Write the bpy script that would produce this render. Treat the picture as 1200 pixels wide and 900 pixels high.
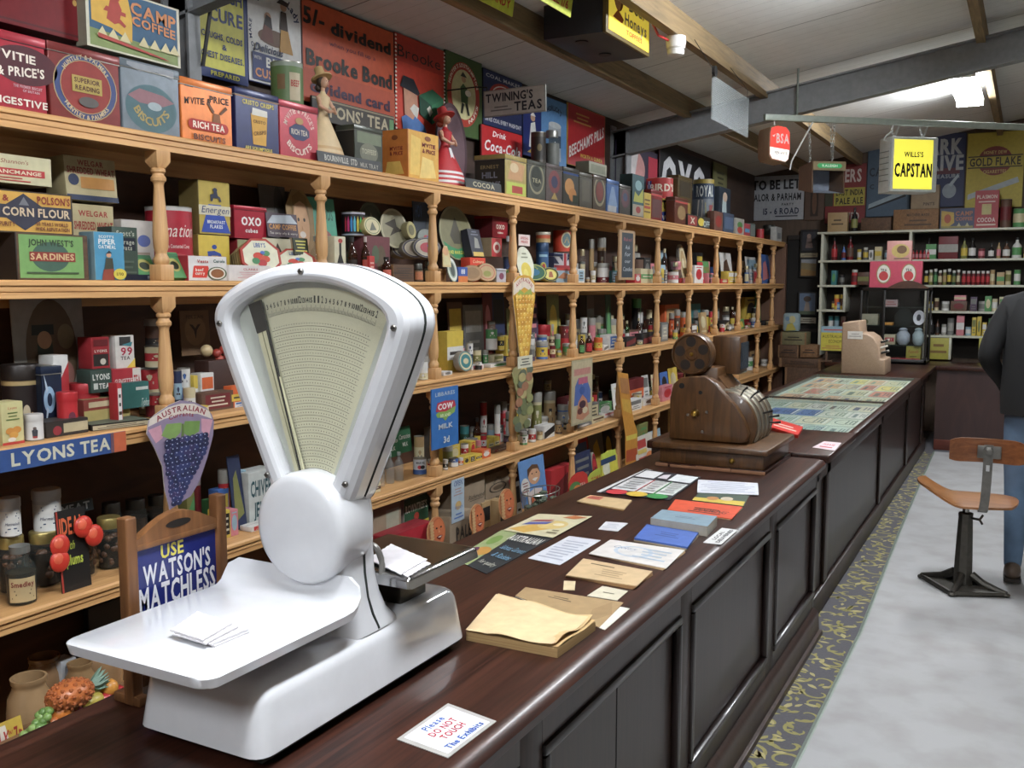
import bpy, bmesh, math, random
from mathutils import Vector, Matrix
for o in list(bpy.data.objects): bpy.data.objects.remove(o)
SC = bpy.context.scene; COL = SC.collection
R = math.radians; PI = math.pi
random.seed(7)
# ---------------------------------------------------------------- camera, world, exposure
FPX, VX, VY, EYE = 1120.0, 1208.0, 334.0, 1.66
TH = math.atan((450-VY)/FPX); PH = math.atan((VX-600)*math.cos(TH)/FPX)
cam = bpy.data.cameras.new('camera'); camo = bpy.data.objects.new('camera', cam); COL.objects.link(camo)
cam.sensor_width = 36; cam.lens = FPX/1200*36; cam.clip_start = .02; cam.clip_end = 60
camo.location = (0, 0, EYE); camo.rotation_euler = (PI/2-TH, 0, PH); SC.camera = camo
wd = bpy.data.worlds.new('world'); SC.world = wd; wd.use_nodes = True
wd.node_tree.nodes['Background'].inputs[0].default_value = (.80, .86, 1, 1)
wd.node_tree.nodes['Background'].inputs[1].default_value = .05
SC.view_settings.view_transform = 'Standard'; SC.view_settings.look = 'None'; SC.view_settings.gamma = 1
SC.view_settings.use_curve_mapping = False; SC.view_settings.exposure = 0.2
LAMP_E = 100.0                      # strength of the fluorescent diffusers
SC.cycles.max_bounces = 6; SC.cycles.diffuse_bounces = 3; SC.cycles.glossy_bounces = 3
SC.cycles.transmission_bounces = 6; SC.cycles.transparent_max_bounces = 8
SC.cycles.sample_clamp_indirect = 4; SC.cycles.use_denoising = True
SC.cycles.caustics_reflective = False; SC.cycles.caustics_refractive = False
# ---------------------------------------------------------------- measuring helpers (where a sight line meets a plane of the room)
_cf, _sf, _ct, _st = math.cos(PH), math.sin(PH), math.cos(TH), math.sin(TH)
FW = Vector((-_sf*_ct, _cf*_ct, -_st)); RT = Vector((_cf, _sf, 0)); UP = Vector((-_sf*_st, _cf*_st, _ct)); EYEV = Vector((0, 0, EYE))
def _ray(px, py): return FW + RT*((px-600)/FPX) + UP*((450-py)/FPX)
def on_x(px, py, X): d = _ray(px, py); return EYEV + d*(X/d.x)
def on_y(px, py, Y): d = _ray(px, py); return EYEV + d*(Y/d.y)
def on_z(px, py, Z): d = _ray(px, py); return EYEV + d*((Z-EYE)/d.z)
# ---------------------------------------------------------------- materials
def lin(h):
    h = h.lstrip('#'); v = [int(h[i:i+2], 16)/255 for i in (0, 2, 4)]
    c = [x/12.92 if x <= .04045 else ((x+.055)/1.055)**2.4 for x in v]; g = .21*c[0]+.72*c[1]+.07*c[2]
    return [x*.89+g*.11 for x in c]+[1]
_M = {}
def M(h, rough=.55, metal=0, wear=.12, coat=0, emit=0, scale=30):
    k = (h, rough, metal, wear, coat, emit, scale)
    if k in _M: return _M[k]
    m = bpy.data.materials.new('paint_'+h); m.use_nodes = True; nt = m.node_tree; b = nt.nodes['Principled BSDF']
    b.inputs['Base Color'].default_value = lin(h); b.inputs['Roughness'].default_value = rough; b.inputs['Metallic'].default_value = metal
    b.inputs['Coat Weight'].default_value = coat; b.inputs['Coat Roughness'].default_value = .08
    if emit:
        b.inputs['Emission Color'].default_value = lin(h); b.inputs['Emission Strength'].default_value = emit
    elif wear:
        tc = nt.nodes.new('ShaderNodeTexCoord'); n = nt.nodes.new('ShaderNodeTexNoise'); n.inputs['Scale'].default_value = scale; n.inputs['Detail'].default_value = 3
        r = nt.nodes.new('ShaderNodeMapRange'); r.inputs[1].default_value = .3; r.inputs[2].default_value = .75; r.inputs[3].default_value = 1-wear; r.inputs[4].default_value = 1+wear*.5
        x = nt.nodes.new('ShaderNodeMix'); x.data_type = 'RGBA'; x.blend_type = 'MULTIPLY'; x.inputs[0].default_value = 1
        nt.links.new(tc.outputs['Object'], n.inputs['Vector']); nt.links.new(n.outputs[0], r.inputs[0])
        x.inputs[6].default_value = lin(h); nt.links.new(r.outputs[0], x.inputs[7]); nt.links.new(x.outputs[2], b.inputs['Base Color'])
    _M[k] = m; return m
def node_mat(name, fn, rough=.5, metal=0, coat=0):
    m = bpy.data.materials.new(name); m.use_nodes = True; nt = m.node_tree; b = nt.nodes['Principled BSDF']
    b.inputs['Roughness'].default_value = rough; b.inputs['Metallic'].default_value = metal; b.inputs['Coat Weight'].default_value = coat
    fn(nt, b); return m
def wood(name, c1, c2, scale=(3, 40, 40), rough=.4, coat=0, dist=1.5):
    def f(nt, b):
        tc = nt.nodes.new('ShaderNodeTexCoord'); mp = nt.nodes.new('ShaderNodeMapping'); mp.inputs['Scale'].default_value = scale
        n = nt.nodes.new('ShaderNodeTexNoise'); n.inputs['Scale'].default_value = 1; n.inputs['Detail'].default_value = 6; n.inputs['Distortion'].default_value = dist
        cr = nt.nodes.new('ShaderNodeValToRGB'); cr.color_ramp.elements[0].position = .3; cr.color_ramp.elements[1].position = .72
        cr.color_ramp.elements[0].color = lin(c1); cr.color_ramp.elements[1].color = lin(c2)
        nt.links.new(tc.outputs['Object'], mp.inputs[0]); nt.links.new(mp.outputs[0], n.inputs['Vector']); nt.links.new(n.outputs[0], cr.inputs[0]); nt.links.new(cr.outputs[0], b.inputs['Base Color'])
        bp = nt.nodes.new('ShaderNodeBump'); bp.inputs['Strength'].default_value = .08; bp.inputs['Distance'].default_value = .002
        nt.links.new(n.outputs[0], bp.inputs['Height']); nt.links.new(bp.outputs[0], b.inputs['Normal'])
    return node_mat(name, f, rough, 0, coat)
PINE = wood('pine', 'c08a4e', 'dba866', (40, 2, 40), .45)
PINE_V = wood('pine_turned', 'c08c54', 'd8a96c', (40, 40, 3), .45)
PINE_DARK = wood('dark_stained_boards', '3a2418', '553523', (30, 2, 8), .6)
MAHOG = wood('mahogany', '1e0d08', '47261a', (46, 1.6, 40), .34, .05); MAHOG.node_tree.nodes['Principled BSDF'].inputs['Specular IOR Level'].default_value = .32
MAHOG_V = wood('mahogany_front', '2a1a14', '3c281f', (30, 30, 2), .42, .15)
OAK = wood('oak', '5e3a1c', '87572c', (30, 30, 3), .4)
REG = wood('register_brown', '432a12', '66431e', (30, 30, 4), .36, .15)
CRATE = wood('crate_wood', '6b4a2c', '8d6740', (40, 3, 30), .7)
CRATE_DK = wood('old_crate_wood', '46301f', '63452c', (40, 3, 30), .7)
PURLIN = wood('purlin_timber', '6d5a3c', '93794f', (30, 2, 30), .7)
PLY = wood('ply_seat', '8a5426', 'ad7238', (4, 40, 40), .32, .3)
CARD = wood('cardboard', '84715a', '978369', (6, 6, 6), .85)
def glass_mat(name, h, a, rough=.03):
    m = bpy.data.materials.new(name); m.use_nodes = True; nt = m.node_tree; b = nt.nodes['Principled BSDF']
    b.inputs['Base Color'].default_value = lin(h); b.inputs['Roughness'].default_value = rough; b.inputs['Alpha'].default_value = a
    b.inputs['Specular IOR Level'].default_value = .6
    return m
GLASS = glass_mat('clear_glass', '7c8a84', .09); GLASSY = glass_mat('dial_glass', 'f4f4ec', .05); PANE = glass_mat('counter_glass', '9fb8a8', .10)
ACRY = glass_mat('cloudy_acrylic', '8a9090', .38, .6); BOTG = glass_mat('bottle_glass', 'a4b0b0', .2); CABG = glass_mat('cabinet_glass', '262c2c', .10); BROWNGLASS = glass_mat('brown_glass', '3a1a0a', .75); GREENGLASS = glass_mat('green_glass', '1f3a1a', .75)
WHITE_EN = M('dddee2', .14, 0, .03, .6); CHROME = M('c8c8c8', .14, 1, .05); STEEL = M('8a8680', .38, .9, .2); DKSTEEL = M('4d4a44', .42, .8, .25)
BRASS = M('a8842c', .3, .9, .1); TINM = M('9a968c', .35, .8, .2); BLACK = M('121212', .5)
# ---------------------------------------------------------------- mesh builder
class MB:
    def __init__(s): s.v = []; s.f = []; s.m = []; s.mats = []
    def mi(s, m):
        if m not in s.mats: s.mats.append(m)
        return s.mats.index(m)
    def add(s, vs, fs, m, mat=None):
        if mat is not None: vs = [mat @ Vector(v) for v in vs]
        n = len(s.v); k = s.mi(m); s.v += [tuple(v) for v in vs]
        for f in fs: s.f.append([i+n for i in f]); s.m.append(k)
    def box(s, x0, x1, y0, y1, z0, z1, m, bev=0, mat=None):
        if bev:
            bm = bmesh.new(); bmesh.ops.create_cube(bm, size=1)
            for v in bm.verts: v.co = Vector(((x0+x1)/2+v.co.x*(x1-x0), (y0+y1)/2+v.co.y*(y1-y0), (z0+z1)/2+v.co.z*(z1-z0)))
            bmesh.ops.bevel(bm, geom=bm.edges[:], offset=min(bev, (x1-x0)*.45, (y1-y0)*.45, (z1-z0)*.45), segments=2, affect='EDGES', profile=.5)
            s.bm(bm, m, mat); return
        s.add([(x0,y0,z0),(x1,y0,z0),(x1,y1,z0),(x0,y1,z0),(x0,y0,z1),(x1,y0,z1),(x1,y1,z1),(x0,y1,z1)],
              [(3,2,1,0),(4,5,6,7),(0,1,5,4),(1,2,6,5),(2,3,7,6),(3,0,4,7)], m, mat)
    def bm(s, bm, m, mat=None):
        bm.verts.index_update(); s.add([v.co.copy() for v in bm.verts], [[v.index for v in f.verts] for f in bm.faces], m, mat); bm.free()
    def prism(s, pts, z0, z1, m, mat=None, bev=0):          # outline in x,y pulled up in z
        n = len(pts)
        if bev:
            bm = bmesh.new(); a = [bm.verts.new((x, y, z0)) for x, y in pts]; f = bm.faces.new(a)
            r = bmesh.ops.extrude_face_region(bm, geom=[f]); vs = [g for g in r['geom'] if isinstance(g, bmesh.types.BMVert)]
            bmesh.ops.translate(bm, verts=vs, vec=(0, 0, z1-z0)); bmesh.ops.recalc_face_normals(bm, faces=bm.faces)
            es = [e for e in bm.edges if e.calc_face_angle(0) > .9]
            bmesh.ops.bevel(bm, geom=es, offset=bev, segments=3, affect='EDGES', profile=.5, clamp_overlap=True); s.bm(bm, m, mat); return
        s.add([(x,y,z0) for x,y in pts]+[(x,y,z1) for x,y in pts], [list(range(n-1,-1,-1)), list(range(n,2*n))]+[(i,(i+1)%n,n+(i+1)%n,n+i) for i in range(n)], m, mat)
    def lathe(s, prof, m, cx=0, cy=0, seg=24, mat=None, sx=1, sy=1):   # prof [(r,z) or (r,z,material)] bottom to top
        vs = []; 
        for p in prof:
            for i in range(seg):
                a = 2*PI*i/seg; vs.append((cx+p[0]*math.cos(a)*sx, cy+p[0]*math.sin(a)*sy, p[1]))
        by = {}
        for j in range(len(prof)-1):
            mm = prof[j][2] if len(prof[j]) > 2 and prof[j][2] is not None else m
            by.setdefault(mm, []).extend([(j*seg+i, j*seg+(i+1)%seg, (j+1)*seg+(i+1)%seg, (j+1)*seg+i) for i in range(seg)])
        if mat is not None: vs = [mat @ Vector(v) for v in vs]
        n = len(s.v); s.v += [tuple(v) for v in vs]
        if prof[0][0] > 1e-6: by.setdefault(m, []).append(list(range(seg-1, -1, -1)))
        top = prof[-1][2] if len(prof[-1]) > 2 and prof[-1][2] is not None else m
        if prof[-1][0] > 1e-6: by.setdefault(top, []).append([(len(prof)-1)*seg+i for i in range(seg)])
        for mm, fs in by.items():
            k = s.mi(mm)
            for f in fs: s.f.append([i+n for i in f]); s.m.append(k)
    def tube(s, pts, r, m, seg=8, mat=None):
        pts = [Vector(p) for p in pts]; vs = []; n = len(pts); up = Vector((0, 0, 1))
        rr = r if isinstance(r, (list, tuple)) else [r]*n
        for i, p in enumerate(pts):
            t = (pts[min(i+1, n-1)]-pts[max(i-1, 0)]).normalized(); a = t.cross(up)
            if a.length < .05: a = t.cross(Vector((1, 0, 0)))
            a.normalize(); b = t.cross(a)
            for k in range(seg): q = 2*PI*k/seg; vs.append(p+a*math.cos(q)*rr[i]+b*math.sin(q)*rr[i])
        fs = [(i*seg+k, i*seg+(k+1)%seg, (i+1)*seg+(k+1)%seg, (i+1)*seg+k) for i in range(n-1) for k in range(seg)]
        fs += [list(range(seg))[::-1], [(n-1)*seg+k for k in range(seg)]]
        s.add(vs, fs, m, mat)
    def ball(s, c, r, m, seg=14, rings=9, mat=None):
        rx, ry, rz = r if isinstance(r, (list, tuple)) else (r, r, r); vs = [(c[0], c[1], c[2]-rz)]
        for j in range(1, rings):
            a = -PI/2+PI*j/rings
            for i in range(seg): b = 2*PI*i/seg; vs.append((c[0]+rx*math.cos(a)*math.cos(b), c[1]+ry*math.cos(a)*math.sin(b), c[2]+rz*math.sin(a)))
        vs.append((c[0], c[1], c[2]+rz)); L = len(vs)-1
        fs = [(0, 1+(i+1)%seg, 1+i) for i in range(seg)]
        for j in range(rings-2): fs += [(1+j*seg+i, 1+j*seg+(i+1)%seg, 1+(j+1)*seg+(i+1)%seg, 1+(j+1)*seg+i) for i in range(seg)]
        fs += [(L, 1+(rings-2)*seg+i, 1+(rings-2)*seg+(i+1)%seg) for i in range(seg)]
        s.add(vs, fs, m, mat)
    def build(s, name, parent=None, loc=(0, 0, 0), rz=0, rot=None, sharp=38):
        me = bpy.data.meshes.new(name); me.from_pydata(s.v, [], s.f)
        for m in s.mats: me.materials.append(m)
        me.polygons.foreach_set('material_index', s.m)
        me.polygons.foreach_set('use_smooth', [True]*len(s.f)); me.update(); me.validate()
        me.set_sharp_from_angle(angle=R(sharp))
        o = bpy.data.objects.new(name, me); COL.objects.link(o)
        o.location = loc; o.rotation_euler = rot if rot else (0, 0, rz)
        if parent: o.parent = parent
        return o
LABELS = {}
def tag(o, label, cat, group=None):
    o['label'] = label; o['category'] = cat
    if group: o['group'] = group
    LABELS.setdefault(label.lower(), []).append(o.name); return o
def struct(o): o['kind'] = 'structure'; return o
def empty(name, loc=(0, 0, 0), rz=0):
    o = bpy.data.objects.new(name, None); COL.objects.link(o); o.location = loc; o.rotation_euler = (0, 0, rz); o.empty_display_size = .05; return o
# ---------------------------------------------------------------- lettering
_G = {}
def _glyphs():
    tmp = []
    for ch in [chr(c) for c in range(33, 127)]:
        for b in (0, 1):
            cu = bpy.data.curves.new('g', 'FONT'); cu.body = ch; cu.resolution_u = 2; cu.offset = .028*b
            o = bpy.data.objects.new('g', cu); COL.objects.link(o); tmp.append((ch, b, o, cu))
    bpy.context.view_layer.update(); dg = bpy.context.evaluated_depsgraph_get()
    for ch, b, o, cu in tmp:
        e = o.evaluated_get(dg); me = e.to_mesh(); vs = [(v.co.x, v.co.y) for v in me.vertices]; fs = [list(p.vertices) for p in me.polygons]
        x0 = min([v[0] for v in vs] or [0]); x1 = max([v[0] for v in vs] or [0])
        _G[ch, b] = ([(x-x0, y) for x, y in vs], fs, x1-x0); e.to_mesh_clear()
    for ch, b, o, cu in tmp: bpy.data.objects.remove(o); bpy.data.curves.remove(cu)
_glyphs()
CAPH = max(v[1] for v in _G['H', 0][0])
def layout(t, b):
    out = []; x = 0
    for ch in t:
        if ch == ' ' or (ch, b) not in _G: x += .32; continue
        vs, fs, w = _G[ch, b]; out.append((vs, fs, x, w)); x += w+.085
    return out, max(x-.085, .01)
def decal(mb, fn, w, h, design, base=0):
    """prints a list of flat shapes on a surface; fn(x, y, layer) gives the point, sizes are fractions of w x h"""
    for L, d in enumerate(design):
        k = d[0]; lay = base+(L+1)*min(1, 14/len(design))
        if k == 'r':
            _, u0, v0, u1, v1, c = d; n = max(1, int((u1-u0)*8)) if getattr(fn, 'curved', False) else 1
            vs = []; 
            for i in range(n+1):
                u = u0+(u1-u0)*i/n; vs += [fn(u*w, v0*h, lay), fn(u*w, v1*h, lay)]
            mb.add(vs, [(2*i, 2*i+2, 2*i+3, 2*i+1) for i in range(n)], mat_of(c))
        elif k == 'e' or k == 'ring':
            cu, cv, ru, rv = d[1:5]; N = 28; c = d[-1]; t = d[5] if k == 'ring' else 1.0
            o_ = [(cu+ru*math.cos(2*PI*i/N), cv+rv*math.sin(2*PI*i/N)) for i in range(N)]
            if t >= 1:
                vs = [fn(cu*w, cv*h, lay)]+[fn(a*w, b*h, lay) for a, b in o_]; fs = [(0, 1+i, 1+(i+1) % N) for i in range(N)]
            else:
                i_ = [(cu+(1-t)*ru*math.cos(2*PI*i/N), cv+(1-t)*rv*math.sin(2*PI*i/N)) for i in range(N)]
                vs = [fn(a*w, b*h, lay) for a, b in o_+i_]; fs = [(i, (i+1) % N, N+(i+1) % N, N+i) for i in range(N)]
            mb.add(vs, fs, mat_of(c))
        elif k == 'p':
            mb.add([fn(a*w, b*h, lay) for a, b in d[1]], [list(range(len(d[1])))], mat_of(d[2]))
        elif k == 't':                              # ('t', text, cu, cv, width, capheight, colour, [style b/i], [slope])
            _, t, cu, cv, tw, th, c = d[:7]; st = d[7] if len(d) > 7 else 'b'; sl = d[8] if len(d) > 8 else 0
            gs, W = layout(t, 1 if 'b' in st else 0); sx = tw*w/W; sy = th*h/CAPH; sh = .25 if 'i' in st else 0
            for vs, fs, x0, gw in gs:
                pts = []
                for x, y in vs:
                    X = (x+x0)*sx+y*sy*sh-tw*w/2+cu*w; Y = y*sy-th*h/2+cv*h+sl*((x+x0)*sx-tw*w/2); pts.append(fn(X, Y, lay))
                mb.add(pts, fs, mat_of(c))
                if 'x' in st:
                    for q in (-.022, .022): mb.add([fn((x+x0+q)*sx+y*sy*sh-tw*w/2+cu*w, y*sy-th*h/2+cv*h+sl*((x+x0)*sx-tw*w/2), lay+(.35 if q < 0 else .7)) for x, y in vs], fs, mat_of(c))
        elif k == 'a':                              # ('a', text, cu, cv, radius(of h), capheight(of h), start deg, end deg, colour) along an arc, clockwise if start > end
            _, t, cu, cv, ra, th, a0, a1, c = d[:9]; gs, W = layout(t, 1); sy = th*h/CAPH; cw = a0 > a1
            sx = abs(R(a1-a0))*ra*h/W
            for vs, fs, x0, gw in gs:
                am = R(a0+(a1-a0)*(x0+gw/2)/W); pts = []
                for x, y in vs:
                    lx = (x-gw/2)*sx; ly = y*sy
                    if cw: X = math.cos(am)*(ra*h+ly)+math.sin(am)*lx; Y = math.sin(am)*(ra*h+ly)-math.cos(am)*lx
                    else: X = math.cos(am)*(ra*h-ly)-math.sin(am)*lx; Y = math.sin(am)*(ra*h-ly)+math.cos(am)*lx
                    pts.append(fn(cu*w+X, cv*h+Y, lay))
                mb.add(pts, fs, mat_of(c))
        elif k == 'l':                              # fine print: thin bars
            _, u0, v0, u1, v1, n, c = d
            for i in range(n):
                y = v0+(v1-v0)*(i+.5)/n; hh = (v1-v0)/n*.2; e = (u1-u0)*(.06*((i*7) % 4)); vs = []
                vs = [fn((u0+e)*w, (y-hh)*h, lay), fn((u1-e)*w, (y-hh)*h, lay), fn((u1-e)*w, (y+hh)*h, lay), fn((u0+e)*w, (y+hh)*h, lay)]
                mb.add(vs, [(0, 1, 2, 3)], mat_of(c))
def mat_of(c): return c if not isinstance(c, str) else M(c)
LAY = .0005
def front(x, y0, z0): return lambda X, Y, l: (x+l*LAY, y0+X, z0+Y)             # faces +x, reads along +y
def near_end(y, x0, z0): return lambda X, Y, l: (x0+X, y-l*LAY, z0+Y)           # faces -y, reads along +x
def top_face(z, x0, y0, a=0):                                                # lies flat; at a = 0 reads along +x with +y up
    ca, sa = math.cos(a), math.sin(a)
    return lambda X, Y, l: (x0+X*ca-Y*sa, y0+X*sa+Y*ca, z+l*LAY)
def round_face(r, z0, a0=0):                                                 # label wrapped on a can, centred on +x
    f = lambda X, Y, l: ((r+.0007+l*LAY)*math.cos(a0+(X/r)), (r+.0007+l*LAY)*math.sin(a0+(X/r)), z0+Y)
    f.curved = True; return f
# ================================================================ the setting
XW, XS, XB = -3.0, -2.6, -2.95       # left wall, shelf fronts, back boards
YB = 11.76                            # back wall
def ceil_z(x): return 2.975+.158*(x+3.0)
def floor_mat(nt, b):
    tc = nt.nodes.new('ShaderNodeTexCoord')
    def noise(sc, d=3, di=0):
        n = nt.nodes.new('ShaderNodeTexNoise'); n.inputs['Scale'].default_value = sc; n.inputs['Detail'].default_value = d; n.inputs['Distortion'].default_value = di
        nt.links.new(tc.outputs['Object'], n.inputs['Vector']); return n
    cr = nt.nodes.new('ShaderNodeValToRGB'); cr.color_ramp.elements[0].color = lin('47454a'); cr.color_ramp.elements[1].color = lin('5b595e')
    nt.links.new(noise(90).outputs[0], cr.inputs[0]); nt.links.new(cr.outputs[0], b.inputs['Base Color'])
def runner_mat(nt, b):
    tc = nt.nodes.new('ShaderNodeTexCoord'); n = nt.nodes.new('ShaderNodeTexNoise'); n.inputs['Scale'].default_value = 5; n.inputs['Detail'].default_value = 9
    nt.links.new(tc.outputs['Object'], n.inputs['Vector'])
    cr = nt.nodes.new('ShaderNodeValToRGB'); cr.color_ramp.elements[0].position = .33; cr.color_ramp.elements[0].color = lin('989593'); cr.color_ramp.elements[1].position = .58; cr.color_ramp.elements[1].color = lin('a5a4a4')
    nt.links.new(n.outputs[0], cr.inputs[0]); nt.links.new(cr.outputs[0], b.inputs['Base Color'])
mb = MB(); mb.box(XW-.1, 2.6, -3, YB+.1, -.1, 0, node_mat('grey_carpet', floor_mat, .95)); floor = struct(mb.build('floor'))
CEILM = wood('ceiling_boards', 'dad8d3', 'e2e0db', (6, 6, 6), .8)
SEAM = M('8a8680', .9)
mb = MB(); xs = (XW-.1, 2.6)
mb.add([(xs[0],-3,ceil_z(xs[0])),(xs[1],-3,ceil_z(xs[1])),(xs[1],YB+.1,ceil_z(xs[1])),(xs[0],YB+.1,ceil_z(xs[0]))]+[(xs[0],-3,ceil_z(xs[0])+.1),(xs[1],-3,ceil_z(xs[1])+.1),(xs[1],YB+.1,ceil_z(xs[1])+.1),(xs[0],YB+.1,ceil_z(xs[0])+.1)],
       [(0,1,2,3),(7,6,5,4),(0,4,5,1),(1,5,6,2),(2,6,7,3),(3,7,4,0)], CEILM)
for y in [-2+1.16*i for i in range(13)]:
    mb.add([(x, yy, ceil_z(x)-.0015) for x in xs for yy in (y, y+.008)], [(0, 2, 3, 1)], SEAM)
for y in [-2+.116*i for i in range(125)]:
    mb.add([(x, yy, ceil_z(x)-.001) for x in xs for yy in (y, y+.004)], [(0, 2, 3, 1)], M('c6c3bd', .9))
struct(mb.build('ceiling'))
WALLM = wood('brown_wall_boards', '3a2a22', '4a362b', (20, 2, 6), .7)
mb = MB(); mb.box(XW-.1, XW, -3, YB+.1, 0, ceil_z(XW)+.05, WALLM); struct(mb.build('wall_left'))
mb = MB(); mb.box(XW, 2.5, YB, YB+.1, 0, 3.9, wood('back_wall_boards', '4b3a2c', '5c4838', (20, 20, 3), .7)); struct(mb.build('wall_back'))
mb = MB(); mb.box(2.5, 2.6, -3, YB, 0, 3.9, M('9a948a', .8)); struct(mb.build('wall_right'))
mb = MB(); mb.box(XW, 2.5, -3.1, -3, 0, 3.9, M('8d877c', .8)); struct(mb.build('wall_front'))
# the grey runner with its aluminium edging, and the patterned carpet strip beside the counter
mb = MB(); pts = [(-.632, -.5), (2.0, -.5), (2.0, 10.3), (-.765, 10.3), (-.70, 7), (-.634, 4.7)]
mb.prism(pts, .001, .006, node_mat('grey_runner', runner_mat, .6, 0, .1)); run = mb.build('floor_runner'); tag(run, 'pale grey vinyl floor runner along the customer side', 'floor runner')
mb = MB()
for (a, b) in (((-.632, -.5), (-.634, 4.7)), ((-.634, 4.7), (-.70, 7)), ((-.70, 7), (-.765, 10.3))):
    mb.add([(a[0]-.014, a[1], .001), (a[0], a[1], .0085), (b[0], b[1], .0085), (b[0]-.014, b[1], .001), (a[0]+.006, a[1], .0065), (b[0]+.006, b[1], .0065)], [(0, 3, 2, 1), (1, 2, 5, 4)], M('93a093', .4, .3))
o = mb.build('edging_strip'); o.parent = run
# yellow scroll and leaf pattern woven in the carpet strip
mb = MB(); YEL = M('8f864c', .95); Y2 = M('a89c66', .95)
def scroll(x, y, s, flip, a0):
    pts = []
    for i in range(15):
        t = i/14; a = a0+flip*t*4.4; r = s*(1-.78*t); pts.append((x+r*math.cos(a), y+r*math.sin(a)))
    w = [.0085*(1-.6*i/14) for i in range(15)]; vs = []
    for i in range(15):
        p = Vector(pts[i]); t = (Vector(pts[min(i+1, 14)])-Vector(pts[max(i-1, 0)])).normalized(); n = Vector((-t.y, t.x))*w[i]
        vs += [(*(p+n), .0008), (*(p-n), .0008)]
    mb.add(vs, [(2*i, 2*i+1, 2*i+3, 2*i+2) for i in range(14)], YEL)
def leaf(x, y, l, a, m):
    c, s_ = math.cos(a), math.sin(a)
    o_ = [(0, 0), (.3, .22), (.6, .2), (1, 0), (.65, -.14), (.3, -.16)]
    mb.add([(x+l*(u*c-v*s_), y+l*(u*s_+v*c), .0009) for u, v in o_], [tuple(range(6))], m)
rs = random.Random(3); y = 1.9; k = 0
while y < 10.2:
    for cx in (-.80, -.69):
        f = 1 if (k % 2) else -1; scroll(cx+rs.uniform(-.015, .015), y+rs.uniform(-.01, .02), .066, f, rs.uniform(0, 6.2)); k += 1
        for _ in range(3): leaf(cx+rs.uniform(-.055, .05), y+rs.uniform(-.06, .06), rs.uniform(.04, .068), rs.uniform(0, 6.28), Y2 if rs.random() < .5 else YEL)
    y += .125
pat = struct(mb.build('floor_carpet_pattern')); pat.parent = floor
# ---------------------------------------------------------------- steel frames, purlins
GREYST = M('828486', .6)
def frame(Y, name, w=.05):
    mb = MB()
    mb.box(XW, XW+.012, Y-w, Y+w, 2.17, 2.92, GREYST); mb.box(XW+.13, XW+.142, Y-w, Y+w, 2.17, 2.86, GREYST); mb.box(XW+.012, XW+.13, Y-.004, Y+.004, 2.17, 2.88, GREYST)
    struct(mb.build(name+'_column'))
    mb = MB(); x0, x1 = XW+.0, 2.5
    def bar(dz0, dz1, ww):
        vs = [(x, Y+s*ww, ceil_z(x)-.10+dz) for x in (x0, x1) for s in (-1, 1) for dz in (dz0, dz1)]
        mb.add(vs, [(0,1,3,2),(4,6,7,5),(0,4,5,1),(2,3,7,6),(1,5,7,3),(0,2,6,4)], GREYST)
    bar(-.012, 0, w); bar(-.21, -.198, w); bar(-.2, -.01, .004)
    struct(mb.build(name+'_beam'))
frame(7.25, 'roof'); frame(2.74, 'near_roof', .03)
mb = MB(); mb.tube([(XW+.15, 2.77, 2.50), (XW+.20, 2.79, 2.80)], .008, M('1c1a18', .6)); struct(mb.build('brace_beam'))
for x, d in ((-2.38, .135), (-1.80, .135), (-.37, .13), (.4, .13)):
    mb = MB(); z = ceil_z(x)
    mb.box(x-.028, x+.028, -2.5, YB, z-d, z+.005, PURLIN); struct(mb.build('timber_beam'))
# ---------------------------------------------------------------- fluorescent lights
for (yc, lab) in ((8.7, 'lit fluorescent batten on the sloping ceiling beyond the grey steel beam'), (5.0, 'lit fluorescent batten above the counter just out of frame'), (1.3, 'lit fluorescent batten over the weighing scale out of frame'), (-1.6, 'lit fluorescent batten behind the viewpoint')):
    x = -.54; z = ceil_z(x)-.065
    t = empty('ceiling_light', (x, yc, z), 0); tag(t, lab, 'ceiling light', None)
    mb = MB(); mb.box(-.06, .06, -.66, .66, -.03, .0, M('d8d8d4', .5)); mb.box(-.03, .03, -.45, -.40, 0, .075, M('d8d8d4', .5)); mb.box(-.03, .03, .40, .45, 0, .075, M('d8d8d4', .5)); mb.box(-.105, .105, -.655, -.64, -.10, -.03, M('d8d8d4', .5)); mb.box(-.105, .105, .64, .655, -.10, -.03, M('d8d8d4', .5)); mb.build('light_body', t)
    mb = MB(); prof = [(-.1, -.032), (-.1, -.07), (-.07, -.098), (.07, -.098), (.1, -.07), (.1, -.032)]
    vs = [(a, yy, b) for yy in (-.638, .638) for a, b in prof]; mb.add(vs, [(i, i+1, 7+i, 6+i) for i in range(5)]+[(5, 0, 6, 11), tuple(range(5, -1, -1)), tuple(range(6, 12))], M('f0f6fc', .4, 0, 0, 0, LAMP_E)); mb.build('light_diffuser', t)
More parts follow.
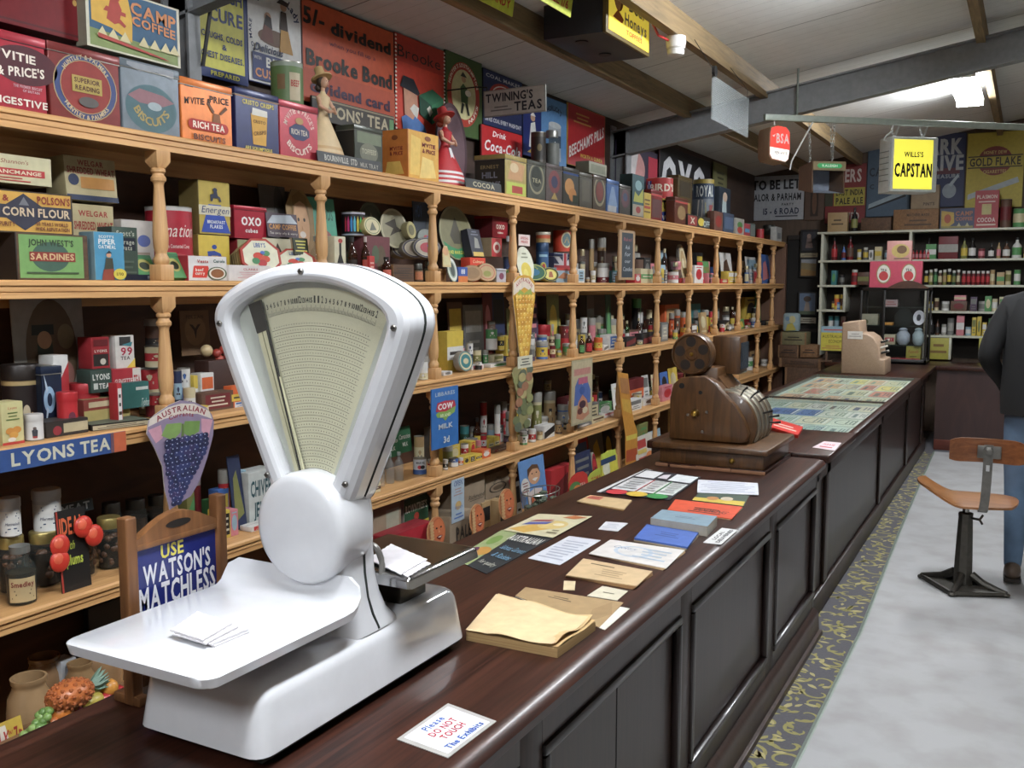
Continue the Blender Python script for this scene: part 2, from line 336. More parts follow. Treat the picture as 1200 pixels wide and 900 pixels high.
# ================================================================ shelving along the left wall
SHELF = {'A': 2.165, 'B': 1.675, 'C': 1.19, 'D': .692, 'E': .20}
POSTY = [2.336, 3.185, 4.037, 4.877, 5.704, 6.523, 7.309, 8.121, 8.928, 9.751, 10.563, 11.201]
su = empty('shelving_unit', (XS, 6, 0)); tag(su, 'long pine shelving unit with turned posts along the brown wall', 'shelves')
def rel(o, p): o.parent = p; o.matrix_parent_inverse = Matrix.Translation(-Vector(p.location)); return o
YZ = Matrix(((1, 0, 0, 0), (0, 0, 1, 0), (0, 1, 0, 0), (0, 0, 0, 1)))
for k, z in SHELF.items():
    mb = MB(); t = .055 if k != 'E' else .2
    pr = [(XB, z), (XS+.006, z), (XS+.012, z-.006), (XS+.012, z-.016), (XS+.005, z-.019), (XS+.005, z-.034), (XS+.001, z-.037), (XS+.001, z-t), (XS-.03, z-t), (XS-.03, z-.028), (XB, z-.028)]
    if k == 'E': pr = [(XB, z), (XS+.1, z), (XS+.1, 0.002), (XB, .002)]
    mb.prism(pr, .5, 11.64, PINE, YZ); rel(mb.build('shelf'), su)
def post(z0, z1, y):
    h = z1-z0; mb = MB(); b = .029
    mb.box(-b, b, -b, b, 0, .055, PINE_V, .004)
    mb.add([(-b, -b, h-.035), (b, -b, h-.035), (b, b, h-.035), (-b, b, h-.035), (-b, -b, h), (b, -b, h), (b, b, h), (-b, b, h), (-.017, -.017, h-.055), (.017, -.017, h-.055), (.017, .017, h-.055), (-.017, .017, h-.055)],
           [(4,5,6,7),(0,1,5,4),(1,2,6,5),(2,3,7,6),(3,0,4,7),(8,9,1,0),(9,10,2,1),(10,11,3,2),(11,8,0,3)], PINE_V)
    q = [(.02, .052), (.026, .062), (.027, .075), (.02, .088), (.019, .095), (.024, .11), (.0265, .15), (.024, .2), (.0195, .27), (.0165, h-.115), (.0185, h-.104), (.025, h-.098), (.026, h-.088), (.02, h-.08), (.019, h-.074), (.0245, h-.068), (.0245, h-.06), (.017, h-.053)]
    mb.lathe(q, PINE_V, seg=16); return mb
protos = {}
for i, y in enumerate(POSTY):
    for lo, hi in (('B', 'A'), ('C', 'B'), ('D', 'C'), ('E', 'D')):
        z0 = SHELF[lo]; z1 = SHELF[hi]-.055
        if lo not in protos: protos[lo] = o = post(z0, z1, y).build('post')
        else: o = protos[lo].copy(); COL.objects.link(o)
        o.location = (XS-.028, y, z0); rel(o, su)
mb = MB(); mb.box(XB-.03, XB, .5, 11.64, .0, SHELF['A'], PINE_DARK); rel(mb.build('back_panel'), su)
mb = MB(); mb.box(XB, XS+.02, 11.64, 11.70, 0, SHELF['A']-.02, wood('end_board', '6a4a38', '7d5a45', (30, 30, 3), .6)); rel(mb.build('end_upright'), su)
mb = MB()
for k in 'ABCD':
    z = SHELF[k]-.055; mb.box(XB, XB+.02, .5, 11.64, z-.035, z+.028, PINE)
rel(mb.build('shelf_batten'), su)
# ================================================================ near counter
CZ = .84
ct = empty('shop_counter', (-1.2, 2.4, 0)); tag(ct, 'dark mahogany panelled shop counter carrying the white scale', 'counter')
mb = MB(); x0, x1, z = -1.585, -.815, CZ
pr = [(x0, z), (x1-.03, z), (x1-.006, z-.006), (x1+.006, z-.02), (x1+.004, z-.038), (x1-.012, z-.05), (x1-.014, z-.058), (x1-.03, z-.06), (x0, z-.035)]
mb.prism(pr, .0, 4.62, MAHOG, YZ); rel(mb.build('counter_top'), ct)
FX = -.862
mb = MB(); mb.box(-1.56, FX, .02, 4.60, .02, z-.04, MAHOG_V); rel(mb.build('counter_body'), ct)
yl = [on_x(948, 650, FX).y, on_x(903, 650, FX).y, on_x(895, 640, FX).y, on_x(802, 750, FX).y, on_x(789, 760, FX).y]
pans = [(yl[1], yl[0]), (yl[3], yl[2]), (yl[4]-(yl[2]-yl[3])*.92, yl[4]), (.1, yl[4]-(yl[2]-yl[3])*.92-.1)]
mb = MB(); PZ0, PZ1 = .19, .715; ys = sorted([v for p in pans for v in p])
edges = [.02]+ys+[4.60]
for a, b in zip(edges[0::2], edges[1::2]): mb.box(FX, FX+.02, a, b, .02, z-.05, MAHOG_V, .002)
for a, b in pans:
    mb.box(FX, FX+.02, a, b, .02, PZ0, MAHOG_V); mb.box(FX, FX+.02, a, b, PZ1, z-.05, MAHOG_V)
rel(mb.build('front_frame'), ct)
MOLD = M('1d1210', .3, 0, .1, .3)
for a, b in pans:
    mb = MB(); w = .028
    for (ya, yb, za, zb) in ((a, b, PZ0, PZ0+w), (a, b, PZ1-w, PZ1), (a, a+w, PZ0+w, PZ1-w), (b-w, b, PZ0+w, PZ1-w)): mb.box(FX+.004, FX+.03, ya, yb, za, zb, MOLD, .008)
    for (ya, yb, za, zb) in ((a+w, b-w, PZ0+w, PZ1-w),): mb.box(FX, FX+.006, ya, yb, za, zb, MAHOG_V)
    for q in ((2,) if a < 2 else ()):
        if 1: mb.box(FX+.0055, FX+.0072, a+q*.22, a+q*.22+.003, PZ0+w, PZ1-w, M('120c0a', .6))
    rel(mb.build('front_panel'), ct)
mb = MB(); mb.prism([(FX, .13), (FX+.03, .12), (FX+.045, .1), (FX+.05, .02), (FX+.065, .02), (FX+.068, .001), (FX, .001)][::-1], .02, 4.60, MAHOG_V, YZ); rel(mb.build('plinth'), ct)
# ================================================================ far counter with the glazed top
fc = empty('glazed_counter', (-1.3, 7.5, 0)); tag(fc, 'dark wooden counter with glass display top beyond the cash register', 'counter')
FZ = .855; gy0, gy1, gx0, gx1 = 5.45, 8.95, -1.67, -.845
mb = MB()
mb.box(-1.72, -.80, 4.66, gy0, FZ-.04, FZ, MAHOG, .006); mb.box(-1.72, -.80, gy1, 10.44, FZ-.04, FZ, MAHOG, .006)
mb.box(-1.72, gx0, gy0, gy1, FZ-.04, FZ, MAHOG, .004); mb.box(gx1, -.80, gy0, gy1, FZ-.04, FZ, MAHOG, .004)
mb.box(gx0, gx1, 6.98, 7.01, FZ-.012, FZ+.0005, MAHOG); rel(mb.build('counter_top'), fc)
mb = MB(); mb.box(gx0, gx1, gy0, gy1, FZ-.03, FZ-.028, M('9fae9e', .7)); rel(mb.build('display_bed'), fc)
mb = MB(); mb.box(gx0, gx1, gy0, gy1, FZ-.005, FZ-.001, PANE); rel(mb.build('glass_top'), fc)
mb = MB(); mb.box(-1.70, -.885, 4.68, 10.44, .0, FZ-.041, MAHOG_V)
for y in [4.68, 5.0]+[on_x(1032, 520, -.87).y, on_x(1063, 500, -.87).y]+[10.0]: mb.box(-.885, -.868, y, y+.10, .12, FZ-.041, MAHOG_V, .003)
mb.box(-.885, -.868, 4.68, 10.44, .70, FZ-.041, MAHOG_V, .003); mb.box(-.885, -.862, 4.68, 10.44, .001, .12, MAHOG_V, .006); rel(mb.build('counter_body'), fc)
# back counter across the end of the room
bc = empty('back_counter', (.5, 10.7, 0)); tag(bc, 'dark red-brown counter running across the end of the shop', 'counter')
REDB = wood('red_brown_front', '2e1916', '3c221d', (8, 8, 2), .5, .1)
mb = MB(); mb.box(-.79, 2.4, 10.48, 11.0, .0, CZ-.03, REDB); rel(mb.build('counter_body'), bc)
mb = MB(); mb.box(-1.88, 2.4, 10.45, 11.1, CZ-.03, CZ+.01, MAHOG, .005); rel(mb.build('counter_top'), bc)
mb = MB(); mb.box(-.79, 2.4, 10.455, 10.48, .0, .105, wood('red_skirting', '562a20', '6b372a', (3, 3, 20), .35, .3), .006); rel(mb.build('skirting'), bc)
# ================================================================ white counter scale
OS = Vector((-1.25, 1.48, CZ)); sc = empty('counter_scale', OS); tag(sc, 'large white enamelled fan scale on the counter, with a cream graduated dial', 'weighing scale')
def sub(mb, name, par=None, **k): return mb.build(name, par or sc, **k)
def taper_box(m, hx, y0, y1, z0, z1, k, bev, seg=4):
    bm = bmesh.new(); bmesh.ops.create_cube(bm, size=2)
    for v in bm.verts:
        f = k if v.co.z > 0 else 1
        v.co = Vector((v.co.x*hx*f, (y0+y1)/2+v.co.y*(y1-y0)/2*(1-(1-f)*.45), z0 if v.co.z < 0 else z1))
    bmesh.ops.bevel(bm, geom=[e for e in bm.edges if max(v.co.z for v in e.verts) > z0+.001], offset=bev, segments=seg, affect='EDGES', profile=.55)
    mb = MB(); mb.bm(bm, m); return mb
mb = taper_box(WHITE_EN, .152, -.335, .34, .022, .142, .90, .036, 5); sub(mb, 'base', sharp=60)
mb = MB(); mb.box(-.14, .14, -.318, .322, .010, .024, M('16211b', .5))
for x in (-.11, .11):
    for y in (-.28, .28): mb.lathe([(.018, 0), (.02, .012), (.012, .012)], M('16211b', .5), x, y, 12)
sub(mb, 'underframe')
# neck
mb = MB(); rows = [(.132, .118, -.075, .13), (.142, .116, -.072, .118), (.165, .108, -.06, .095), (.2, .1, -.05, .08), (.25, .094, -.045, .07), (.30, .094, -.043, .066), (.36, .097, -.042, .064), (.42, .09, -.04, .06)]
vs = []; N = 32
for (z_, hx, ya, yb) in rows:
    for i in range(N):
        a = 2*PI*i/N; c, s_ = math.cos(a), math.sin(a); e = .45
        vs.append((.015+hx*math.copysign(abs(c)**e, c), (ya+yb)/2+(yb-ya)/2*math.copysign(abs(s_)**e, s_), z_))
mb.add(vs, [(j*N+i, j*N+(i+1) % N, (j+1)*N+(i+1) % N, (j+1)*N+i) for j in range(len(rows)-1) for i in range(N)], WHITE_EN)
mb.tube([(.015+.1175*1, .028, .135), (.015+.109, .02, .165), (.015+.1, .016, .2), (.015+.0945, .014, .25), (.015+.0945, .012, .30), (.015+.0975, .012, .36), (.015+.094, .012, .40)], .0028, M('2a302c', .6))
sub(mb, 'neck', sharp=70)
# fan housing
def chaikin(p, n=2):
    for _ in range(n):
        q = []
        for i in range(len(p)):
            a, b = p[i], p[(i+1) % len(p)]; q += [(a[0]*.75+b[0]*.25, a[1]*.75+b[1]*.25), (a[0]*.25+b[0]*.75, a[1]*.25+b[1]*.75)]
        p = q
    return p
def mirror(h): return h+[(-x, y) for x, y in h[::-1] if x > 1e-6]
def star(poly, c, N):
    out = []
    for i in range(N):
        a = 2*PI*i/N; dx, dy = math.cos(a), math.sin(a); best = 0
        for j in range(len(poly)):
            (ax, ay), (bx, by) = poly[j], poly[(j+1) % len(poly)]; ax -= c[0]; bx -= c[0]; ay -= c[1]; by -= c[1]
            ex, ey = bx-ax, by-ay; den = dx*ey-dy*ex
            if abs(den) < 1e-12: continue
            t = (ax*ey-ay*ex)/den; u = (ax*dy-ay*dx)/den
            if -1e-9 <= u <= 1+1e-9 and t > best: best = t
        out.append((c[0]+dx*best, c[1]+dy*best))
    return out
outer = mirror([(0, .866), (.09, .858), (.165, .832), (.222, .802), (.247, .768), (.243, .722), (.11, .43), (.09, .385), (0, .36)])
inner = mirror([(0, .828), (.07, .822), (.13, .802), (.178, .778), (.196, .755), (.190, .722), (.058, .43), (.04, .408), (0, .405)])
CC = (0, .64); NN = 120; O = star(chaikin(outer), CC, NN); I = star(chaikin(inner), CC, NN)
def off(p, d): 
    r = []
    for i in range(len(p)):
        a, b = Vector(p[i-1]), Vector(p[(i+1) % len(p)]); t = (b-a).normalized(); r.append((p[i][0]-t.y*d, p[i][1]+t.x*d))
    return r
rings = [(off(O, .03), .058), (off(O, .01), .056), (off(O, .002), .05), (O, .042), (O, .018), (off(O, .003), .0165), (off(O, .003), .011), (O, .0095), (O, -.018), (off(O, .003), -.032), (off(O, .011), -.042), (off(O, .022), -.046), (off(I, -.012), -.046), (off(I, -.005), -.043), (I, -.036), (I, -.012)]
mb = MB(); vs = [(x+.015, y, z_) for r_, y in rings for x, z_ in r_]
for j in range(len(rings)-1): mb.add(vs[j*NN:(j+2)*NN], [(i, (i+1) % NN, NN+(i+1) % NN, NN+i) for i in range(NN)], M('2a302c', .6) if j in (4, 5, 6) else WHITE_EN)
mb.add(vs[:NN], [list(range(NN))], WHITE_EN)
FANF = [(.015+dx, z_) for dx, z_ in ((0, .846), (-.216, .742), (.216, .742), (-.098, .44), (.098, .44))]
sub(mb, 'fan_housing', sharp=60)
mb = MB(); RX = Matrix.Rotation(PI/2, 4, 'X')
mb.lathe([(.112, -.02), (.112, .05), (.110, .062), (.104, .070), (.094, .074), (.06, .077), (.0, .078)], WHITE_EN, seg=48, mat=Matrix.Translation((.015, 0, .345)) @ RX, sy=1.0); sub(mb, 'boss', sharp=60)
for (x, z_) in FANF:
    mb = MB(); mb.lathe([(.006, .0), (.0062, .004), (.0045, .0062), (0, .0066)], STEEL, seg=12, mat=Matrix.Translation((x, -.045, z_)) @ RX); mb.box(x-.005, x+.005, -.0522, -.0505, z_-.0007, z_+.0007, BLACK); sub(mb, 'screw')
# dial
mb = MB(); CREAM = M('d9d6b4', .5, 0, .04); INK = M('4a4a40', .6, 0, 0); DY = -.013
mb.add([(x+.015, DY, z_) for x, z_ in off(I, -.002)], [list(range(NN))], M('c3c8bd', .5, 0, .05))
pv = (.015, .345)
def polar(r, a): return (pv[0]+r*math.sin(R(a)), pv[1]+r*math.cos(R(a)))
def sector(r0, r1, a0, a1, m, y, n=24): 
    vs = []
    for i in range(n+1):
        a = a0+(a1-a0)*i/n
        for r in (r0, r1): q = polar(r, a); vs.append((q[0], y, q[1]))
    mb.add(vs, [(2*i, 2*i+1, 2*i+3, 2*i+2) for i in range(n)], m)
sector(.085, .470, -19.2, 23.2, CREAM, DY-.0006)
A0, A1 = -15.5, 20.5
for k in range(26):
    r = .10+k*.0118; sector(r, r+.0008, A0, A1, INK, DY-.0012)
    nd = int(10+k*1.1)
    for q in range(nd):
        a = A0+.6+(A1-A0-1.2)*(q+.5)/nd; c = polar(r+.0058, a); s_ = .0011; w_ = .0007
        mb.add([(c[0]-w_, DY-.0012, c[1]-s_), (c[0]+w_, DY-.0012, c[1]-s_), (c[0]+w_, DY-.0012, c[1]+s_), (c[0]-w_, DY-.0012, c[1]+s_)], [(0, 1, 2, 3)], INK)
sector(.425, .4255, A0, A1, INK, DY-.0012)
for q in range(97):
    a = A0+(A1-A0)*q/96; l = .011 if q % 4 == 0 else .006
    a_, b_ = polar(.4256, a), polar(.4256+l, a); mb.add([(a_[0]-.0003, DY-.0012, a_[1]), (a_[0]+.0003, DY-.0012, a_[1]), (b_[0]+.0003, DY-.0012, b_[1]), (b_[0]-.0003, DY-.0012, b_[1])], [(0, 1, 2, 3)], INK)
fn = lambda X, Y, l: (pv[0]+X, DY-.0012, pv[1]+Y)
nums = ['3', '4', '5', '6', '7', '8', '9', '10', '11', '12', '13', '14', '15', '1', '1', '2', '3', '4', '5', '6', '7', '8', '9', '10', '11', '12', '13', '14', '15', '2']
for q, tx in enumerate(nums):
    a = 90-(A0+.3+(A1-A0-.6)*q/(len(nums)-1)); th_ = .0095 if tx not in '12' else .013; wd_ = .28 if len(tx) == 1 else .5
    decal(mb, fn, 1, 1, [('a', tx, 0, 0, .441, th_, a+wd_, a-wd_, INK)])
sub(mb, 'dial')
# reading bar
mb = MB(); a = -17.6
def bar(r0, r1, w0, w1, m, y): 
    p = [polar(r0, a), polar(r1, a)]; n = (math.cos(R(a)), -math.sin(R(a)))
    mb.add([(p[0][0]-n[0]*w0, y, p[0][1]-n[1]*w0), (p[0][0]+n[0]*w0, y, p[0][1]+n[1]*w0), (p[1][0]+n[0]*w1, y, p[1][1]+n[1]*w1), (p[1][0]-n[0]*w1, y, p[1][1]-n[1]*w1)]+
           [(p[0][0]-n[0]*w0, y+.005, p[0][1]-n[1]*w0), (p[0][0]+n[0]*w0, y+.005, p[0][1]+n[1]*w0), (p[1][0]+n[0]*w1, y+.005, p[1][1]+n[1]*w1), (p[1][0]-n[0]*w1, y+.005, p[1][1]-n[1]*w1)], [(0, 1, 2, 3), (0, 4, 5, 1), (1, 5, 6, 2), (2, 6, 7, 3), (3, 7, 4, 0)], m)
bar(.10, .425, .011, .013, M('cfcba4', .5), -.026); bar(.40, .462, .014, .017, M('2a2620', .5), -.027); bar(.10, .40, .0012, .0012, M('8b8868', .5), -.0268)
a = -15.7; bar(.10, .42, .0022, .0022, M('1b1a18', .5), -.0268)
sub(mb, 'reading_bar')
mb = MB(); mb.add([(x+.015, -.03, z_) for x, z_ in I], [list(range(NN))], GLASSY); sub(mb, 'dial_glass')
# goods pan with its upstand
prof = [(-.415, .203), (-.40, .205), (-.36, .205), (-.10, .205), (-.075, .207), (-.062, .214), (-.052, .228), (-.048, .246), (-.045, .258)]
NY = len(prof); ysm = []
for i in range(9): t = i/8; ysm.append((-.445+.035*(1-math.cos(t*PI/2)), .205, .035*(1-math.sin(t*PI/2))))
rowsP = [(y, z_, d) for y, z_, d in ysm[:-1]]+[(y, z_, 0) for y, z_ in prof[2:]]
rowsP[-2] = (rowsP[-2][0], rowsP[-2][1], .008); rowsP[-1] = (rowsP[-1][0], rowsP[-1][1], .03)
mb = MB(); xl, xr = -.205, .150; vs = []
for (y, z_, d) in rowsP:
    ld = .0 if y < -.2 else .0
    for x in (xl+d, xl+d+.006, xr-d-.006, xr-d): vs.append((x, y, z_-(.003 if x in (xl+d, xr-d) else 0)))
nb = len(vs)
for (y, z_, d) in rowsP:
    up_ = max(0, (y+.075)/.03) if y > -.075 else 0
    yy = y+.007*min(1, up_)+(.004 if y < -.43 else 0)
    for x in (xl+d+.002, xl+d+.01, xr-d-.01, xr-d-.002): vs.append((x, yy, z_-.017*(1-min(1, up_)) - .002))
n = len(rowsP); fs = []
for j in range(n-1):
    for i in range(3): fs += [(j*4+i, j*4+i+1, (j+1)*4+i+1, (j+1)*4+i), (nb+j*4+i, nb+(j+1)*4+i, nb+(j+1)*4+i+1, nb+j*4+i+1)]
    fs += [(j*4, (j+1)*4, nb+(j+1)*4, nb+j*4), (j*4+3, nb+j*4+3, nb+(j+1)*4+3, (j+1)*4+3)]
for i in range(3): fs += [(i, nb+i, nb+i+1, i+1), ((n-1)*4+i, (n-1)*4+i+1, nb+(n-1)*4+i+1, nb+(n-1)*4+i)]
mb.add(vs, fs, WHITE_EN); sub(mb, 'goods_pan', sharp=50)
mb = MB(); mb.lathe([(.035, .13), (.03, .15), (.03, .187), (.06, .19)], STEEL, -.03, -.24, 16); sub(mb, 'pan_support')
# weight tray
mb = taper_box(CHROME, .128, .062, .335, .212, .236, .96, .011, 3); mb.box(-.112, .112, .078, .318, .2355, .2364, M('7d7468', .22, 1, .2)); mb.box(-.04, .04, .15, .25, .135, .213, DKSTEEL, .006)  # flat inset on top: grey-brown reflection put into the metal's colour
t = mb.build('weight_tray', sc, (.06, 0, 0))
mb = MB(); mb.tube([(-.005, .075, .236)]+[(-.005+.045*(1-math.cos(PI*i/12))*.6, .075, .236+.052*math.sin(PI*i/12)) for i in range(1, 12)]+[(.05, .07, .225)], .0065, M('8a8782', .4, .5)); mb.build('tray_handle', t)
# ================================================================ flat signs on the walls
def wall_sign(name, label, X, x0, x1, yt, yb, base, design, edge=None, cat='sign', th=.012, group=None):
    xc = (x0+x1)/2; yc = (yt+yb)/2
    a, b = on_x(x0, yc, X).y, on_x(x1, yc, X).y; z0, z1 = on_x(xc, yb, X).z, on_x(xc, yt, X).z
    w, h = b-a, z1-z0; mb = MB(); mb.box(-th, 0, 0, w, 0, h, mat_of(edge or base), .002)
    decal(mb, front(0, 0, 0), w, h, [('r', .01, .01, .99, .99, base)]+design)
    o = mb.build(name, None, (X, a, z0)); tag(o, label, cat, group); return o
def back_sign(name, label, Y, x0, x1, yt, yb, base, design, edge=None, cat='sign', th=.012):
    xc = (x0+x1)/2; yc = (yt+yb)/2
    a, b = on_y(x0, yc, Y).x, on_y(x1, yc, Y).x; z0, z1 = on_y(xc, yb, Y).z, on_y(xc, yt, Y).z
    w, h = b-a, z1-z0; mb = MB(); mb.box(0, w, 0, th, 0, h, mat_of(edge or base), .002)
    decal(mb, near_end(0, 0, 0), w, h, [('r', .01, .01, .99, .99, base)]+design)
    o = mb.build(name, None, (a, Y, z0)); tag(o, label, cat); return o
WX = -2.965
wall_sign('enamel_sign', 'yellow enamel cough remedy sign with blue lettering beside the grey steel column', WX, 233, 289, -30, 94, 'c9c235', [('r', 0, 0, 1, .09, '22336b'), ('r', .93, 0, 1, 1, '22336b'), ('t', 'COUGH', .5, .80, .8, .11, '22336b'), ('t', 'CURE', .55, .60, .7, .12, '22336b'), ('t', 'COUGHS, COLDS', .46, .40, .85, .055, '22336b'), ('t', '&', .5, .31, .1, .05, '22336b'), ('t', 'CHEST DISEASES.', .46, .215, .88, .055, '22336b'), ('t', 'PREPARED', .5, .045, .6, .04, 'c9c235')], '22336b')
wall_sign('enamel_sign', 'white enamel custard sign showing two ladies in long dresses', WX, 290, 353, -18, 102, 'd6d4d0', [
    ('a', 'Every', .5, .50, .37, .07, 130, 98, '1f2c55'), ('a', 'Lady', .5, .50, .37, .07, 62, 30, '1f2c55'), ('a', 'TO MAKE', .5, .5, .34, .035, 215, 165, '1f2c55'),
    ('e', .48, .47, .3, .08, '6b4a2e'), ('p', [(.22, .42), (.30, .60), (.42, .60), (.46, .42)], '6a3524'), ('e', .36, .66, .06, .045, 'b98f6f'), ('p', [(.29, .58), (.33, .68), (.42, .66), (.44, .55)], '2c2520'), ('p', [(.56, .36), (.60, .62), (.72, .62), (.82, .36)], 'b8862a'), ('p', [(.58, .58), (.60, .76), (.70, .76), (.73, .58)], '3a2a1f'), ('e', .65, .81, .06, .045, 'b98f6f'), ('p', [(.52, .83), (.60, .88), (.76, .86), (.72, .82)], '2c2520'),
    ('t', 'Delicious', .36, .345, .5, .07, '1f2c55', 'bi'), ('r', .06, .03, .94, .29, '22336b'), ('t', 'WITH', .15, .24, .13, .03, 'd6d4d0'), ('t', "BIRD'S", .60, .215, .6, .09, 'e4e2da'), ('t', 'CUSTARD', .5, .10, .8, .08, 'd08a4e')], '22336b')
wall_sign('enamel_sign', 'large orange tea dividend sign with bold black lettering', WX, 354, 462, 17, 131, 'c8501e', [('r', 0, 0, 1, .33, 'b8481f'), ('t', '5/-', .12, .84, .2, .15, '221a14', 'bx'), ('t', 'dividend', .62, .80, .66, .12, '221a14', 'bx'), ('t', 'when you fill up a', .52, .64, .5, .045, '3a1a3a', 'r'), ('t', 'Brooke Bond', .50, .44, .92, .15, '1c1410', 'bx'), ('t', 'dividend card', .50, .17, .86, .11, '3a173a', 'bx')], '5a2a14')
wall_sign('enamel_sign', 'narrow dark tea sign with cream letters above the dark square tin', WX+.03, 366, 462, 124, 150, '3a3630', [('t', "LYONS' TEA", .5, .5, .84, .5, 'b5a888'), ('r', 0, .88, 1, .95, '8f8468'), ('r', .93, .2, .985, .8, '5f8f5a')])
wall_sign('enamel_sign', 'red tea sign with a capped man and a green tea packet', WX, 463, 521, 49, 158, 'd23a1c', [('r', 0, .72, 1, 1, 'b5301c'), ('t', 'Brooke', .48, .83, .86, .12, '221614', 'r')]+
    [('r', u, v/24+.005, u+.03, v/24+.024, 'e8e0d0') for u in (.0, .965) for v in range(24)]+
    [('p', [(.12, .02), (.1, .14), (.3, .22), (.55, .1), (.6, .02)], '4a78b8'), ('p', [(.16, .18), (.14, .45), (.4, .48), (.42, .25), (.32, .14)], 'c98f72'), ('p', [(.08, .46), (.14, .58), (.34, .57), (.46, .44), (.42, .41)], '22242e'), ('p', [(.26, .25), (.34, .31), (.44, .28), (.40, .16), (.33, .2)], 'dad6cc'), ('p', [(.44, .42), (.72, .53), (.95, .46), (.70, .35)], '1f6b46'), ('p', [(.44, .42), (.70, .35), (.70, .14), (.46, .22)], '14452e'), ('p', [(.70, .35), (.95, .46), (.95, .27), (.70, .14)], '2a7a4e'), ('p', [(.60, .30), (.66, .34), (.72, .28), (.66, .22)], 'dcd8c8')], '6a1c10')
wall_sign('enamel_sign', 'dark green nut toffee sign with a cream oval showing a walking boy', WX, 522, 565, 66, 160, '3f5a26', [('e', .48, .52, .44, .40, 'b3341f'), ('e', .48, .52, .33, .31, 'cfc58c'), ('a', "HUNTER'S SOUTHAMPTON", .48, .52, .338, .045, 165, 20, 'e8dfc8'), ('a', 'NUTS', .48, .52, .365, .045, 290, 345, 'e8dfc8'), ('p', [(.40, .42), (.38, .60), (.46, .66), (.60, .58), (.58, .42)], '3d5a2c'), ('e', .47, .71, .06, .04, 'c4946c'), ('p', [(.38, .74), (.45, .80), (.56, .74)], '2c2b20'), ('p', [(.42, .42), (.38, .28), (.43, .28), (.48, .40)], '2c2b20'), ('p', [(.5, .42), (.58, .27), (.63, .28), (.57, .42)], '2c2b20'), ('e', .58, .55, .08, .04, 'ece6d6')], '26381a')
wall_sign('enamel_sign', 'dark blue soap sign with a red roundel partly behind the hanging tea sign', WX, 566, 612, 88, 152, '24305e', [('t', 'COAL MAKES', .5, .9, .86, .06, 'c8c8d0'), ('e', .5, .56, .36, .27, 'b8301f'), ('ring', .5, .56, .30, .225, .08, 'e4ddd0'), ('t', 'HUDSONS', .5, .56, .5, .1, 'e4ddd0'), ('t', 'SAVES COAL EVERY WASH DAY', .5, .12, .92, .07, 'dcdce0')], '10162e')
wall_sign('enamel_sign', 'red cola sign with white flowing script under the blue soap sign', WX+.02, 564, 612, 152, 190, 'c4161c', [('t', 'Drink', .42, .80, .32, .16, 'f0ece8', 'bi'), ('t', 'Coca-Cola', .5, .42, .88, .30, 'f0ece8', 'bi')], '7a1014')
wall_sign('enamel_sign', 'narrow navy sign with a maid in a white apron', WX+.01, 613, 635, 128, 184, '1c2c6e', [('p', [(.3, .2), (.4, .7), (.62, .75), (.75, .2)], 'dcdcd8'), ('e', .5, .82, .12, .07, 'c89a7a'), ('p', [(.36, .86), (.5, .95), (.66, .86)], 'e4e0d8'), ('p', [(.2, .08), (.5, .2), (.85, .08)], 'c8a83a')], '10183a')
wall_sign('enamel_sign', 'pale blue malted drink sign picturing a tall tin', WX+.012, 634, 664, 116, 196, '5a8fc4', [('a', "HORLICK'S", .5, .35, .48, .07, 118, 62, '1c2440'), ('r', .28, .1, .76, .62, 'a8aeb4'), ('r', .28, .3, .76, .48, '3a4a5c'), ('e', .52, .62, .24, .045, 'c4c8c8')], '2a4a78')
wall_sign('enamel_sign', 'red pills sign with slanting white lettering beside the steel column', WX, 665, 709, 128, 198, 'b01c22', [('t', "BEECHAM'S PILLS", .5, .46, .92, .17, 'e6e2dc', 'b', .35), ('t', 'WORTH A GUINEA', .62, .2, .6, .06, 'd8b83a'), ('t', 'A BOX', .6, .1, .25, .055, 'd8b83a'), ('l', .15, .7, .6, .9, 3, 'c88a3a')], 'b8902c')
wall_sign('enamel_sign', 'purple-black sign with a round pink picture and a red patch past the column', WX, 722, 770, 172, 240, '2c1f3a', [('e', .34, .62, .34, .34, 'c98c88'), ('p', [(.26, .3), (.30, .92), (.52, .95), (.44, .55), (.42, .3)], 'cfc8c8'), ('r', .76, .5, 1, .9, 'b41f3a')])
wall_sign('enamel_sign', 'black beef cube sign with three tall white letters', WX+.005, 772, 832, 178, 262, '17161a', [('t', 'OXO', .47, .52, .84, .62, 'c9c9cc', 'bx')], '4a2028')
wall_sign('framed_notice', 'dull olive notice on the wall after the black sign', WX, 836, 852, 192, 232, '6a6a3c', [('r', .1, .1, .9, .9, '77744a'), ('l', .2, .2, .8, .8, 4, '4a4830')])
YW = YB-.022
back_sign('letting_notice', 'white property letting notice with heavy black lettering on the end wall', YW, 877, 942, 206, 258, 'a9abb0', [('t', 'TO BE LET', .5, .80, .86, .2, '17181c', 'bx'), ('t', 'LALOR & PARHAM', .5, .52, .9, .15, '17181c'), ('t', 'PARTY', .72, .35, .22, .05, '333338'), ('t', '15 - 6 ROAD', .6, .2, .64, .13, '1c2440'), ('l', .5, .05, .9, .12, 1, '44444c')])
back_sign('framed_picture', 'brown framed picture next to the letting notice', YW, 943, 966, 212, 258, '5c4638', [('r', .3, .1, .7, .85, '33241c'), ('e', .5, .45, .12, .3, '6a4a34')])
back_sign('enamel_sign', 'red and yellow pale ale sign on the end wall', YW, 967, 1015, 192, 262, '7d2626', [('t', 'ROGERS', .4, .80, .95, .2, 'c8b8b0'), ('r', .22, .3, .97, .6, 'a89c2c'), ('t', 'EAST INDIA', .6, .52, .66, .09, '231d12'), ('t', 'PALE ALE', .6, .38, .66, .1, '231d12'), ('r', .0, .3, .2, .55, '3c3c2c'), ('t', 'BREWED', .5, .12, .7, .12, 'b8aca4')], '3a1414')
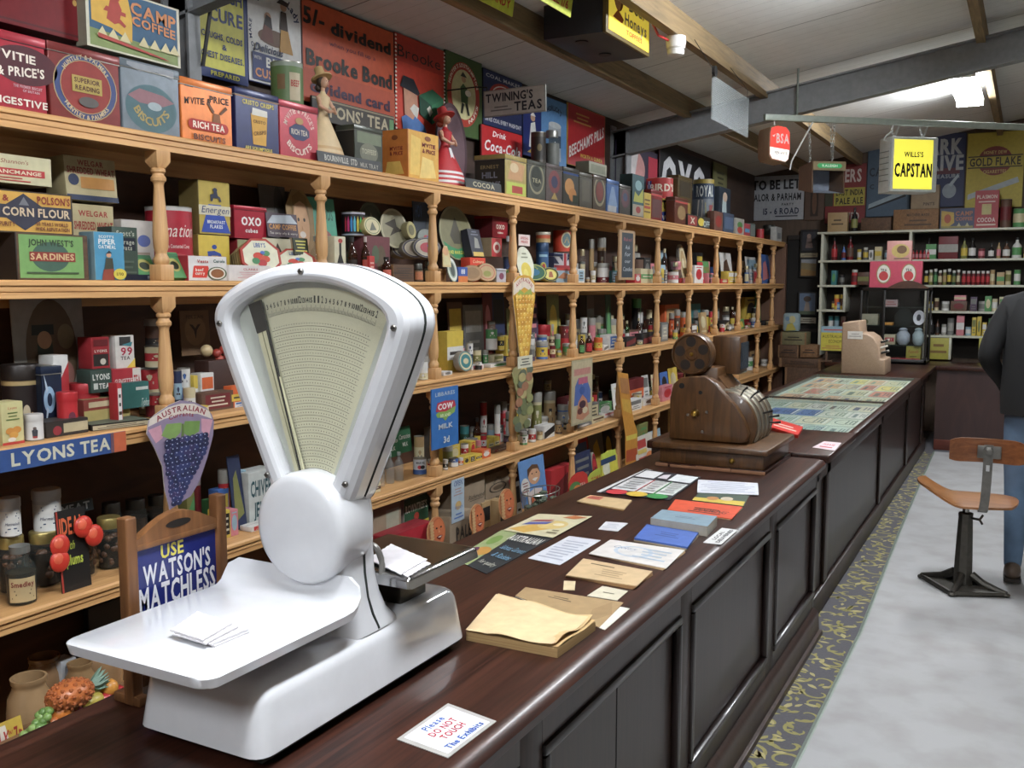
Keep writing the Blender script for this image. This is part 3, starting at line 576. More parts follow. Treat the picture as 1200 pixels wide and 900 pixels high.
back_sign('enamel_sign', 'slate blue cigarette sign partly behind the yellow light box', YW, 1016, 1068, 168, 254, '43586c', [('t', 'CAPSTAN', .5, .62, .9, .11, '1c2430'), ('t', 'C', .12, .42, .1, .06, '1c2430'), ('p', [(.05, .12), (.06, .18), (.86, .36), (.88, .30)], '8fa0aa'), ('p', [(.05, .10), (.06, .12), (.88, .30), (.9, .27)], '14181c')], '26303a')
back_sign('enamel_sign', 'navy cigarette sign with pale lettering and a silver medal', YW, 1069, 1131, 157, 243, '1f2a52', [('r', .02, .45, .9, .53, '5c2430'), ('t', 'PARK', .52, .82, .82, .2, 'a9adb0', 'bx'), ('t', 'DRIVE', .54, .60, .84, .19, 'a9adb0', 'bx'), ('t', 'FOR PLEASURE', .5, .42, .8, .05, '9aa0a4'), ('e', .72, .22, .13, .1, '8e98a0'), ('p', [(.7, .3), (.86, .44), (.9, .42), (.76, .28)], 'a9b4bc'), ('r', .1, .04, .45, .2, '4a2030')], '10162e')
back_sign('enamel_sign', 'bright yellow cigarette sign with a red disc and black band lettering', YW, 1132, 1200, 154, 244, 'b9a621', [('e', .5, .62, .3, .19, '7c2a22'), ('r', .03, .53, .97, .69, 'b9a621'), ('ring', .5, .61, .0, .0, .5, '2c2412'), ('r', .03, .53, .97, .545, '33290f'), ('r', .03, .675, .97, .69, '33290f'), ('t', 'GOLD FLAKE', .5, .61, .88, .1, '2a2010'), ('p', [(.05, .12), (.05, .19), (.9, .40), (.93, .33)], 'aab4b4'), ('t', 'HONEY DEW', .5, .73, .4, .04, 'c9b060'), ('t', 'CIGARETTES', .5, .48, .4, .04, 'c9b060')], '6a5c14')
back_sign('enamel_sign', 'dark red sign at the end of the row, beyond the yellow one', YW, 1202, 1240, 165, 243, '7c2222', [('t', 'TEA', .5, .5, .6, .3, 'c8b8b0')])
# pictures down the end wall between the two sets of shelves
PY = YB-.062
for (x0, x1, yt, yb, c, d, lab) in ((938, 958, 269, 296, '141414', [('r', .12, .1, .88, .9, '2b2b33'), ('p', [(.3, .2), (.4, .7), (.6, .7), (.75, .2)], '6d5a56'), ('e', .5, .72, .12, .1, '8a7468')], 'small dark framed portrait at the top of the end wall'),
    (937, 958, 302, 325, '141414', [('r', .08, .08, .92, .92, '7a6c4a'), ('p', [(.08, .08), (.08, .45), (.92, .3), (.92, .08)], '8a6a34'), ('p', [(.08, .75), (.92, .7), (.92, .92), (.08, .92)], '8a8f94')], 'small framed landscape below the dark portrait'),
    (935, 957, 342, 370, '141414', [('r', .08, .06, .92, .94, '5d6f88'), ('p', [(.3, .1), (.42, .6), (.6, .55), (.66, .1)], '8a7a70'), ('e', .5, .7, .2, .12, '4a3a30'), ('r', .08, .06, .92, .2, '4f5a44')], 'small framed picture of a figure under a blue sky')):
    back_sign('framed_picture', lab, PY, x0, x1, yt, yb, c, d, cat='picture', th=.02)
back_sign('price_card', 'cream price strip under the dark portrait', PY, 938, 958, 296.5, 301.5, '9a8f72', [('l', .1, .2, .9, .8, 2, '5a5040')], cat='price card')
back_sign('price_card', 'cream price strip under the framed figure picture', PY, 936, 956, 372, 379, '9a9484', [('l', .1, .2, .9, .8, 2, '5a5040')], cat='price card')
mb = MB(); a = on_y(922, 330, YB-.02).x; b = on_y(962, 330, YB-.02).x; mb.box(0, b-a, 0, .02, 0, 2.25, M('15120f', .8)); mb.box(0, b-a, -.01, 0, 1.1, 1.14, M('2a211b', .7)); mb.box(0, b-a, -.012, 0, 2.2, 2.25, M('2a211b', .7))
tag(mb.build('backing_board', None, (a, YB-.024, 0)), 'tall black backing board behind the small framed pictures', 'backing board')
# ================================================================ things hung from the roof
def chain(mb, p, q, m=None):
    p, q = Vector(p), Vector(q); n = max(3, int((q-p).length/.028)); m = m or M('b8bcb8', .4, .6)
    for i in range(n):
        c = p.lerp(q, (i+.5)/n); l = (q-p).length/n*.62; d = (q-p).normalized(); s_ = Vector((.007, 0, 0)) if i % 2 else Vector((0, .007, 0))
        mb.tube([c-d*l, c-d*l*.6+s_, c+d*l*.6+s_, c+d*l, c+d*l*.6-s_, c-d*l*.6-s_, c-d*l], .0022, m, 5)
RA = R(40); ra = on_y(896, 137.5, 7.02); 
def rail_at(px):           # point on the rail above an image column
    d = _ray(px, 140); t_ = Vector((math.cos(RA), math.sin(RA))); den = d.x*t_.y-d.y*t_.x; s_ = (ra.x*t_.y-ra.y*t_.x)/den; return Vector((d.x*s_, d.y*s_, ra.z))
mb = MB(); rl = 2.9
mb.box(0, rl, -.018, .018, -.022, .022, M('aab4a8', .45, .3), .003)
rail = mb.build('hanging_rail', None, ra, 0, (0, 0, RA)); tag(rail, 'long pale metal rail hung under the roof beyond the steel beam', 'rail')
for s_ in (.25, 2.4):
    mb = MB(); mb.box(s_-.006, s_+.006, -.006, .006, .02, ceil_z(ra.x+s_*math.cos(RA))-ra.z, M('8a928a', .5, .4))
    mb.build('hanger_rod', rail)
# yellow light box
p = on_y(1046, 221, rail_at(1062).y-.18); t = empty('light_box_sign', (p.x, p.y, p.z), RA); tag(t, 'yellow illuminated cigarette sign in a grey ribbed case, hung from the rail', 'light box')
W_, H_, D_ = .315, .355, .2; GR = M('bfc5c1', .5)
mb = MB(); mb.box(-.02, W_+.045, .0, .02, -.02, H_+.02, GR, .008); mb.prism([(-.02, .02), (-.02, D_-.05), (.01, D_), (W_+.015, D_), (W_+.045, D_-.05), (W_+.045, .02)], -.02, H_+.02, GR)
for i in range(6): mb.box(-.026, -.02, .03, D_-.06, .06+i*.042, .066+i*.042, M('7c857e', .5))
mb.build('case', t)
mb = MB(); mb.box(0, W_, -.006, 0, 0, H_, M('f2e800', .4, 0, 0, 0, .7)); decal(mb, near_end(-.006, 0, 0), W_, H_, [('t', "WILLS'S", .5, .70, .5, .10, '14120a'), ('t', 'CAPSTAN', .5, .38, .96, .26, '14120a', 'bx')]); mb.build('sign_face', t)
for (x_, xt) in ((.06, .03), (.06, .10), (W_-.02, W_-.05), (W_-.02, W_+.02)): mb = MB(); chain(mb, (x_, .1, H_+.02), (xt, .1, ra.z-p.z-.022)); mb.build('chain', t)
mb = MB(); mb.tube([(.05, .1, H_+.12), (.03, .08, H_+.07), (-.03, .06, H_+.03), (-.05, .06, H_-.0), (-.03, .05, H_-.01)], .006, M('d8d8d4', .5)); mb.build('cable', t)
# red and white light-up shield
p = on_y(901, 187, rail_at(906).y-.11); t = empty('shield_light_sign', (p.x, p.y, p.z), R(42)); tag(t, 'small red and white illuminated shield sign at the near end of the rail', 'light box')
sh_ = [(0, .03), (.02, 0), (.13, -.02), (.155, .0), (.165, .08), (.16, .2), (.13, .235), (.06, .245), (.01, .23), (0, .19)]
FZm = Matrix(((1, 0, 0, 0), (0, 0, 1, 0), (0, 1, 0, 0), (0, 0, 0, 1)))
mb = MB(); mb.prism(sh_, 0, .17, M('8f7256', .6), FZm, .008); mb.build('case', t)
mb = MB(); inn = [(.083+(x-.083)*.93, .11+(z-.11)*.93) for x, z in sh_]; mb.add([(x, -.004, z) for x, z in inn], [list(range(10))], M('f03a2c', .4, 0, 0, 0, .8))
low = [(.006, .036), (.023, .009), (.127, -.011), (.149, .008), (.157, .07), (.004, .09)]; mb.add([(x, -.005, z) for x, z in low], [list(range(6))], M('f0ece4', .4, 0, 0, 0, .7))
decal(mb, near_end(-.004, 0, 0), .165, .24, [('t', 'BSA', .62, .62, .6, .26, 'f6ece6', 'b', -.05), ('t', 'SERVICE', .55, .2, .62, .09, '55505a', 'b', -.05), ('p', [(.12, .7), (.2, .66), (.28, .76), (.2, .72)], 'f6ece6')]); mb.build('sign_face', t)
mb = MB(); mb.tube([(.08, .08, .243), (.08, .08, .30), (.07, .08, .33), (.09, .08, ra.z-p.z-.023)], .004, M('d8d8d4', .5)); mb.build('hook', t)
# brown hooded sign
p = on_y(953, 226, rail_at(966).y-.15); t = empty('hooded_sign', (p.x, p.y, p.z), R(38)); tag(t, 'brown hooded bicycle sign with a green badge, hung on chains from the rail', 'hanging sign')
BW = M('5e4632', .5); W_, H_ = .235, .225
mb = MB()
for x in (-.008, W_): mb.add([(x, .0, 0), (x+.008, .0, 0), (x, .02, H_), (x+.008, .02, H_), (x, .22, .04), (x+.008, .22, .04), (x, .22, H_-.02), (x+.008, .22, H_-.02)], [(0, 1, 3, 2), (4, 6, 7, 5), (0, 2, 6, 4), (1, 5, 7, 3), (0, 4, 5, 1), (2, 3, 7, 6)], BW)
mb.add([(0, .02, H_), (W_, .02, H_), (W_, .22, H_-.02), (0, .22, H_-.02)], [(0, 1, 2, 3)], BW); mb.add([(0, .22, .04), (W_, .22, .04), (W_, .22, H_-.02), (0, .22, H_-.02)], [(0, 1, 2, 3)], M('8a94a4', .5)); mb.add([(0, 0, 0), (W_, 0, 0), (W_, .22, .04), (0, .22, .04)], [(0, 1, 2, 3)], M('9aa4b4', .5))
mb.box(-.008, W_+.008, -.004, .012, H_-.065, H_, M('8a7654', .5)); mb.build('hood', t)
mb = MB(); mb.prism([(.02, .0), (.035, -.016), (.2, -.016), (.215, .0), (.2, .016), (.035, .016)], 0, .003, M('2f9a58', .4, 0, 0, 0, .35), Matrix.Translation((0, -.005, H_-.032)) @ Matrix.Rotation(PI/2, 4, 'X')); decal(mb, near_end(-.0085, 0, H_-.05), W_, .036, [('t', 'RALEIGH', .5, .5, .5, .45, 'e8f4e8')]); mb.build('badge', t)
for (x_, xt) in ((.02, .0), (.19, .17), (.19, .2)): mb = MB(); chain(mb, (x_, .1, H_), (xt, .1, ra.z-p.z-.022)); mb.build('chain', t)
mb = MB(); mb.tube([(-.16, .05, H_-.06), (-.15, .05, H_), (-.08, .06, H_+.12), (.02, .08, ra.z-p.z-.024)], .006, M('d8d8d4', .5)); mb.build('cable', t)
# cloudy plastic sheet
X = -1.65; c = [on_x(835, 88, X), on_x(877, 115, X), on_x(877, 158, X), on_x(835, 140, X)]; z0 = min(c[2].z, c[3].z); y0, y1 = c[0].y, c[1].y
mb = MB(); mb.box(-.004, .004, 0, y1-y0, 0, c[0].z-c[3].z, ACRY); t = empty('hanging_sheet', (X, y0, c[3].z)); tag(t, 'cloudy ribbed plastic sheet hanging by wires in front of the steel beam', 'plastic sheet')
for i in range(20): mb.box(.004, .0065, .02, y1-y0-.02, .02+i*.011, .025+i*.011, ACRY)
mb.build('sheet', t); h = c[0].z-c[3].z
mb = MB(); mb.tube([(0, .01, h-.01), (0, .02, h+.03), (-.12, .03, ceil_z(X)-.125-c[3].z)], .002, BLACK); mb.build('wire', t)
mb = MB(); mb.tube([(0, y1-y0-.03, h-.01), (0, y1-y0-.02, h+.05), (-.13, y1-y0, ceil_z(X)-.125-c[3].z)], .002, BLACK); mb.build('wire', t)
mb = MB(); mb.lathe([(.03, -.008), (.03, .008)], BLACK, seg=18, mat=Matrix.Translation((.012, .0, h+.02)) @ Matrix.Rotation(PI/2, 4, 'Y')); mb.build('disc', t)
# smoke detector with red cable
p = on_z(817, 40, ceil_z(-1.8)-.135); t = empty('smoke_detector', (-1.8, p.y, ceil_z(-1.8)-.135)); tag(t, 'round white smoke detector with red cable under a roof timber', 'smoke detector')
mb = MB(); mb.lathe([(.03, -.105), (.045, -.098), (.048, -.075), (.040, -.07), (.052, -.06), (.056, -.03), (.054, 0)], M('e6e4e0', .4), seg=28); mb.build('housing', t)
mb = MB(); mb.tube([(-.02, -.03, -.03), (-.06, -.12, -.01), (-.05, -.25, .03), (-.04, -.36, .06)], .007, M('b01c1c', .5)); mb.build('cable', t)
# lit box sign high on the roof timbers
X = -1.95; a, b = on_x(706, 36, X), on_x(757, 69, X); zb = (a.z+b.z)/2; H_ = .34; L_ = b.y-a.y
t = empty('light_box_sign', (X, a.y, zb)); tag(t, 'dark blue box with yellow lit face and silver letters, fixed to the roof timbers', 'light box')
mb = MB(); mb.box(-.33, 0, 0, L_, 0, H_, M('20242e', .5), .004); mb.box(0, .02, 0, L_, 0, H_, M('6e5c2c', .5), .004)
for q in (.2, .7): mb.lathe([(.035, -.006), (.035, 0)], BLACK, -.17, L_*q, 16)
for q in (.15, .85): mb.box(-.2, -.17, L_*q-.015, L_*q+.015, H_, ceil_z(X-.185)-zb, M('4a4a44', .6))
mb.build('case', t)
mb = MB(); mb.box(.02, .023, .03, L_-.02, .02, H_-.03, M('f0d416', .4, 0, 0, 0, .45)); decal(mb, front(.023, .03, .02), L_-.05, H_-.05, [('e', .22, .62, .11, .22, '7a4a1c'), ('e', .2, .55, .07, .15, 'd8a070'), ('p', [(.08, .25), (.2, .42), (.34, .3), (.3, .22)], 'c86a2c'), ('t', 'Bear', .68, .62, .44, .2, '9aa09c'), ('t', 'Honeys', .64, .34, .56, .2, '9aa09c'), ('t', 'TOFFEES', .6, .12, .4, .08, 'c86a2c')]); mb.build('sign_face', t)
# two fluorescent yellow cards at the top edge
for (x0, x1, yb0, yb1, X, lab, tx) in ((556, 600, 0, 17, -2.28, 'fluorescent yellow card on a roof timber, the nearer of two', 'CANDY'), (622, 668, -8, 22, -2.05, 'fluorescent yellow card with red print hung beside the dark blue light box', 'SALE 1/6')):
    a, b = on_x(x0, yb0, X), on_x(x1, yb1, X); z0 = (a.z+b.z)/2; w = b.y-a.y
    mb = MB(); mb.box(-.003, .003, 0, w, 0, .26, M('d4e01c', .5)); decal(mb, front(.003, 0, 0), w, .26, [('t', tx, .6, .18, .6, .14, 'c8321c')]); tag(mb.build('card_sign', None, (X, a.y, z0), 0, (0, R(8), 0)), lab, 'card sign')
# hanging tea sign
Y = 4.72; a, b = on_y(567, 138, Y), on_y(638, 126, Y); h = on_y(567, 107, Y).z-a.z
mb = MB(); w = b.x-a.x; mb.box(0, w, 0, .012, 0, h, M('8f8f88', .5, .3), .002); decal(mb, near_end(0, 0, 0), w, h, [('r', .02, .04, .98, .96, 'b0afa8'), ('t', "TWINING'S", .42, .70, .76, .3, '1c2230'), ('t', 'TEAS', .72, .30, .44, .32, '1c2230'), ('l', .12, .16, .46, .4, 2, '6a6a68')])
mb.tube([(.02, .006, h), (.02, .006, h+.02), (-.05, .006, h+.03), (-.35, .006, h+.03)], .004, BLACK)
tag(mb.build('hanging_tea_sign', None, a, 0, (0, R(-1.2), R(3))), 'small grey metal tea sign with dark capitals jutting from the wall', 'hanging sign')
# ================================================================ cash register on its drawer
t = empty('cash_register', (-1.22, 4.37, CZ)); tag(t, 'old brown cash register with a round reel on top, standing on a worn wooden drawer', 'cash register')
mb = MB(); CH = M('9a6a48', .8)
mb.box(-.25, .25, -.27, .24, .0, .018, MAHOG, .004); mb.box(-.235, .238, -.255, .24, .018, .085, REG, .004); mb.box(-.262, .262, -.285, .25, .085, .112, REG, .008)
for (xa, xb) in ((-.25, -.19), (-.18, -.06), (-.06, .1), (.1, .25)): mb.box(xa, xb, -.274, -.262, .0, .010+.008*((xa*37) % 1), CH, .003)
mb.build('drawer', t)
mb = MB(); mb.lathe([(.012, 0), (.012, .01), (.007, .014)], BRASS, seg=12, mat=Matrix.Translation((.1, -.255, .05)) @ Matrix.Rotation(PI/2, 4, 'X')); mb.build('lock', t)
pf = [(784, 514), (785, 466), (789, 450), (797, 443), (806, 441.5), (826, 441), (838, 449), (850, 463), (862, 476), (871, 492), (877, 509), (874, 518), (868, 520)]
P2 = [on_y(x, y, 4.18) for x, y in pf]; P2 = [(q.x+1.22, max(.113, q.z-CZ)) for q in P2]
mb = MB(); mb.prism(P2, -.19, -.15, REG, YZ, .006)
for (x, y, r, m) in ((799, 452, .013, BLACK), (821, 460, .009, BLACK)): q = on_y(x, y, 4.18); mb.lathe([(r, 0), (r, .002)], m, seg=16, mat=Matrix.Translation((q.x+1.22, -.19, q.z-CZ)) @ RX)
mb.build('side_plate', t)
q = on_y(815, 484, 4.18); mb = MB(); mb.lathe([(.018, 0), (.018, .012), (.012, .03), (.0, .034)], BRASS, seg=16, mat=Matrix.Translation((q.x+1.22, -.19, q.z-CZ)) @ RX)
for (x, y) in ((806, 486), (828, 483), (823, 506)): w_ = on_y(x, y, 4.18); mb.lathe([(.007, 0), (.006, .005), (0, .006)], STEEL, seg=10, mat=Matrix.Translation((w_.x+1.22, -.19, w_.z-CZ)) @ RX)
mb.build('side_knob', t)
mb = MB(); P3 = [(x*.96-.008, .113+(z-.113)*.95) for x, z in P2]; mb.prism(P3, -.15, .2, REG, YZ); mb.build('body', t)
mb = MB(); cx, cz, rr = -.045, .235, .150
for i in range(9):
    y = -.13+i*.036; m = M('9a9484', .3, .8) if i % 2 else REG
    mb.lathe([(rr, 0), (rr+(.012 if i % 2 else .006), .004), (rr+(.012 if i % 2 else .006), .030), (rr, .034)], m, seg=48, mat=Matrix.Translation((cx+.06, y+.034, cz-.05)) @ RX)
mb.build('key_drum', t)
for i, (a, y) in enumerate(((62, -.09), (50, -.02), (38, .05), (18, .0), (8, .1), (-2, .12))):
    mb = MB(); d = Vector((math.cos(R(a)), 0, math.sin(R(a)))); c = Vector((cx+.06, y, cz-.05)); mb.tube([c+d*(rr-.01), c+d*(rr+.03), c+d*(rr+.045)+Vector((.012, .0, .004))], [.004, .004, .006], BLACK); mb.build('lever', t)
q = on_y(811, 415, 4.28); rc = .098; mb = MB(); M_ = Matrix.Translation((q.x+1.22, 4.28-4.37, q.z-CZ)) @ RX
mb.lathe([(rc*.93, -.06), (rc, -.05), (rc, .0), (rc*.93, .012), (rc*.9, .012), (rc*.86, .004), (.03, .004), (.025, .010), (0, .011)], REG, seg=40, mat=M_)
for i in range(5):
    a = 2*PI*i/5+.4; mb.lathe([(.024, .0045), (.024, .0052)], M('1e120a', .6), .058*math.cos(a), .058*math.sin(a), 18, mat=M_)
mb.lathe([(.010, .010), (.007, .016), (0, .017)], BRASS, seg=12, mat=M_); mb.build('paper_reel', t)
mb = MB(); mb.box(-.19, -.03, -.055, .10, .24, .44, REG, .01); mb.prism([(-.03, .24), (-.03, .40), (.06, .30), (.09, .24)], -.05, .16, REG, YZ); mb.box(-.10, .035, .08, .22, .40, .58, REG, .008); mb.build('upper_case', t)
mb = MB(); mb.box(.035, .041, .09, .21, .425, .55, M('39424a', .15)); mb.build('display_window', t)
# beige covered register on the far counter
q0 = on_z(985, 438, FZ); pf = [(985, 438), (987, 378), (1007, 376), (1008, 391), (1016, 391), (1024, 396), (1030, 405), (1031, 421), (1037, 421.5), (1037, 441)]
BE = wood('beige_wrinkle_paint', '94785f', 'a58a70', (60, 60, 60), .55)
P2 = [on_y(x, y, q0.y) for x, y in pf]; P2 = [(q.x-q0.x, max(0, q.z-FZ)) for q in P2]; P2[0] = (0, 0); P2[-1] = (P2[-1][0], 0)
t = empty('till_machine', (q0.x, q0.y, FZ)); tag(t, 'beige metal till with a curved front on the far counter beside the display cabinet', 'cash register')
mb = MB(); mb.prism(P2, 0, .42, BE, YZ, .012); decal(mb, near_end(-.002, .05, .32), .13, .07, [('r', 0, 0, 1, 1, 'd4cec8'), ('l', .1, .2, .9, .8, 2, '9a9490')]); mb.build('case', t)
for i in range(6):
    mb = MB(); z_ = .19+.05*(i % 3); y = .1+.12*(i//3); mb.tube([(P2[7][0]-.01, y, z_), (P2[7][0]+.05, y, z_+.02)], .010, M('c8c4b8' if i % 2 else '1c1c1c', .4)); mb.build('key', t)
# ================================================================ stool
SB = Vector((-.25, 5.66, .006)); t = empty('work_stool', SB); tag(t, 'industrial swivel chair with a pale ply seat and cast iron pedestal', 'stool')
IR = M('55514a', .45, .7, .25)
mb = MB(); cs = [Vector((-.215, .09, 0)), Vector((-.04, -.18, 0)), Vector((.215, -.06, 0)), Vector((.05, .20, 0))]
for i in range(4):
    a, b = cs[i], cs[(i+1) % 4]; 
    mb.tube([a+Vector((0, 0, .014)), b+Vector((0, 0, .014))], .014, IR, 6); mb.tube([a+Vector((0, 0, .016)), a*.5+Vector((0, 0, .045)), a*.2+Vector((0, 0, .085))], [.017, .02, .024], IR, 8)
    m1 = (a+b)/2; mb.add([a*.98+Vector((0, 0, .018)), b*.98+Vector((0, 0, .018)), b*.55+Vector((0, 0, .04)), a*.55+Vector((0, 0, .04))], [(0, 1, 2, 3)], IR); mb.ball(a+Vector((0, 0, .012)), (.022, .022, .012), IR, 10, 6)
mb.build('base', t)
mb = MB(); rows = [(.056, .02), (.05, .06), (.046, .2), (.038, .40), (.04, .42), (.03, .425)]
vs = [(r*math.cos(a), r*math.sin(a), z_) for r, z_ in rows for a in [PI/8+PI/4*i for i in range(8)]]; mb.add(vs, [(j*8+i, j*8+(i+1) % 8, (j+1)*8+(i+1) % 8, (j+1)*8+i) for j in range(5) for i in range(8)]+[tuple(range(40, 48))], IR); mb.build('pedestal', t)
mb = MB(); mb.lathe([(.017, .42), (.017, .49), (.06, .492), (.06, .498)], M('b8b6b0', .25, 1), seg=16); mb.build('screw_post', t)
mb = MB(); mb.tube([(.03, -.02, .40), (.07, -.04, .40)], .007, IR); mb.tube([(.07, -.04, .40), (.085, -.03, .425)], .006, IR); mb.tube([(.07, -.04, .40), (.085, -.05, .378)], .006, IR); mb.build('wing_nut', t)
def seat_z(u, v): return .505+.055*max(0, -u-.25)**1.4*2+.02*abs(v)**2*0-.012*max(0, u-.5)
mb = MB(); n = 16; vs = []
for k in (0, 1):
    for j in range(n+1):
        for i in range(n+1):
            u, v = -1+2*i/n, -1+2*j/n; cu = u*math.sqrt(1-v*v*.36); cv = v*math.sqrt(1-u*u*.36)
            vs.append((cu*.25, cv*.21, seat_z(u, v)+.014*cu*cu+(-.012 if k else 0)-.006*v*v))
m_ = (n+1)**2; fs = [(j*(n+1)+i, j*(n+1)+i+1, (j+1)*(n+1)+i+1, (j+1)*(n+1)+i) for j in range(n) for i in range(n)]; fs += [tuple(m_+i for i in f[::-1]) for f in fs]
rim = [i for i in range(n)]+[j*(n+1)+n for j in range(n)]+[n*(n+1)+i for i in range(n, 0, -1)]+[j*(n+1) for j in range(n, 0, -1)]
fs += [(rim[i], m_+rim[i], m_+rim[(i+1) % len(rim)], rim[(i+1) % len(rim)]) for i in range(len(rim))]
mb.add(vs, fs, PLY, Matrix.Rotation(R(8), 4, 'Z')); mb.build('seat', t)
BR = M('7d7a74', .4, .8, .2); mb = MB(); pth = [(0, .0, .485), (.08, -.12, .482), (.085, -.2, .485), (.09, -.235, .50), (.095, -.245, .54), (.098, -.23, .60), (.1, -.245, .65), (.102, -.25, .84)]
vs = []
for i, q in enumerate(pth): vs += [(q[0]-.022, q[1], q[2]), (q[0]+.022, q[1], q[2]), (q[0]+.022, q[1]-.008, q[2]-(.008 if i < 4 else 0)), (q[0]-.022, q[1]-.008, q[2]-(.008 if i < 4 else 0))]
mb.add(vs, [(4*j+i, 4*j+(i+1) % 4, 4*j+4+(i+1) % 4, 4*j+4+i) for j in range(len(pth)-1) for i in range(4)]+[(0, 1, 2, 3), tuple(4*len(pth)-4+i for i in range(4))], BR)
mb.box(.05, .16, -.256, -.246, .77, .835, BR, .003); mb.lathe([(.024, 0), (.022, .018), (.008, .022)], BR, seg=6, mat=Matrix.Translation((.102, -.258, .81)) @ RX); mb.box(.094, .11, -.262, -.256, .705, .735, M('d8d8d8', .3, .6)); mb.build('back_bracket', t)
mb = MB(); vs = []; n = 14
for i in range(n+1):
    u = -1+2*i/n; x = .095+u*.175; y = -.235-.05*u*u+.01; hh = .062*(1-.35*max(0, abs(u)-.8)*5*.6)
    for (dy, s_) in ((0, -1), (0, 1), (-.013, 1), (-.013, -1)): vs.append((x, y+dy+.02, .805+s_*hh))
mb.add(vs, [(4*j+i, 4*j+(i+1) % 4, 4*j+4+(i+1) % 4, 4*j+4+i) for j in range(n) for i in range(4)]+[(0, 1, 2, 3), tuple(4*n+i for i in range(4))], wood('ply_back', '6b3a1c', '8d5428', (4, 40, 40), .35, .3)); mb.build('backrest', t)
# ================================================================ papers and books lying on the counter
def quad_fn(c, z, lz=.0003):
    a, b, d, e = c                                                        # (0,0) (1,0) (1,1) (0,1)
    def f(X, Y, l):
        p = a*(1-X)*(1-Y)+b*X*(1-Y)+d*X*Y+e*(1-X)*Y; return (p.x, p.y, z+l*lz)
    return f
def flat(name, label, cat, px, base, design=(), z=CZ+.0005, th=.0012, group=None, wavy=0, edge=None, sheets=1):
    c = [on_z(x, y, z+th) for x, y in px]; o = sum(c, Vector((0, 0, 0)))/4; q = [Vector((v.x-o.x, v.y-o.y, 0)) for v in c]
    mb = MB(); out = []
    for i in range(4):
        a, b = q[i], q[(i+1) % 4]; n = wavy if wavy else 1
        for k in range(n):
            p = a.lerp(b, k/n)
            if wavy and k % 2: p = p*.955
            out.append((p.x, p.y))
    for s_ in range(sheets):
        k = 1-.0*s_; ro = (s_-(sheets-1)/2)*.03 if sheets > 1 else 0; t0 = th*s_/sheets; t1 = th*(s_+1)/sheets-(.0002 if s_ < sheets-1 else 0)
        cr, sr = math.cos(ro), math.sin(ro); mb.prism([(x*cr-y*sr, x*sr+y*cr) for x, y in out], t0, t1, mat_of(edge if (edge and s_ < sheets-1) else base))
    decal(mb, quad_fn(q, th), 1, 1, list(design)); ob = mb.build(name, None, (o.x, o.y, z)); tag(ob, label, cat, group); return ob
CR, PAP, TAN = 'd8bf93', 'd4d2d0', 'b59663'
flat('notice_card', 'laminated white notice with red and blue print lying nearest on the counter', 'notice', [(525, 888), (582, 845), (525, 824), (465, 866)], 'a8a49e', [('r', .07, .07, .93, .93, 'e2e6ee'), ('t', 'Please', .5, .80, .36, .13, '3558a8'), ('t', 'DO NOT', .5, .60, .48, .13, 'b8323c'), ('t', 'TOUCH', .5, .40, .42, .13, 'b8323c'), ('t', 'The Exhibits', .5, .17, .7, .12, '3558a8')], th=.0015)
# open ledger with a thick block of pages
c = [on_z(x, y, CZ+.028) for x, y in [(547, 737), (653, 757), (697, 726), (584, 694)]]; o = sum(c, Vector())/4; q = [v-o for v in c]
t = empty('open_ledger', (o.x, o.y, CZ)); tag(t, 'thick old ledger lying open on the counter with yellowed pages', 'book')
mb = MB(); mb.prism([(v.x*1.01, v.y*1.01) for v in q], 0.0008, .022, wood('old_page_edges', '8f7040', 'b8945c', (2, 2, 200), .8)); mb.build('page_block', t)
mb = MB(); f = quad_fn(q, 0)
def leafsheet(z0, curl, sc, off_, col):
    vs = []
    for j in range(7):
        for i in range(13):
            u, v = i/12, j/6; p = f(off_[0]+sc*u, off_[1]+sc*v, 0); h = .0035*math.exp(-((u-.27)/.05)**2)*-1+.006*math.exp(-((u-.42)/.2)**2)+curl*max(0, u-.8)*.12*(1+math.sin(v*7))
            vs.append((p[0], p[1], z0+h))
    mb.add(vs, [(j*13+i, j*13+i+1, (j+1)*13+i+1, (j+1)*13+i) for j in range(6) for i in range(12)], M(col, .8))
leafsheet(.0225, .12, 1.0, (.005, .005), 'c9a468'); leafsheet(.0245, .35, .98, (.0, .02), 'd0ad74'); leafsheet(.0265, .22, .965, (-.01, -.01), 'd9bb8a'); mb.build('open_page', t)
flat('paper_sheet', 'white paper sheet peeping out under the brown envelope', 'paper', [(604, 699), (709, 738), (738, 713), (616, 690)], 'd8d2c4')
flat('brown_envelope', 'large brown envelope lying half under the open ledger', 'envelope', [(604, 698), (702, 735), (731, 706), (616, 688)], 'a5875a', [('l', .3, .55, .55, .75, 2, '5a4a34'), ('p', [(.86, 0), (1, .5), (.9, .94), (.8, .5)], '97794e')], z=CZ+.002)
flat('small_card', 'tiny buff ticket lying alone on the counter', 'ticket', [(660, 691), (673.5, 691.5), (674.5, 681), (661, 680.5)], 'd2bd92')
flat('paper_slip', 'cream paper slip just beyond the brown envelope', 'paper', [(688, 698), (723, 703.5), (736, 692.5), (706, 686.5)], 'cfc6ac', [('l', .3, .4, .7, .6, 1, '7a745f')])
flat('exercise_book', 'stack of tan exercise books with worn edges beyond the small ticket', 'book', [(663, 673), (744, 687), (765, 670), (686, 654)], 'cdae80', [('l', .15, .72, .5, .85, 1, '6a5638'), ('l', .35, .2, .75, .65, 4, 'a88c64')], th=.009, sheets=4, edge='9a7448')
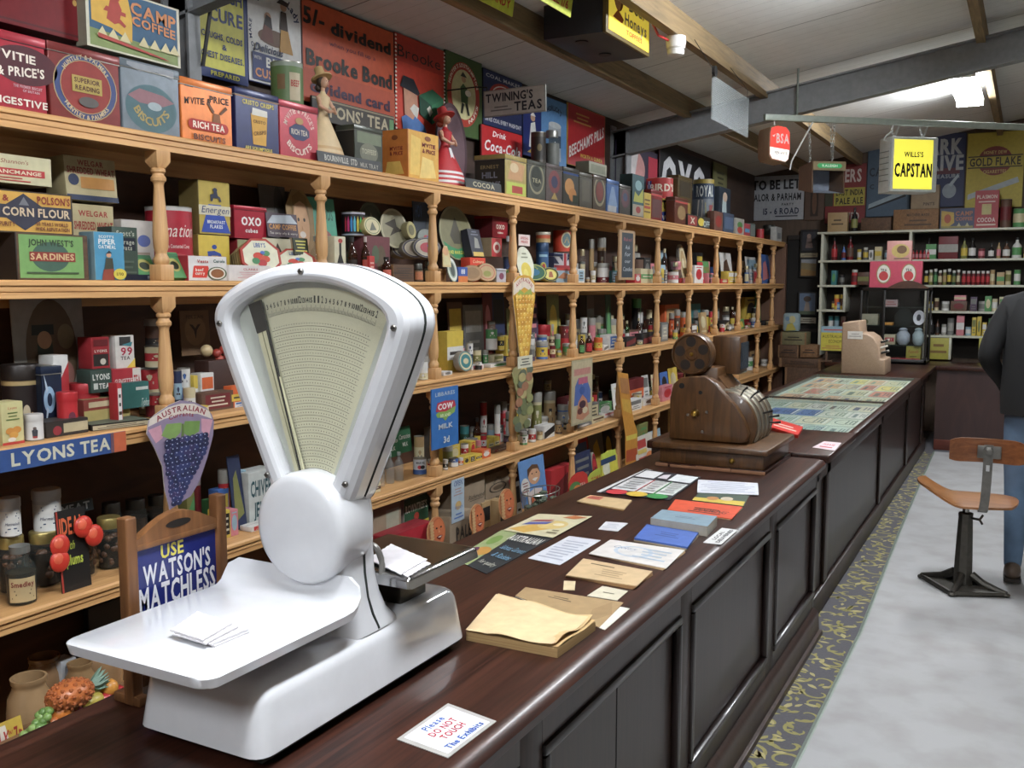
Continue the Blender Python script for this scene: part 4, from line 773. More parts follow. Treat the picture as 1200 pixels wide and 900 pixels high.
flat('booklet', 'white booklet with faint blue drawing lying beside the tan exercise books', 'booklet', [(690, 648), (779, 666), (803, 645), (717, 632)], 'd8d2cc', [('e', .45, .5, .25, .3, 'b8c4d0'), ('e', .45, .5, .2, .24, 'd4d0cc'), ('t', 'Cookery', .3, .62, .3, .14, '6a84a8', 'i'), ('l', .5, .2, .92, .8, 4, 'a8b8c8')], th=.006, sheets=3, edge='b89a70')
flat('invoice_sheet', 'pale ruled invoice sheet lying flat in the middle of the counter', 'paper', [(619, 654), (656, 662), (704, 633), (667, 628)], 'd2d4dc', [('l', .1, .1, .9, .85, 8, 'a6acbc')])
flat('paper_slip', 'small white slip beyond the ruled invoice', 'paper', [(701, 620), (724, 622.5), (736, 613), (710, 611)], 'd8d8dc', [('l', .1, .2, .8, .8, 3, 'b4b8c4')])
flat('exercise_book', 'bright blue covered book next to the white booklet', 'book', [(743, 630), (805, 641), (819, 624), (759, 614)], '4468b8', [('l', .3, .35, .75, .7, 3, '2c4a8c')], th=.012, edge='b8a888', sheets=2)
c = [(762.5, 607), (829, 617), (840.5, 605), (776, 597)]
flat('hardback_book', 'thick grey-blue hardback book beyond the bright blue one', 'book', c, 'a8a294', [('r', 0, 0, 1, 1, '7d97a6'), ('l', .35, .4, .7, .6, 2, '4f6878')], th=.034, edge='a8a294', sheets=1)
flat('notice_card', 'small white delivery notice card at the counter edge beside the hardback', 'notice', [(845, 638), (864.5, 621), (846, 618.5), (824, 635.5)], 'dcdcda', [('t', 'LOCAL', .5, .66, .55, .22, '2a2a30'), ('t', 'DELIVERIES', .5, .3, .84, .22, '2a2a30')])
flat('magazine', 'bright orange magazine with dark print beyond the hardback book', 'magazine', [(782, 597), (857, 608), (870.5, 594), (792, 585)], 'dc4a14', [('l', .3, .1, .8, .55, 3, '4a1c10'), ('t', 'COOKING', .6, .35, .5, .2, '3a1810', 'i')], th=.006, edge='a88c68', sheets=2)
flat('leaflet', 'green leaflet with yellow border beyond the orange magazine', 'leaflet', [(811, 586), (872, 593), (880, 576), (822, 574)], '3e5040', [('r', 0, 0, .98, .28, 'd0b428'), ('e', .35, .3, .12, .14, 'c08040'), ('e', .62, .35, .12, .14, 'c8b8a0')], th=.003)
flat('paper_sheet', 'white typed sheet on top of the green leaflet near the till drawer', 'paper', [(817, 577), (889, 580), (888, 566), (818, 562)], 'd4d6de', [('l', .06, .1, .94, .92, 7, 'b0b4c4')], z=CZ+.005)
flat('price_list', 'long white strip paper along the inner edge of the coloured chart', 'paper', [(699, 576), (708, 577), (765, 551), (757, 549.5)], 'd2d2d0')
flat('chart_sheet', 'black chart with white panels and red, yellow and green ovals', 'chart', [(704, 577), (784, 586), (822, 559), (757, 550)], '26242a', [('r', .04, .16, .40, .62, 'd8d8d8'), ('r', .43, .16, .68, .62, 'd8d8d4'), ('r', .71, .16, .97, .62, 'd4dad4'), ('r', .04, .68, .36, .96, 'd4d4d4'), ('r', .60, .68, .97, .96, 'd4d8d8'), ('p', [(.40, .72), (.56, .72), (.52, .92), (.42, .86)], 'd0c8cc'), ('r', .41, .14, .425, .64, 'c03030'), ('r', .69, .14, .705, .64, '3c9a4c'), ('e', .2, .06, .15, .085, 'c82a34'), ('e', .5, .06, .15, .085, 'd8b41c'), ('e', .8, .06, .15, .085, '2c8c40'), ('l', .06, .2, .38, .6, 5, 'b4b4b4'), ('l', .45, .2, .66, .6, 5, 'b4b4b4'), ('l', .73, .2, .95, .6, 5, 'b4b4b4')], z=CZ+.0022)
flat('leaflet', 'tan booklet with red title lying between the leaflets and the coloured chart', 'booklet', [(676, 587), (731, 597), (740.5, 586), (692, 580)], 'd0b07c', [('r', .04, .5, .36, .92, 'c06a50'), ('l', .06, .55, .34, .88, 3, 'a02c24')], th=.006, sheets=2, edge='a8824c')
flat('leaflet', 'cream recipe leaflet with yellow dessert picture beside the shelf side of the counter', 'leaflet', [(590, 621), (648, 630), (694, 605), (631, 602)], 'cfc6a0', [('p', [(.02, .1), (.4, .55), (.75, .35), (.4, .02)], 'd0a440'), ('e', .62, .48, .26, .2, 'd8bc6c'), ('p', [(.1, .35), (.15, .5), (.55, .62), (.5, .48)], '5058a0'), ('p', [(.12, .55), (.2, .65), (.5, .72), (.46, .62)], 'a04050'), ('p', [(.55, .85), (.7, .98), (.98, .9), (.8, .8)], 'b86a30'), ('e', .72, .5, .1, .06, 'e0d4b0'), ('l', .75, .1, .95, .3, 2, '8a8060')], z=CZ+.004)
flat('leaflet', 'dark fruit leaflet with white and blue lettering next to the cream recipe leaflet', 'leaflet', [(531, 655), (570, 672.5), (648, 631), (588, 621)], '20252a', [('p', [(0, 0), (.0, 1), (.32, 1), (.38, .6), (.44, .0)], '93a06a'), ('e', .27, .36, .15, .12, 'c08a30'), ('e', .1, .3, .08, .12, '5a2a4c'), ('e', .16, .68, .1, .15, '6f8f3c'), ('p', [(0, 0), (.2, .0), (.18, .2), (.02, .22)], 'd0c8a8'), ('t', 'AUSTRALIAN', .64, .84, .62, .15, 'd4d4cc', 'b', -.0), ('t', 'Sultanas, Currants', .72, .56, .5, .1, '6fa4c4', 'i'), ('t', '& Raisins', .74, .36, .4, .1, '6fa4c4', 'i'), ('t', 'for quality', .72, .16, .4, .08, 'c8c8b8', 'i')])
# pinked paper squares on the scale pans
zp = CZ+.2055
for i, (k, d) in enumerate((((214, 746), (252, 757), (292, 740), (254, 727)), ((212, 743), (248, 755), (291, 737), (252, 722)), ((203, 743), (241, 754), (279, 734), (240, 720)), ((199, 738), (238, 750), (272, 730), (231, 716))) and zip([((214, 746), (252, 757), (292, 740), (254, 727)), ((212, 743), (248, 755), (291, 737), (252, 722)), ((203, 743), (241, 754), (279, 734), (240, 720)), ((199, 738), (238, 750), (272, 730), (231, 716))], range(4))):
    flat('paper_square', 'pinked white paper square in the little pile on the large scale pan', 'paper', list(k), 'e4e0e4', z=zp+.004*i, th=.003, wavy=11, group='pinked paper squares on the goods pan', edge='a8926c')
for i, k in enumerate((((440, 657), (478, 676), (505, 660), (465, 640)), ((430, 655), (470, 673), (501, 655), (458, 637)))):
    flat('paper_square', 'pinked white paper square lying on the chrome weight tray', 'paper', list(k), 'e2dee2', z=CZ+.2372+.003*i, th=.002, wavy=11, group='pinked paper squares on the weight tray')
flat('red_card', 'bright red folded card beside the old register on the far counter', 'card', [(898, 499), (935, 510), (941, 500), (903, 489)], 'cc2a1c', [('l', .2, .2, .9, .7, 2, 'e4c8b8')], z=FZ+.001, th=.016)
flat('red_card', 'flat pink and white card on the dark end of the glazed counter', 'card', [(952, 524), (978, 528), (986, 519), (966, 517)], 'd8c4c8', [('t', 'PLEASE', .5, .6, .6, .2, 'b83048'), ('l', .2, .1, .8, .4, 1, 'b83048')], z=FZ+.001)
# old notes and cards laid out under the counter glass, each one a paper of its own
rs = random.Random(11); gcols = ['b8c4ae', 'c4cab8', 'aebfae', 'c8c4a4', '9fb2a4', 'b4b89a', 'c9c9bd', 'a8b8b0', 'bcae8c', '8fa89c']
words_ = {0: 'nearest the register', 1: 'just past the register', 2: 'in the middle', 3: 'before the glass bar', 4: 'just past the glass bar', 5: 'in the farther pane', 6: 'near the far end', 7: 'at the far end'}
colw = ['along the shop side', 'second from the shop side', 'third from the shop side', 'second from the shelf side', 'along the shelf side']
ri = 0
for pane_, (ya, yb, nr) in enumerate(((5.50, 6.95, 4), (7.05, 8.90, 4))):
    rh = (yb-ya)/nr
    for r in range(nr):
        x = gx1-.02; ws = [.13, .18, .14, .19, .115]; rs.shuffle(ws); 
        for ci in range(5):
            w = ws[ci]*.96; h = rh*.84; mb = MB(); base = rs.choice(gcols); acc = rs.choice(['4d6a5c', '3a4a6c', '6a8a70', '4a4a44', '58706c']); far_ = ri > 3
            if far_: base = rs.choice(['b8b48c', 'c49a70', 'a8b49c', 'c8b858', '9fb4b8', 'b0a884', 'b86a54']) 
            if ri == 2 and ci in (2, 3): base, acc = '4468a8', '24407c'
            mb.box(-w, 0, 0, h, 0, .0012, mat_of(base)); fn = top_face(.0012, 0, 0, PI/2)     # reads along +y seen from the shop side
            decal(mb, fn, h, w, [('ring', .5, .5, .38, .36, .12, acc) if rs.random() < .35 else ('r', .1, .62, .7, .84, acc), ('l', .12, .1, .85, .5, 3, acc), ('r', .04, .04, .96, .1, 'd4d8cc')])
            ob = mb.build('display_paper', None, (x, ya+r*rh+.02, FZ-.0278)); tag(ob, f'old paper under the counter glass, {words_[ri]}, {colw[ci]}', 'paper', 'old papers under the counter glass'); x -= w+.01
        ri += 1
# ================================================================ wooden advertising stand behind the scale
XST = -1.515; a, b = on_x(151, 618, XST), on_x(249, 588, XST); w = .235; t = empty('advertising_stand', (XST, a.y-.005, CZ), R(0)); H_ = on_x(148, 609, XST).z-CZ
tag(t, 'oak framed blue advertising board standing behind the white scale', 'advertising board')
for y in (0, w):
    mb = MB(); mb.prism([(-.014, -.013), (.014, -.013), (.014, .013), (-.014, .013)], 0, H_+.005, OAK, Matrix.Translation((0, y, 0)), .004); mb.build('upright', t)
mb = MB(); n = 20
top = [(.012, 0), (w-.012, 0)]+[(w-.012-(w-.024)*i/n, .014+.038*math.sin(PI*i/n)**1.2) for i in range(n+1)]
mb.prism(top, -.010, .010, OAK, Matrix(((0, 0, 1, 0), (1, 0, 0, 0), (0, 1, 0, H_-.058), (0, 0, 0, 1)))); mb.box(-.011, .011, .012, w-.012, H_-.066, H_-.054, OAK, .002)
mb2 = MB(); mb2.box(-.014, .014, .012, w-.012, .03, .055, OAK, .002); mb2.build('frame_rail', t)
decal(mb, front(.0105, .0, H_-.058), w, .05, [('e', .5, .55, .14, .16, '17100a')]); mb.build('frame_rail', t)
mb = MB(); mb.box(-.004, .004, .013, w-.013, .055, H_-.062, M('18246e', .25, 0, .05, .3)); h_ = H_-.117; decal(mb, front(.004, .013, .055), w-.026, h_, [('t', 'USE', .44, .915, .28, .10, 'd8cc3c'), ('t', "WATSON'S", .5, .765, .84, .15, 'dcdce4'), ('t', 'MATCHLESS', .5, .575, .95, .18, 'dcdce4')]); mb.build('enamel_panel', t)
for y in (0, w):
    mb = MB(); mb.box(-.045, .03, y-.012, y+.012, 0, .02, OAK, .004); mb.build('foot', t)
# ================================================================ goods on the shelves
TOPZ = dict(B=2.104, C=1.614, D=1.128, E=.631)
def spot(px0, px1, ytop, sh, dep, yb=None):
    for _ in (0, 1):
        X = XS-dep; pc = (px0+px1)/2; ym = ytop+12; y0, y1 = on_x(px0, ym, X).y, on_x(px1, ym, X).y
        if dep < .086 and sh != 'A' and dep > 0 and any(y0-.034 < p < y1+.034 for p in POSTY): dep = .086
        else: break
    if y1 > 11.61: y0, y1 = y0+11.61-y1, 11.61
    zb = SHELF[sh]+.0005 if yb is None else on_x(pc, yb, X).z
    return X, y0, y1, zb, max(.02, min(on_x(pc, ytop, X).z, TOPZ.get(sh, 9))-zb)
def rspot(px0, px1, ytop, sh, dep, yb=None):           # for round things: true radius, centre point, base, height and the side turned to the aisle
    X, y0, y1, zb, h = spot(px0, px1, ytop, sh, dep, yb); pc = (px0+px1)/2; r = .03
    for _ in range(3):
        c = on_x(pc, ytop+12, X-r); r = (px1-px0)/2*(c-EYEV).dot(FW)/FPX
    X = max(X, XB+2*r+.024) if sh != 'A' else X
    return X-r, min(c.y, 11.61-r), zb, h, r, -math.atan2(c.y, -X)*.85
def carton(name, label, cat, px0, px1, ytop, sh='A', dep=.03, depth=.12, base='c0b090', design=(), side=None, sided=(), rz=0, top=None, tin=False, yb=None, group=None, lean=0, wide=1, rim=None):
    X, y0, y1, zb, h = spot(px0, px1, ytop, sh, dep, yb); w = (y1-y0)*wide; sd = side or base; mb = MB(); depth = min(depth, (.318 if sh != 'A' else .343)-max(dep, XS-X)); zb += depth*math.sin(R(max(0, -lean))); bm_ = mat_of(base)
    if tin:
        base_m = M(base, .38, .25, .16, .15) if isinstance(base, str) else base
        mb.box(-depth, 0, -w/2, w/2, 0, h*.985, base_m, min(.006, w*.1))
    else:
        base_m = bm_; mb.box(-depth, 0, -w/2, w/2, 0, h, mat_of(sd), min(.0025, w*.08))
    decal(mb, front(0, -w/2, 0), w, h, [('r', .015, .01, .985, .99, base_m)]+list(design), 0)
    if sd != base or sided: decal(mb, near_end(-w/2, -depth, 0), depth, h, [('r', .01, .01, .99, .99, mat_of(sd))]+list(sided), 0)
    if top: mb.add([(-depth+.002, -w/2+.002, h+.0004), (-.002, -w/2+.002, h+.0004), (-.002, w/2-.002, h+.0004), (-depth+.002, w/2-.002, h+.0004)], [(0, 1, 2, 3)], mat_of(top))
    if not tin: mb.add([(-depth*.5-.0008, -w/2+.003, h+.0008), (-depth*.5+.0008, -w/2+.003, h+.0008), (-depth*.5+.0008, w/2-.003, h+.0008), (-depth*.5-.0008, w/2-.003, h+.0008)], [(0, 1, 2, 3)], M('5a5046', .8))
    o = mb.build(name, None, (X, (y0+y1)/2, zb), 0, (0, R(lean), R(rz))); tag(o, label, cat, group)
    if tin:
        l = MB(); e = .002; lh = min(.03, h*.12); rm = mat_of(rim or TINM)
        l.box(-depth-e, e, -w/2-e, w/2+e, h-lh, h, base_m, .003); l.box(-depth-e*1.6, e*1.6, -w/2-e*1.6, w/2+e*1.6, h-lh-.0015, h-lh+.0015, rm, .0007); l.box(-depth+.01, -.01, -w/2+.01, w/2-.01, h-.0005, h+.002, rm, .001); l.build('lid', o)
    return o
def can(name, label, cat, px0, px1, ytop, sh='B', dep=.04, bands=(), base='c8c2b4', design=(), lid=None, yb=None, group=None, metal=0, seg=24, dw=1.6, knob=False):
    cx, cy, zb, h, r, af = rspot(px0, px1, ytop, sh, dep, yb); mb = MB(); bm_ = M(base, .4, metal, .1)
    cuts = sorted(set([0, 1]+[b[0] for b in bands]+[b[1] for b in bands])); prof = [(r*.96, 0, TINM), (r, .003, TINM)]
    hl = h*.8 if lid and lid != 'rim' else h
    for a, b in zip(cuts[:-1], cuts[1:]):
        c = bm_
        for q in bands:
            if q[0] <= a+1e-6 and q[1] >= b-1e-6: c = mat_of(q[2])
        prof += [(r*.985, .004+a*(hl-.008), c), (r*.985, .004+b*(hl-.008), c)]
    prof += [(r, hl-.004, TINM), (r, hl-.001, TINM), (r*.94, hl-.001, TINM), (r*.93, hl-.004, TINM), (0, hl-.004, TINM)]
    mb.lathe(prof, bm_, seg=seg)
    if design: decal(mb, round_face(r*.985, .004, af-dw/2), r*.985*dw, hl-.008, design)
    o = mb.build(name, None, (cx, cy, zb)); tag(o, label, cat, group)
    if lid and lid != 'rim':
        l = MB(); lm = M(lid, .4, .2, .1); l.lathe([(r*1.02, hl-.006), (r*1.03, hl), (r*1.03, h-.006), (r*.98, h-.001), (r*.5, h), (0, h)], lm, seg=seg)
        if knob: l.ball((0, 0, h+.008), .009, lm)
        l.build('lid', o)
    return o
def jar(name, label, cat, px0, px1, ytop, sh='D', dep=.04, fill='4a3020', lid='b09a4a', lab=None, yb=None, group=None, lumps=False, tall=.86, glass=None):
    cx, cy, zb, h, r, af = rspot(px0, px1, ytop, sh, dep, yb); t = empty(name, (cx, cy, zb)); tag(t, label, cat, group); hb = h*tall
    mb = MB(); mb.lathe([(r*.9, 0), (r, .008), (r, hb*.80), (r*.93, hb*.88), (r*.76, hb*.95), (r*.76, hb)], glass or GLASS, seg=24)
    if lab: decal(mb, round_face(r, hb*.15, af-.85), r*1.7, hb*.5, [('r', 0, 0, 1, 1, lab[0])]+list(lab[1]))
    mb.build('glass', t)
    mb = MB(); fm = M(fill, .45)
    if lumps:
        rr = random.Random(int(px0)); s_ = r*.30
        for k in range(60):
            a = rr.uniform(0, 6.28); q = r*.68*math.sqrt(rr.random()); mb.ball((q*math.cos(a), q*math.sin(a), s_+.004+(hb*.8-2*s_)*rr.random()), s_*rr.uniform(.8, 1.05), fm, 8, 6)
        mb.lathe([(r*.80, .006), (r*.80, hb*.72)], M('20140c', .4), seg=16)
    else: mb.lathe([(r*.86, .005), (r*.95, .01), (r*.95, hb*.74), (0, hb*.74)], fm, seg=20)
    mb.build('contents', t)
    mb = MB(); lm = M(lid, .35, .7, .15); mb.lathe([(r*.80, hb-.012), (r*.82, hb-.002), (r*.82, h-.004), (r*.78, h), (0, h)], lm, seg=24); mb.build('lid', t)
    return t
def bottle(name, label, cat, px0, px1, ytop, sh='B', dep=.04, glass=None, cap='2a2a2a', lab=None, yb=None, group=None, fill=None, neck=.3):
    cx, cy, zb, h, r, af = rspot(px0, px1, ytop, sh, dep, yb); t = empty(name, (cx, cy, zb)); tag(t, label, cat, group)
    mb = MB(); hs = h*.58; mb.lathe([(r*.9, 0), (r, .006), (r, hs), (r*.86, hs+(h-hs)*.22), (r*neck*1.15, hs+(h-hs)*.48), (r*neck, h*.93)], glass or GLASS, seg=20)
    if lab: decal(mb, round_face(r, hs*.12, af-.85), r*1.7, hs*.72, [('r', 0, 0, 1, 1, lab[0])]+list(lab[1]))
    mb.build('glass', t)
    if fill: mb = MB(); mb.lathe([(r*.9, .004), (r*.93, hs*.95), (0, hs*.95)], M(fill, .3), seg=16); mb.build('contents', t)
    mb = MB(); mb.lathe([(r*neck*1.3, h*.88), (r*neck*1.3, h), (0, h)], M(cap, .4), seg=14); mb.build('cap', t); return t
def disc_tin(name, label, cat, px0, px1, ytop, sh='B', dep=.04, base='c0b080', design=(), side='8a8478', yb=None, group=None, rz=0, th=.035, lean=-8, flatr=1):
    X, y0, y1, zb, h = spot(px0, px1, ytop, sh, dep, yb); r = h/2; mb = MB(); m = Matrix.Translation((-.002, 0, r)) @ Matrix.Rotation(PI/2, 4, 'Y'); sy = (y1-y0)/2/r
    mb.lathe([(r*.97, -th), (r, -th+.003), (r, -.004), (r*.97, 0)], mat_of(side), seg=32, mat=m, sy=sy)
    decal(mb, front(-.002, -r*sy, 0), 2*r*sy, 2*r, [('e', .5, .5, .47, .47, base)]+list(design)); o = mb.build(name, None, (X, (y0+y1)/2, zb+th*math.sin(R(abs(lean)))), 0, (0, R(lean), R(rz))); tag(o, label, cat, group); return o
def card(name, label, cat, px0, px1, ytop, sh='B', dep=.1, base='d0c8b0', design=(), yb=None, outline=None, lean=-7, rz=0, group=None, th=.004, edge=None, X=None):
    x, y0, y1, zb, h = spot(px0, px1, ytop, sh, dep, yb); w = y1-y0; mb = MB(); lean = max(lean, -2.5) if dep > .2 else lean; o_ = outline or [(0, 0), (1, 0), (1, 1), (0, 1)]
    mb.prism([(a*w-w/2, b*h) for a, b in o_], -th, 0, mat_of(edge or base), Matrix(((0, 0, 1, 0), (1, 0, 0, 0), (0, 1, 0, 0), (0, 0, 0, 1))))
    decal(mb, front(0, -w/2, 0), w, h, ([('p', o_, base)] if edge else [])+list(design)); o = mb.build(name, None, (x, (y0+y1)/2, zb+th*math.sin(R(abs(lean)))), 0, (0, R(lean), R(rz))); tag(o, label, cat, group); return o
OVAL = [(.5+.5*math.cos(2*PI*i/28), .5+.5*math.sin(2*PI*i/28)) for i in range(28)]
OCT = [(.3, 0), (.7, 0), (1, .3), (1, .7), (.7, 1), (.3, 1), (0, .7), (0, .3)]
# ---------------------------------------------------------------- top shelf
K = '1c1a18'
carton('biscuit_tin', 'red square biscuit tin with a dark oval, first on the top shelf', 'biscuit tin', -40, 52, 35, 'A', .03, .22, 'a82434', [('e', .72, .60, .44, .25, '4a1620'), ('t', "M'VITIE", .55, .70, .62, .10, 'e0d4c4', 'b', -.03), ('t', "& PRICE'S", .66, .51, .62, .11, 'e0d4c4', 'b', .08), ('t', 'THE PREMIER BISCUIT', .74, .325, .38, .035, 'c89aa0'), ('t', 'OF BRITAIN', .78, .275, .22, .03, 'c89aa0'), ('t', 'DIGESTIVE', .62, .12, .74, .085, 'e0d4c4')], tin=True, rim='5a2028')
carton('biscuit_tin', 'dark red square biscuit tin with a blue ring of lettering', 'biscuit tin', 56, 139, 57, 'A', .03, .2, '762420', [('e', .5, .48, .45, .45, '3a4674'), ('ring', .5, .48, .45, .45, .03, 'a89060'), ('e', .5, .48, .36, .36, '8a2a22'), ('ring', .5, .48, .36, .36, .03, 'a89060'), ('a', 'HUNTLEY & PALMERS', .5, .48, .375, .055, 150, 30, 'c4b088'), ('a', 'HUNTLEY & PALMERS', .5, .48, .435, .055, 215, 325, 'c4b088'), ('r', .3, .40, .72, .62, 'a8903c'), ('t', 'SUPERIOR', .51, .56, .36, .06, '4a2018'), ('t', 'READING', .51, .46, .34, .06, '4a2018'), ('e', .52, .28, .14, .07, '55504c')], tin=True)
carton('biscuit_tin', 'worn grey-blue square biscuit tin with gold curved lettering', 'biscuit tin', 141, 209, 75, 'A', .03, .2, '68727a', [('e', .5, .36, .44, .34, '44646a'), ('p', [(.1, .5), (.3, .62), (.7, .58), (.9, .5), (.7, .42), (.3, .42)], '8c6268'), ('a', 'BISCUITS', .5, .48, .36, .11, 205, 335, 'a8924e'), ('e', .55, .4, .12, .06, '9aa8ac'), ('p', [(.1, .92), (.3, .86), (.6, .9), (.9, .84), (.9, .97), (.1, .97)], '8c9096')], tin=True)
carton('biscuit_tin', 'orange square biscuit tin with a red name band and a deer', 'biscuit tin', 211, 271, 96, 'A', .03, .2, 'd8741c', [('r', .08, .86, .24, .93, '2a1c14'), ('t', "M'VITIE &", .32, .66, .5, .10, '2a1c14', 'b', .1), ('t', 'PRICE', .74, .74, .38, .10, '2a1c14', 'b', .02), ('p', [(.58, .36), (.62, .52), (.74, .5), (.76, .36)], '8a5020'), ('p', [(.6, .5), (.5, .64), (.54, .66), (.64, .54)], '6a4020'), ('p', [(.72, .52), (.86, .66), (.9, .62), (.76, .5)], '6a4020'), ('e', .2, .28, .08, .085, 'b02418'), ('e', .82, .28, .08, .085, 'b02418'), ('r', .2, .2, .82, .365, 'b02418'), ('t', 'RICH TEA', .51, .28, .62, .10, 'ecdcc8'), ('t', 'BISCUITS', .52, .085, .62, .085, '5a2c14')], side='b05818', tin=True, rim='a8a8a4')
carton('crisp_tin', 'navy square crisp tin showing a white topped bag of crisps', 'tin', 275, 326, 107, 'A', .03, .2, '1a2250', [('r', .0, .86, 1, .98, 'b07834'), ('t', 'CRISTO CRISPS', .52, .79, .72, .07, 'd8c43c'), ('p', [(.38, .12), (.34, .62), (.72, .62), (.68, .12)], 'd09a1c'), ('p', [(.36, .60), (.38, .72), (.72, .70), (.72, .60)], 'd8d4c8'), ('t', 'CRISTO', .53, .5, .28, .05, '6a4410'), ('t', 'CRISPS', .53, .32, .28, .06, '6a4410', 'b', .2), ('t', 'ARE SCRUMPTIOUS', .5, .055, .62, .05, 'd8c43c')], tin=True, rim='9a9486')
carton('biscuit_tin', 'small red square biscuit tin with a navy plaque and curved lettering', 'biscuit tin', 327, 372, 121, 'A', .03, .18, 'a82c3a', [('a', "M'VITIE & PRICE'S", .5, .48, .34, .09, 165, 15, 'd8c4b4'), ('a', 'BISCUITS', .5, .5, .42, .10, 215, 325, 'd8c4b4'), ('p', OCT and [(.24+.52*a, .34+.28*b) for a, b in OCT], '26305a'), ('t', 'RICH TEA', .5, .48, .42, .09, 'd0c4b0'), ('e', .5, .68, .1, .06, 'b08a4a')], tin=True, rim='6a2028')
carton('deed_tin', 'glossy dark red tin trunk above the first biscuit tin', 'tin trunk', -40, 97, -60, 'A', .09, .16, '6e1018', [('r', .04, .05, .96, .08, '4a0a10'), ('e', .9, .5, .02, .04, 'b08a3c')], yb=33, tin=True)
t = carton('coffee_advert_box', 'tall framed coffee advertisement box with a lion flag, standing on the biscuit tins', 'advertisement', 100, 209, -6, 'A', .05, .05, '2a4e6e', [('r', 0, 0, 1, 1, 'c9c4ac'), ('r', .03, .03, .97, .97, '2f5674'), ('p', [(.03, .03), (.03, .30), (.97, .22), (.97, .03)], '7a8a4c'), ('p', [(.05, .97), (.05, .42), (.25, .37), (.46, .22), (.47, .6), (.42, .97)], 'd0a22c'), ('p', [(.2, .5), (.24, .8), (.32, .84), (.36, .7), (.33, .48), (.28, .44)], 'a83c30'), ('p', [(.17, .62), (.2, .7), (.4, .66), (.4, .6)], 'a83c30'), ('e', .28, .86, .06, .07, 'a83c30'), ('p', [(.3, .5), (.38, .42), (.4, .46), (.34, .54)], 'a83c30'),
    ('t', 'CAMP', .70, .76, .50, .19, 'c8804a', 'b', -.06), ('t', 'COFFEE', .70, .56, .48, .14, 'c8804a', 'b', -.06)]+[('p', [(u-.06, .2+.0*u), (u, .36), (u+.06, .19)], 'c8bc8c') for u in (.15, .26, .38, .58, .70, .82, .92)]+[('p', [(.1, .24), (.8, .09), (.86, .06), (.1, .17)], 'a83c30')], yb=66, side='8a8470', rim='c9c4ac')
can('tea_canister', 'green and silver round canister standing on the small tins', 'canister', 317, 355, 68, 'A', .1, [(0, .9, '5a7440'), (.9, 1, '8a9484')], '5a7440', [('r', .52, .1, .98, .75, 'b8a888'), ('t', 'BEEF', .75, .5, .35, .14, 'a83428'), ('r', .05, .35, .35, .7, '7a5a34')], yb=121, metal=.2)
def statuette(label, px0, px1, ytop, dress, trim, hair, bonnet, dep, apron=None):
    X, y0, y1, zb, h = spot(px0, px1, ytop, 'A', dep); r = (y1-y0)/2*.93; t = empty('lady_figurine', (X-r*.6, (y0+y1)/2, zb)); tag(t, label, 'figurine'); sk = M('cf9d7c', .5)
    mb = MB(); prof = [(r*.98, 0), (r, .012)]
    for i in range(8): z0 = .02+i*.006
    bands = [(.0, dress), (.06, trim), (.085, dress), (.12, trim), (.145, dress), (.18, trim), (.2, dress)]
    zz = [0, .05, .08, .11, .14, .17, .2, .3, .4, .52]; rr = [1, .97, .94, .9, .86, .82, .78, .6, .42, .2]
    prof = [(r*a, h*b, M(trim if (i in (1, 3, 5)) else dress, .55)) for i, (a, b) in enumerate(zip(rr, zz))]; mb.lathe(prof, M(dress, .55), seg=28, sx=.6)
    if apron: mb.add([(r*.6*.62+.004, -.02, h*.22), (r*.6*.62+.004, .025, h*.22), (r*.14+.006, .012, h*.5), (r*.14+.006, -.012, h*.5)], [(0, 1, 2, 3)], M(apron))
    mb.build('skirt', t)
    mb = MB(); mb.lathe([(r*.2, h*.51), (r*.17, h*.56), (r*.26, h*.66), (r*.27, h*.70), (r*.12, h*.735), (r*.085, h*.76)], M(dress, .55), seg=20, sx=.75); mb.build('bodice', t)
    mb = MB()
    for s_ in (-1, 1): mb.tube([(0, s_*r*.24, h*.69), (.02, s_*r*.36, h*.6), (.05, s_*r*.16, h*.54), (.055, s_*r*.03, h*.55)], [r*.075, r*.065, r*.055, r*.05], sk, 8)
    mb.tube([(0, 0, h*.72), (0, 0, h*.80)], r*.07, sk, 8); mb.ball((.008, 0, h*.845), (r*.15, r*.14, h*.055), sk)
    for s_ in (-1, 1): mb.ball((.008+r*.14, s_*r*.05, h*.853), (.002, r*.02, r*.015), M('2a1c18'), 8, 5)
    mb.ball((.008+r*.15, 0, h*.838), (r*.02, r*.015, r*.025), sk, 8, 5); mb.ball((.008+r*.137, 0, h*.818), (.002, r*.03, r*.01), M('a83a34'), 8, 5); mb.build('figure', t)
    mb = MB(); mb.ball((-r*.06, 0, h*.86), (r*.17, r*.175, h*.065), M(hair, .6)); mb.ball((-r*.18, 0, h*.80), (r*.12, r*.13, h*.04), M(hair, .6)); mb.build('hair', t)
    mb = MB(); mb.lathe([(r*.14, 0), (r*.36, .0), (r*.36, .006), (r*.17, .014), (r*.15, .05), (0, .06)], M(bonnet, .6), seg=24, mat=Matrix.Translation((-.005, 0, h*.885)) @ Matrix.Rotation(R(-22), 4, 'Y')); mb.build('bonnet', t)
    return t
statuette('tall lady figurine in a cream crinoline dress and bonnet on the top shelf', 370, 418, 76, 'd8bc8c', 'c8a06c', '3a2a1c', 'c8a468', .04)
statuette('lady figurine in a red and white frilled dress on the top shelf', 519, 560, 124, 'b81c24', 'd8d4d0', 'a03c1c', 'b02420', .04, 'd8d4d4')
card('oval_plaque', 'dark oval frame standing behind the lady in the red dress', 'plaque', 514, 549, 120, 'A', .25, '4a3038', [('e', .5, .5, .42, .45, '6a5058')], outline=OVAL, edge='241c1c', lean=-5, th=.012)
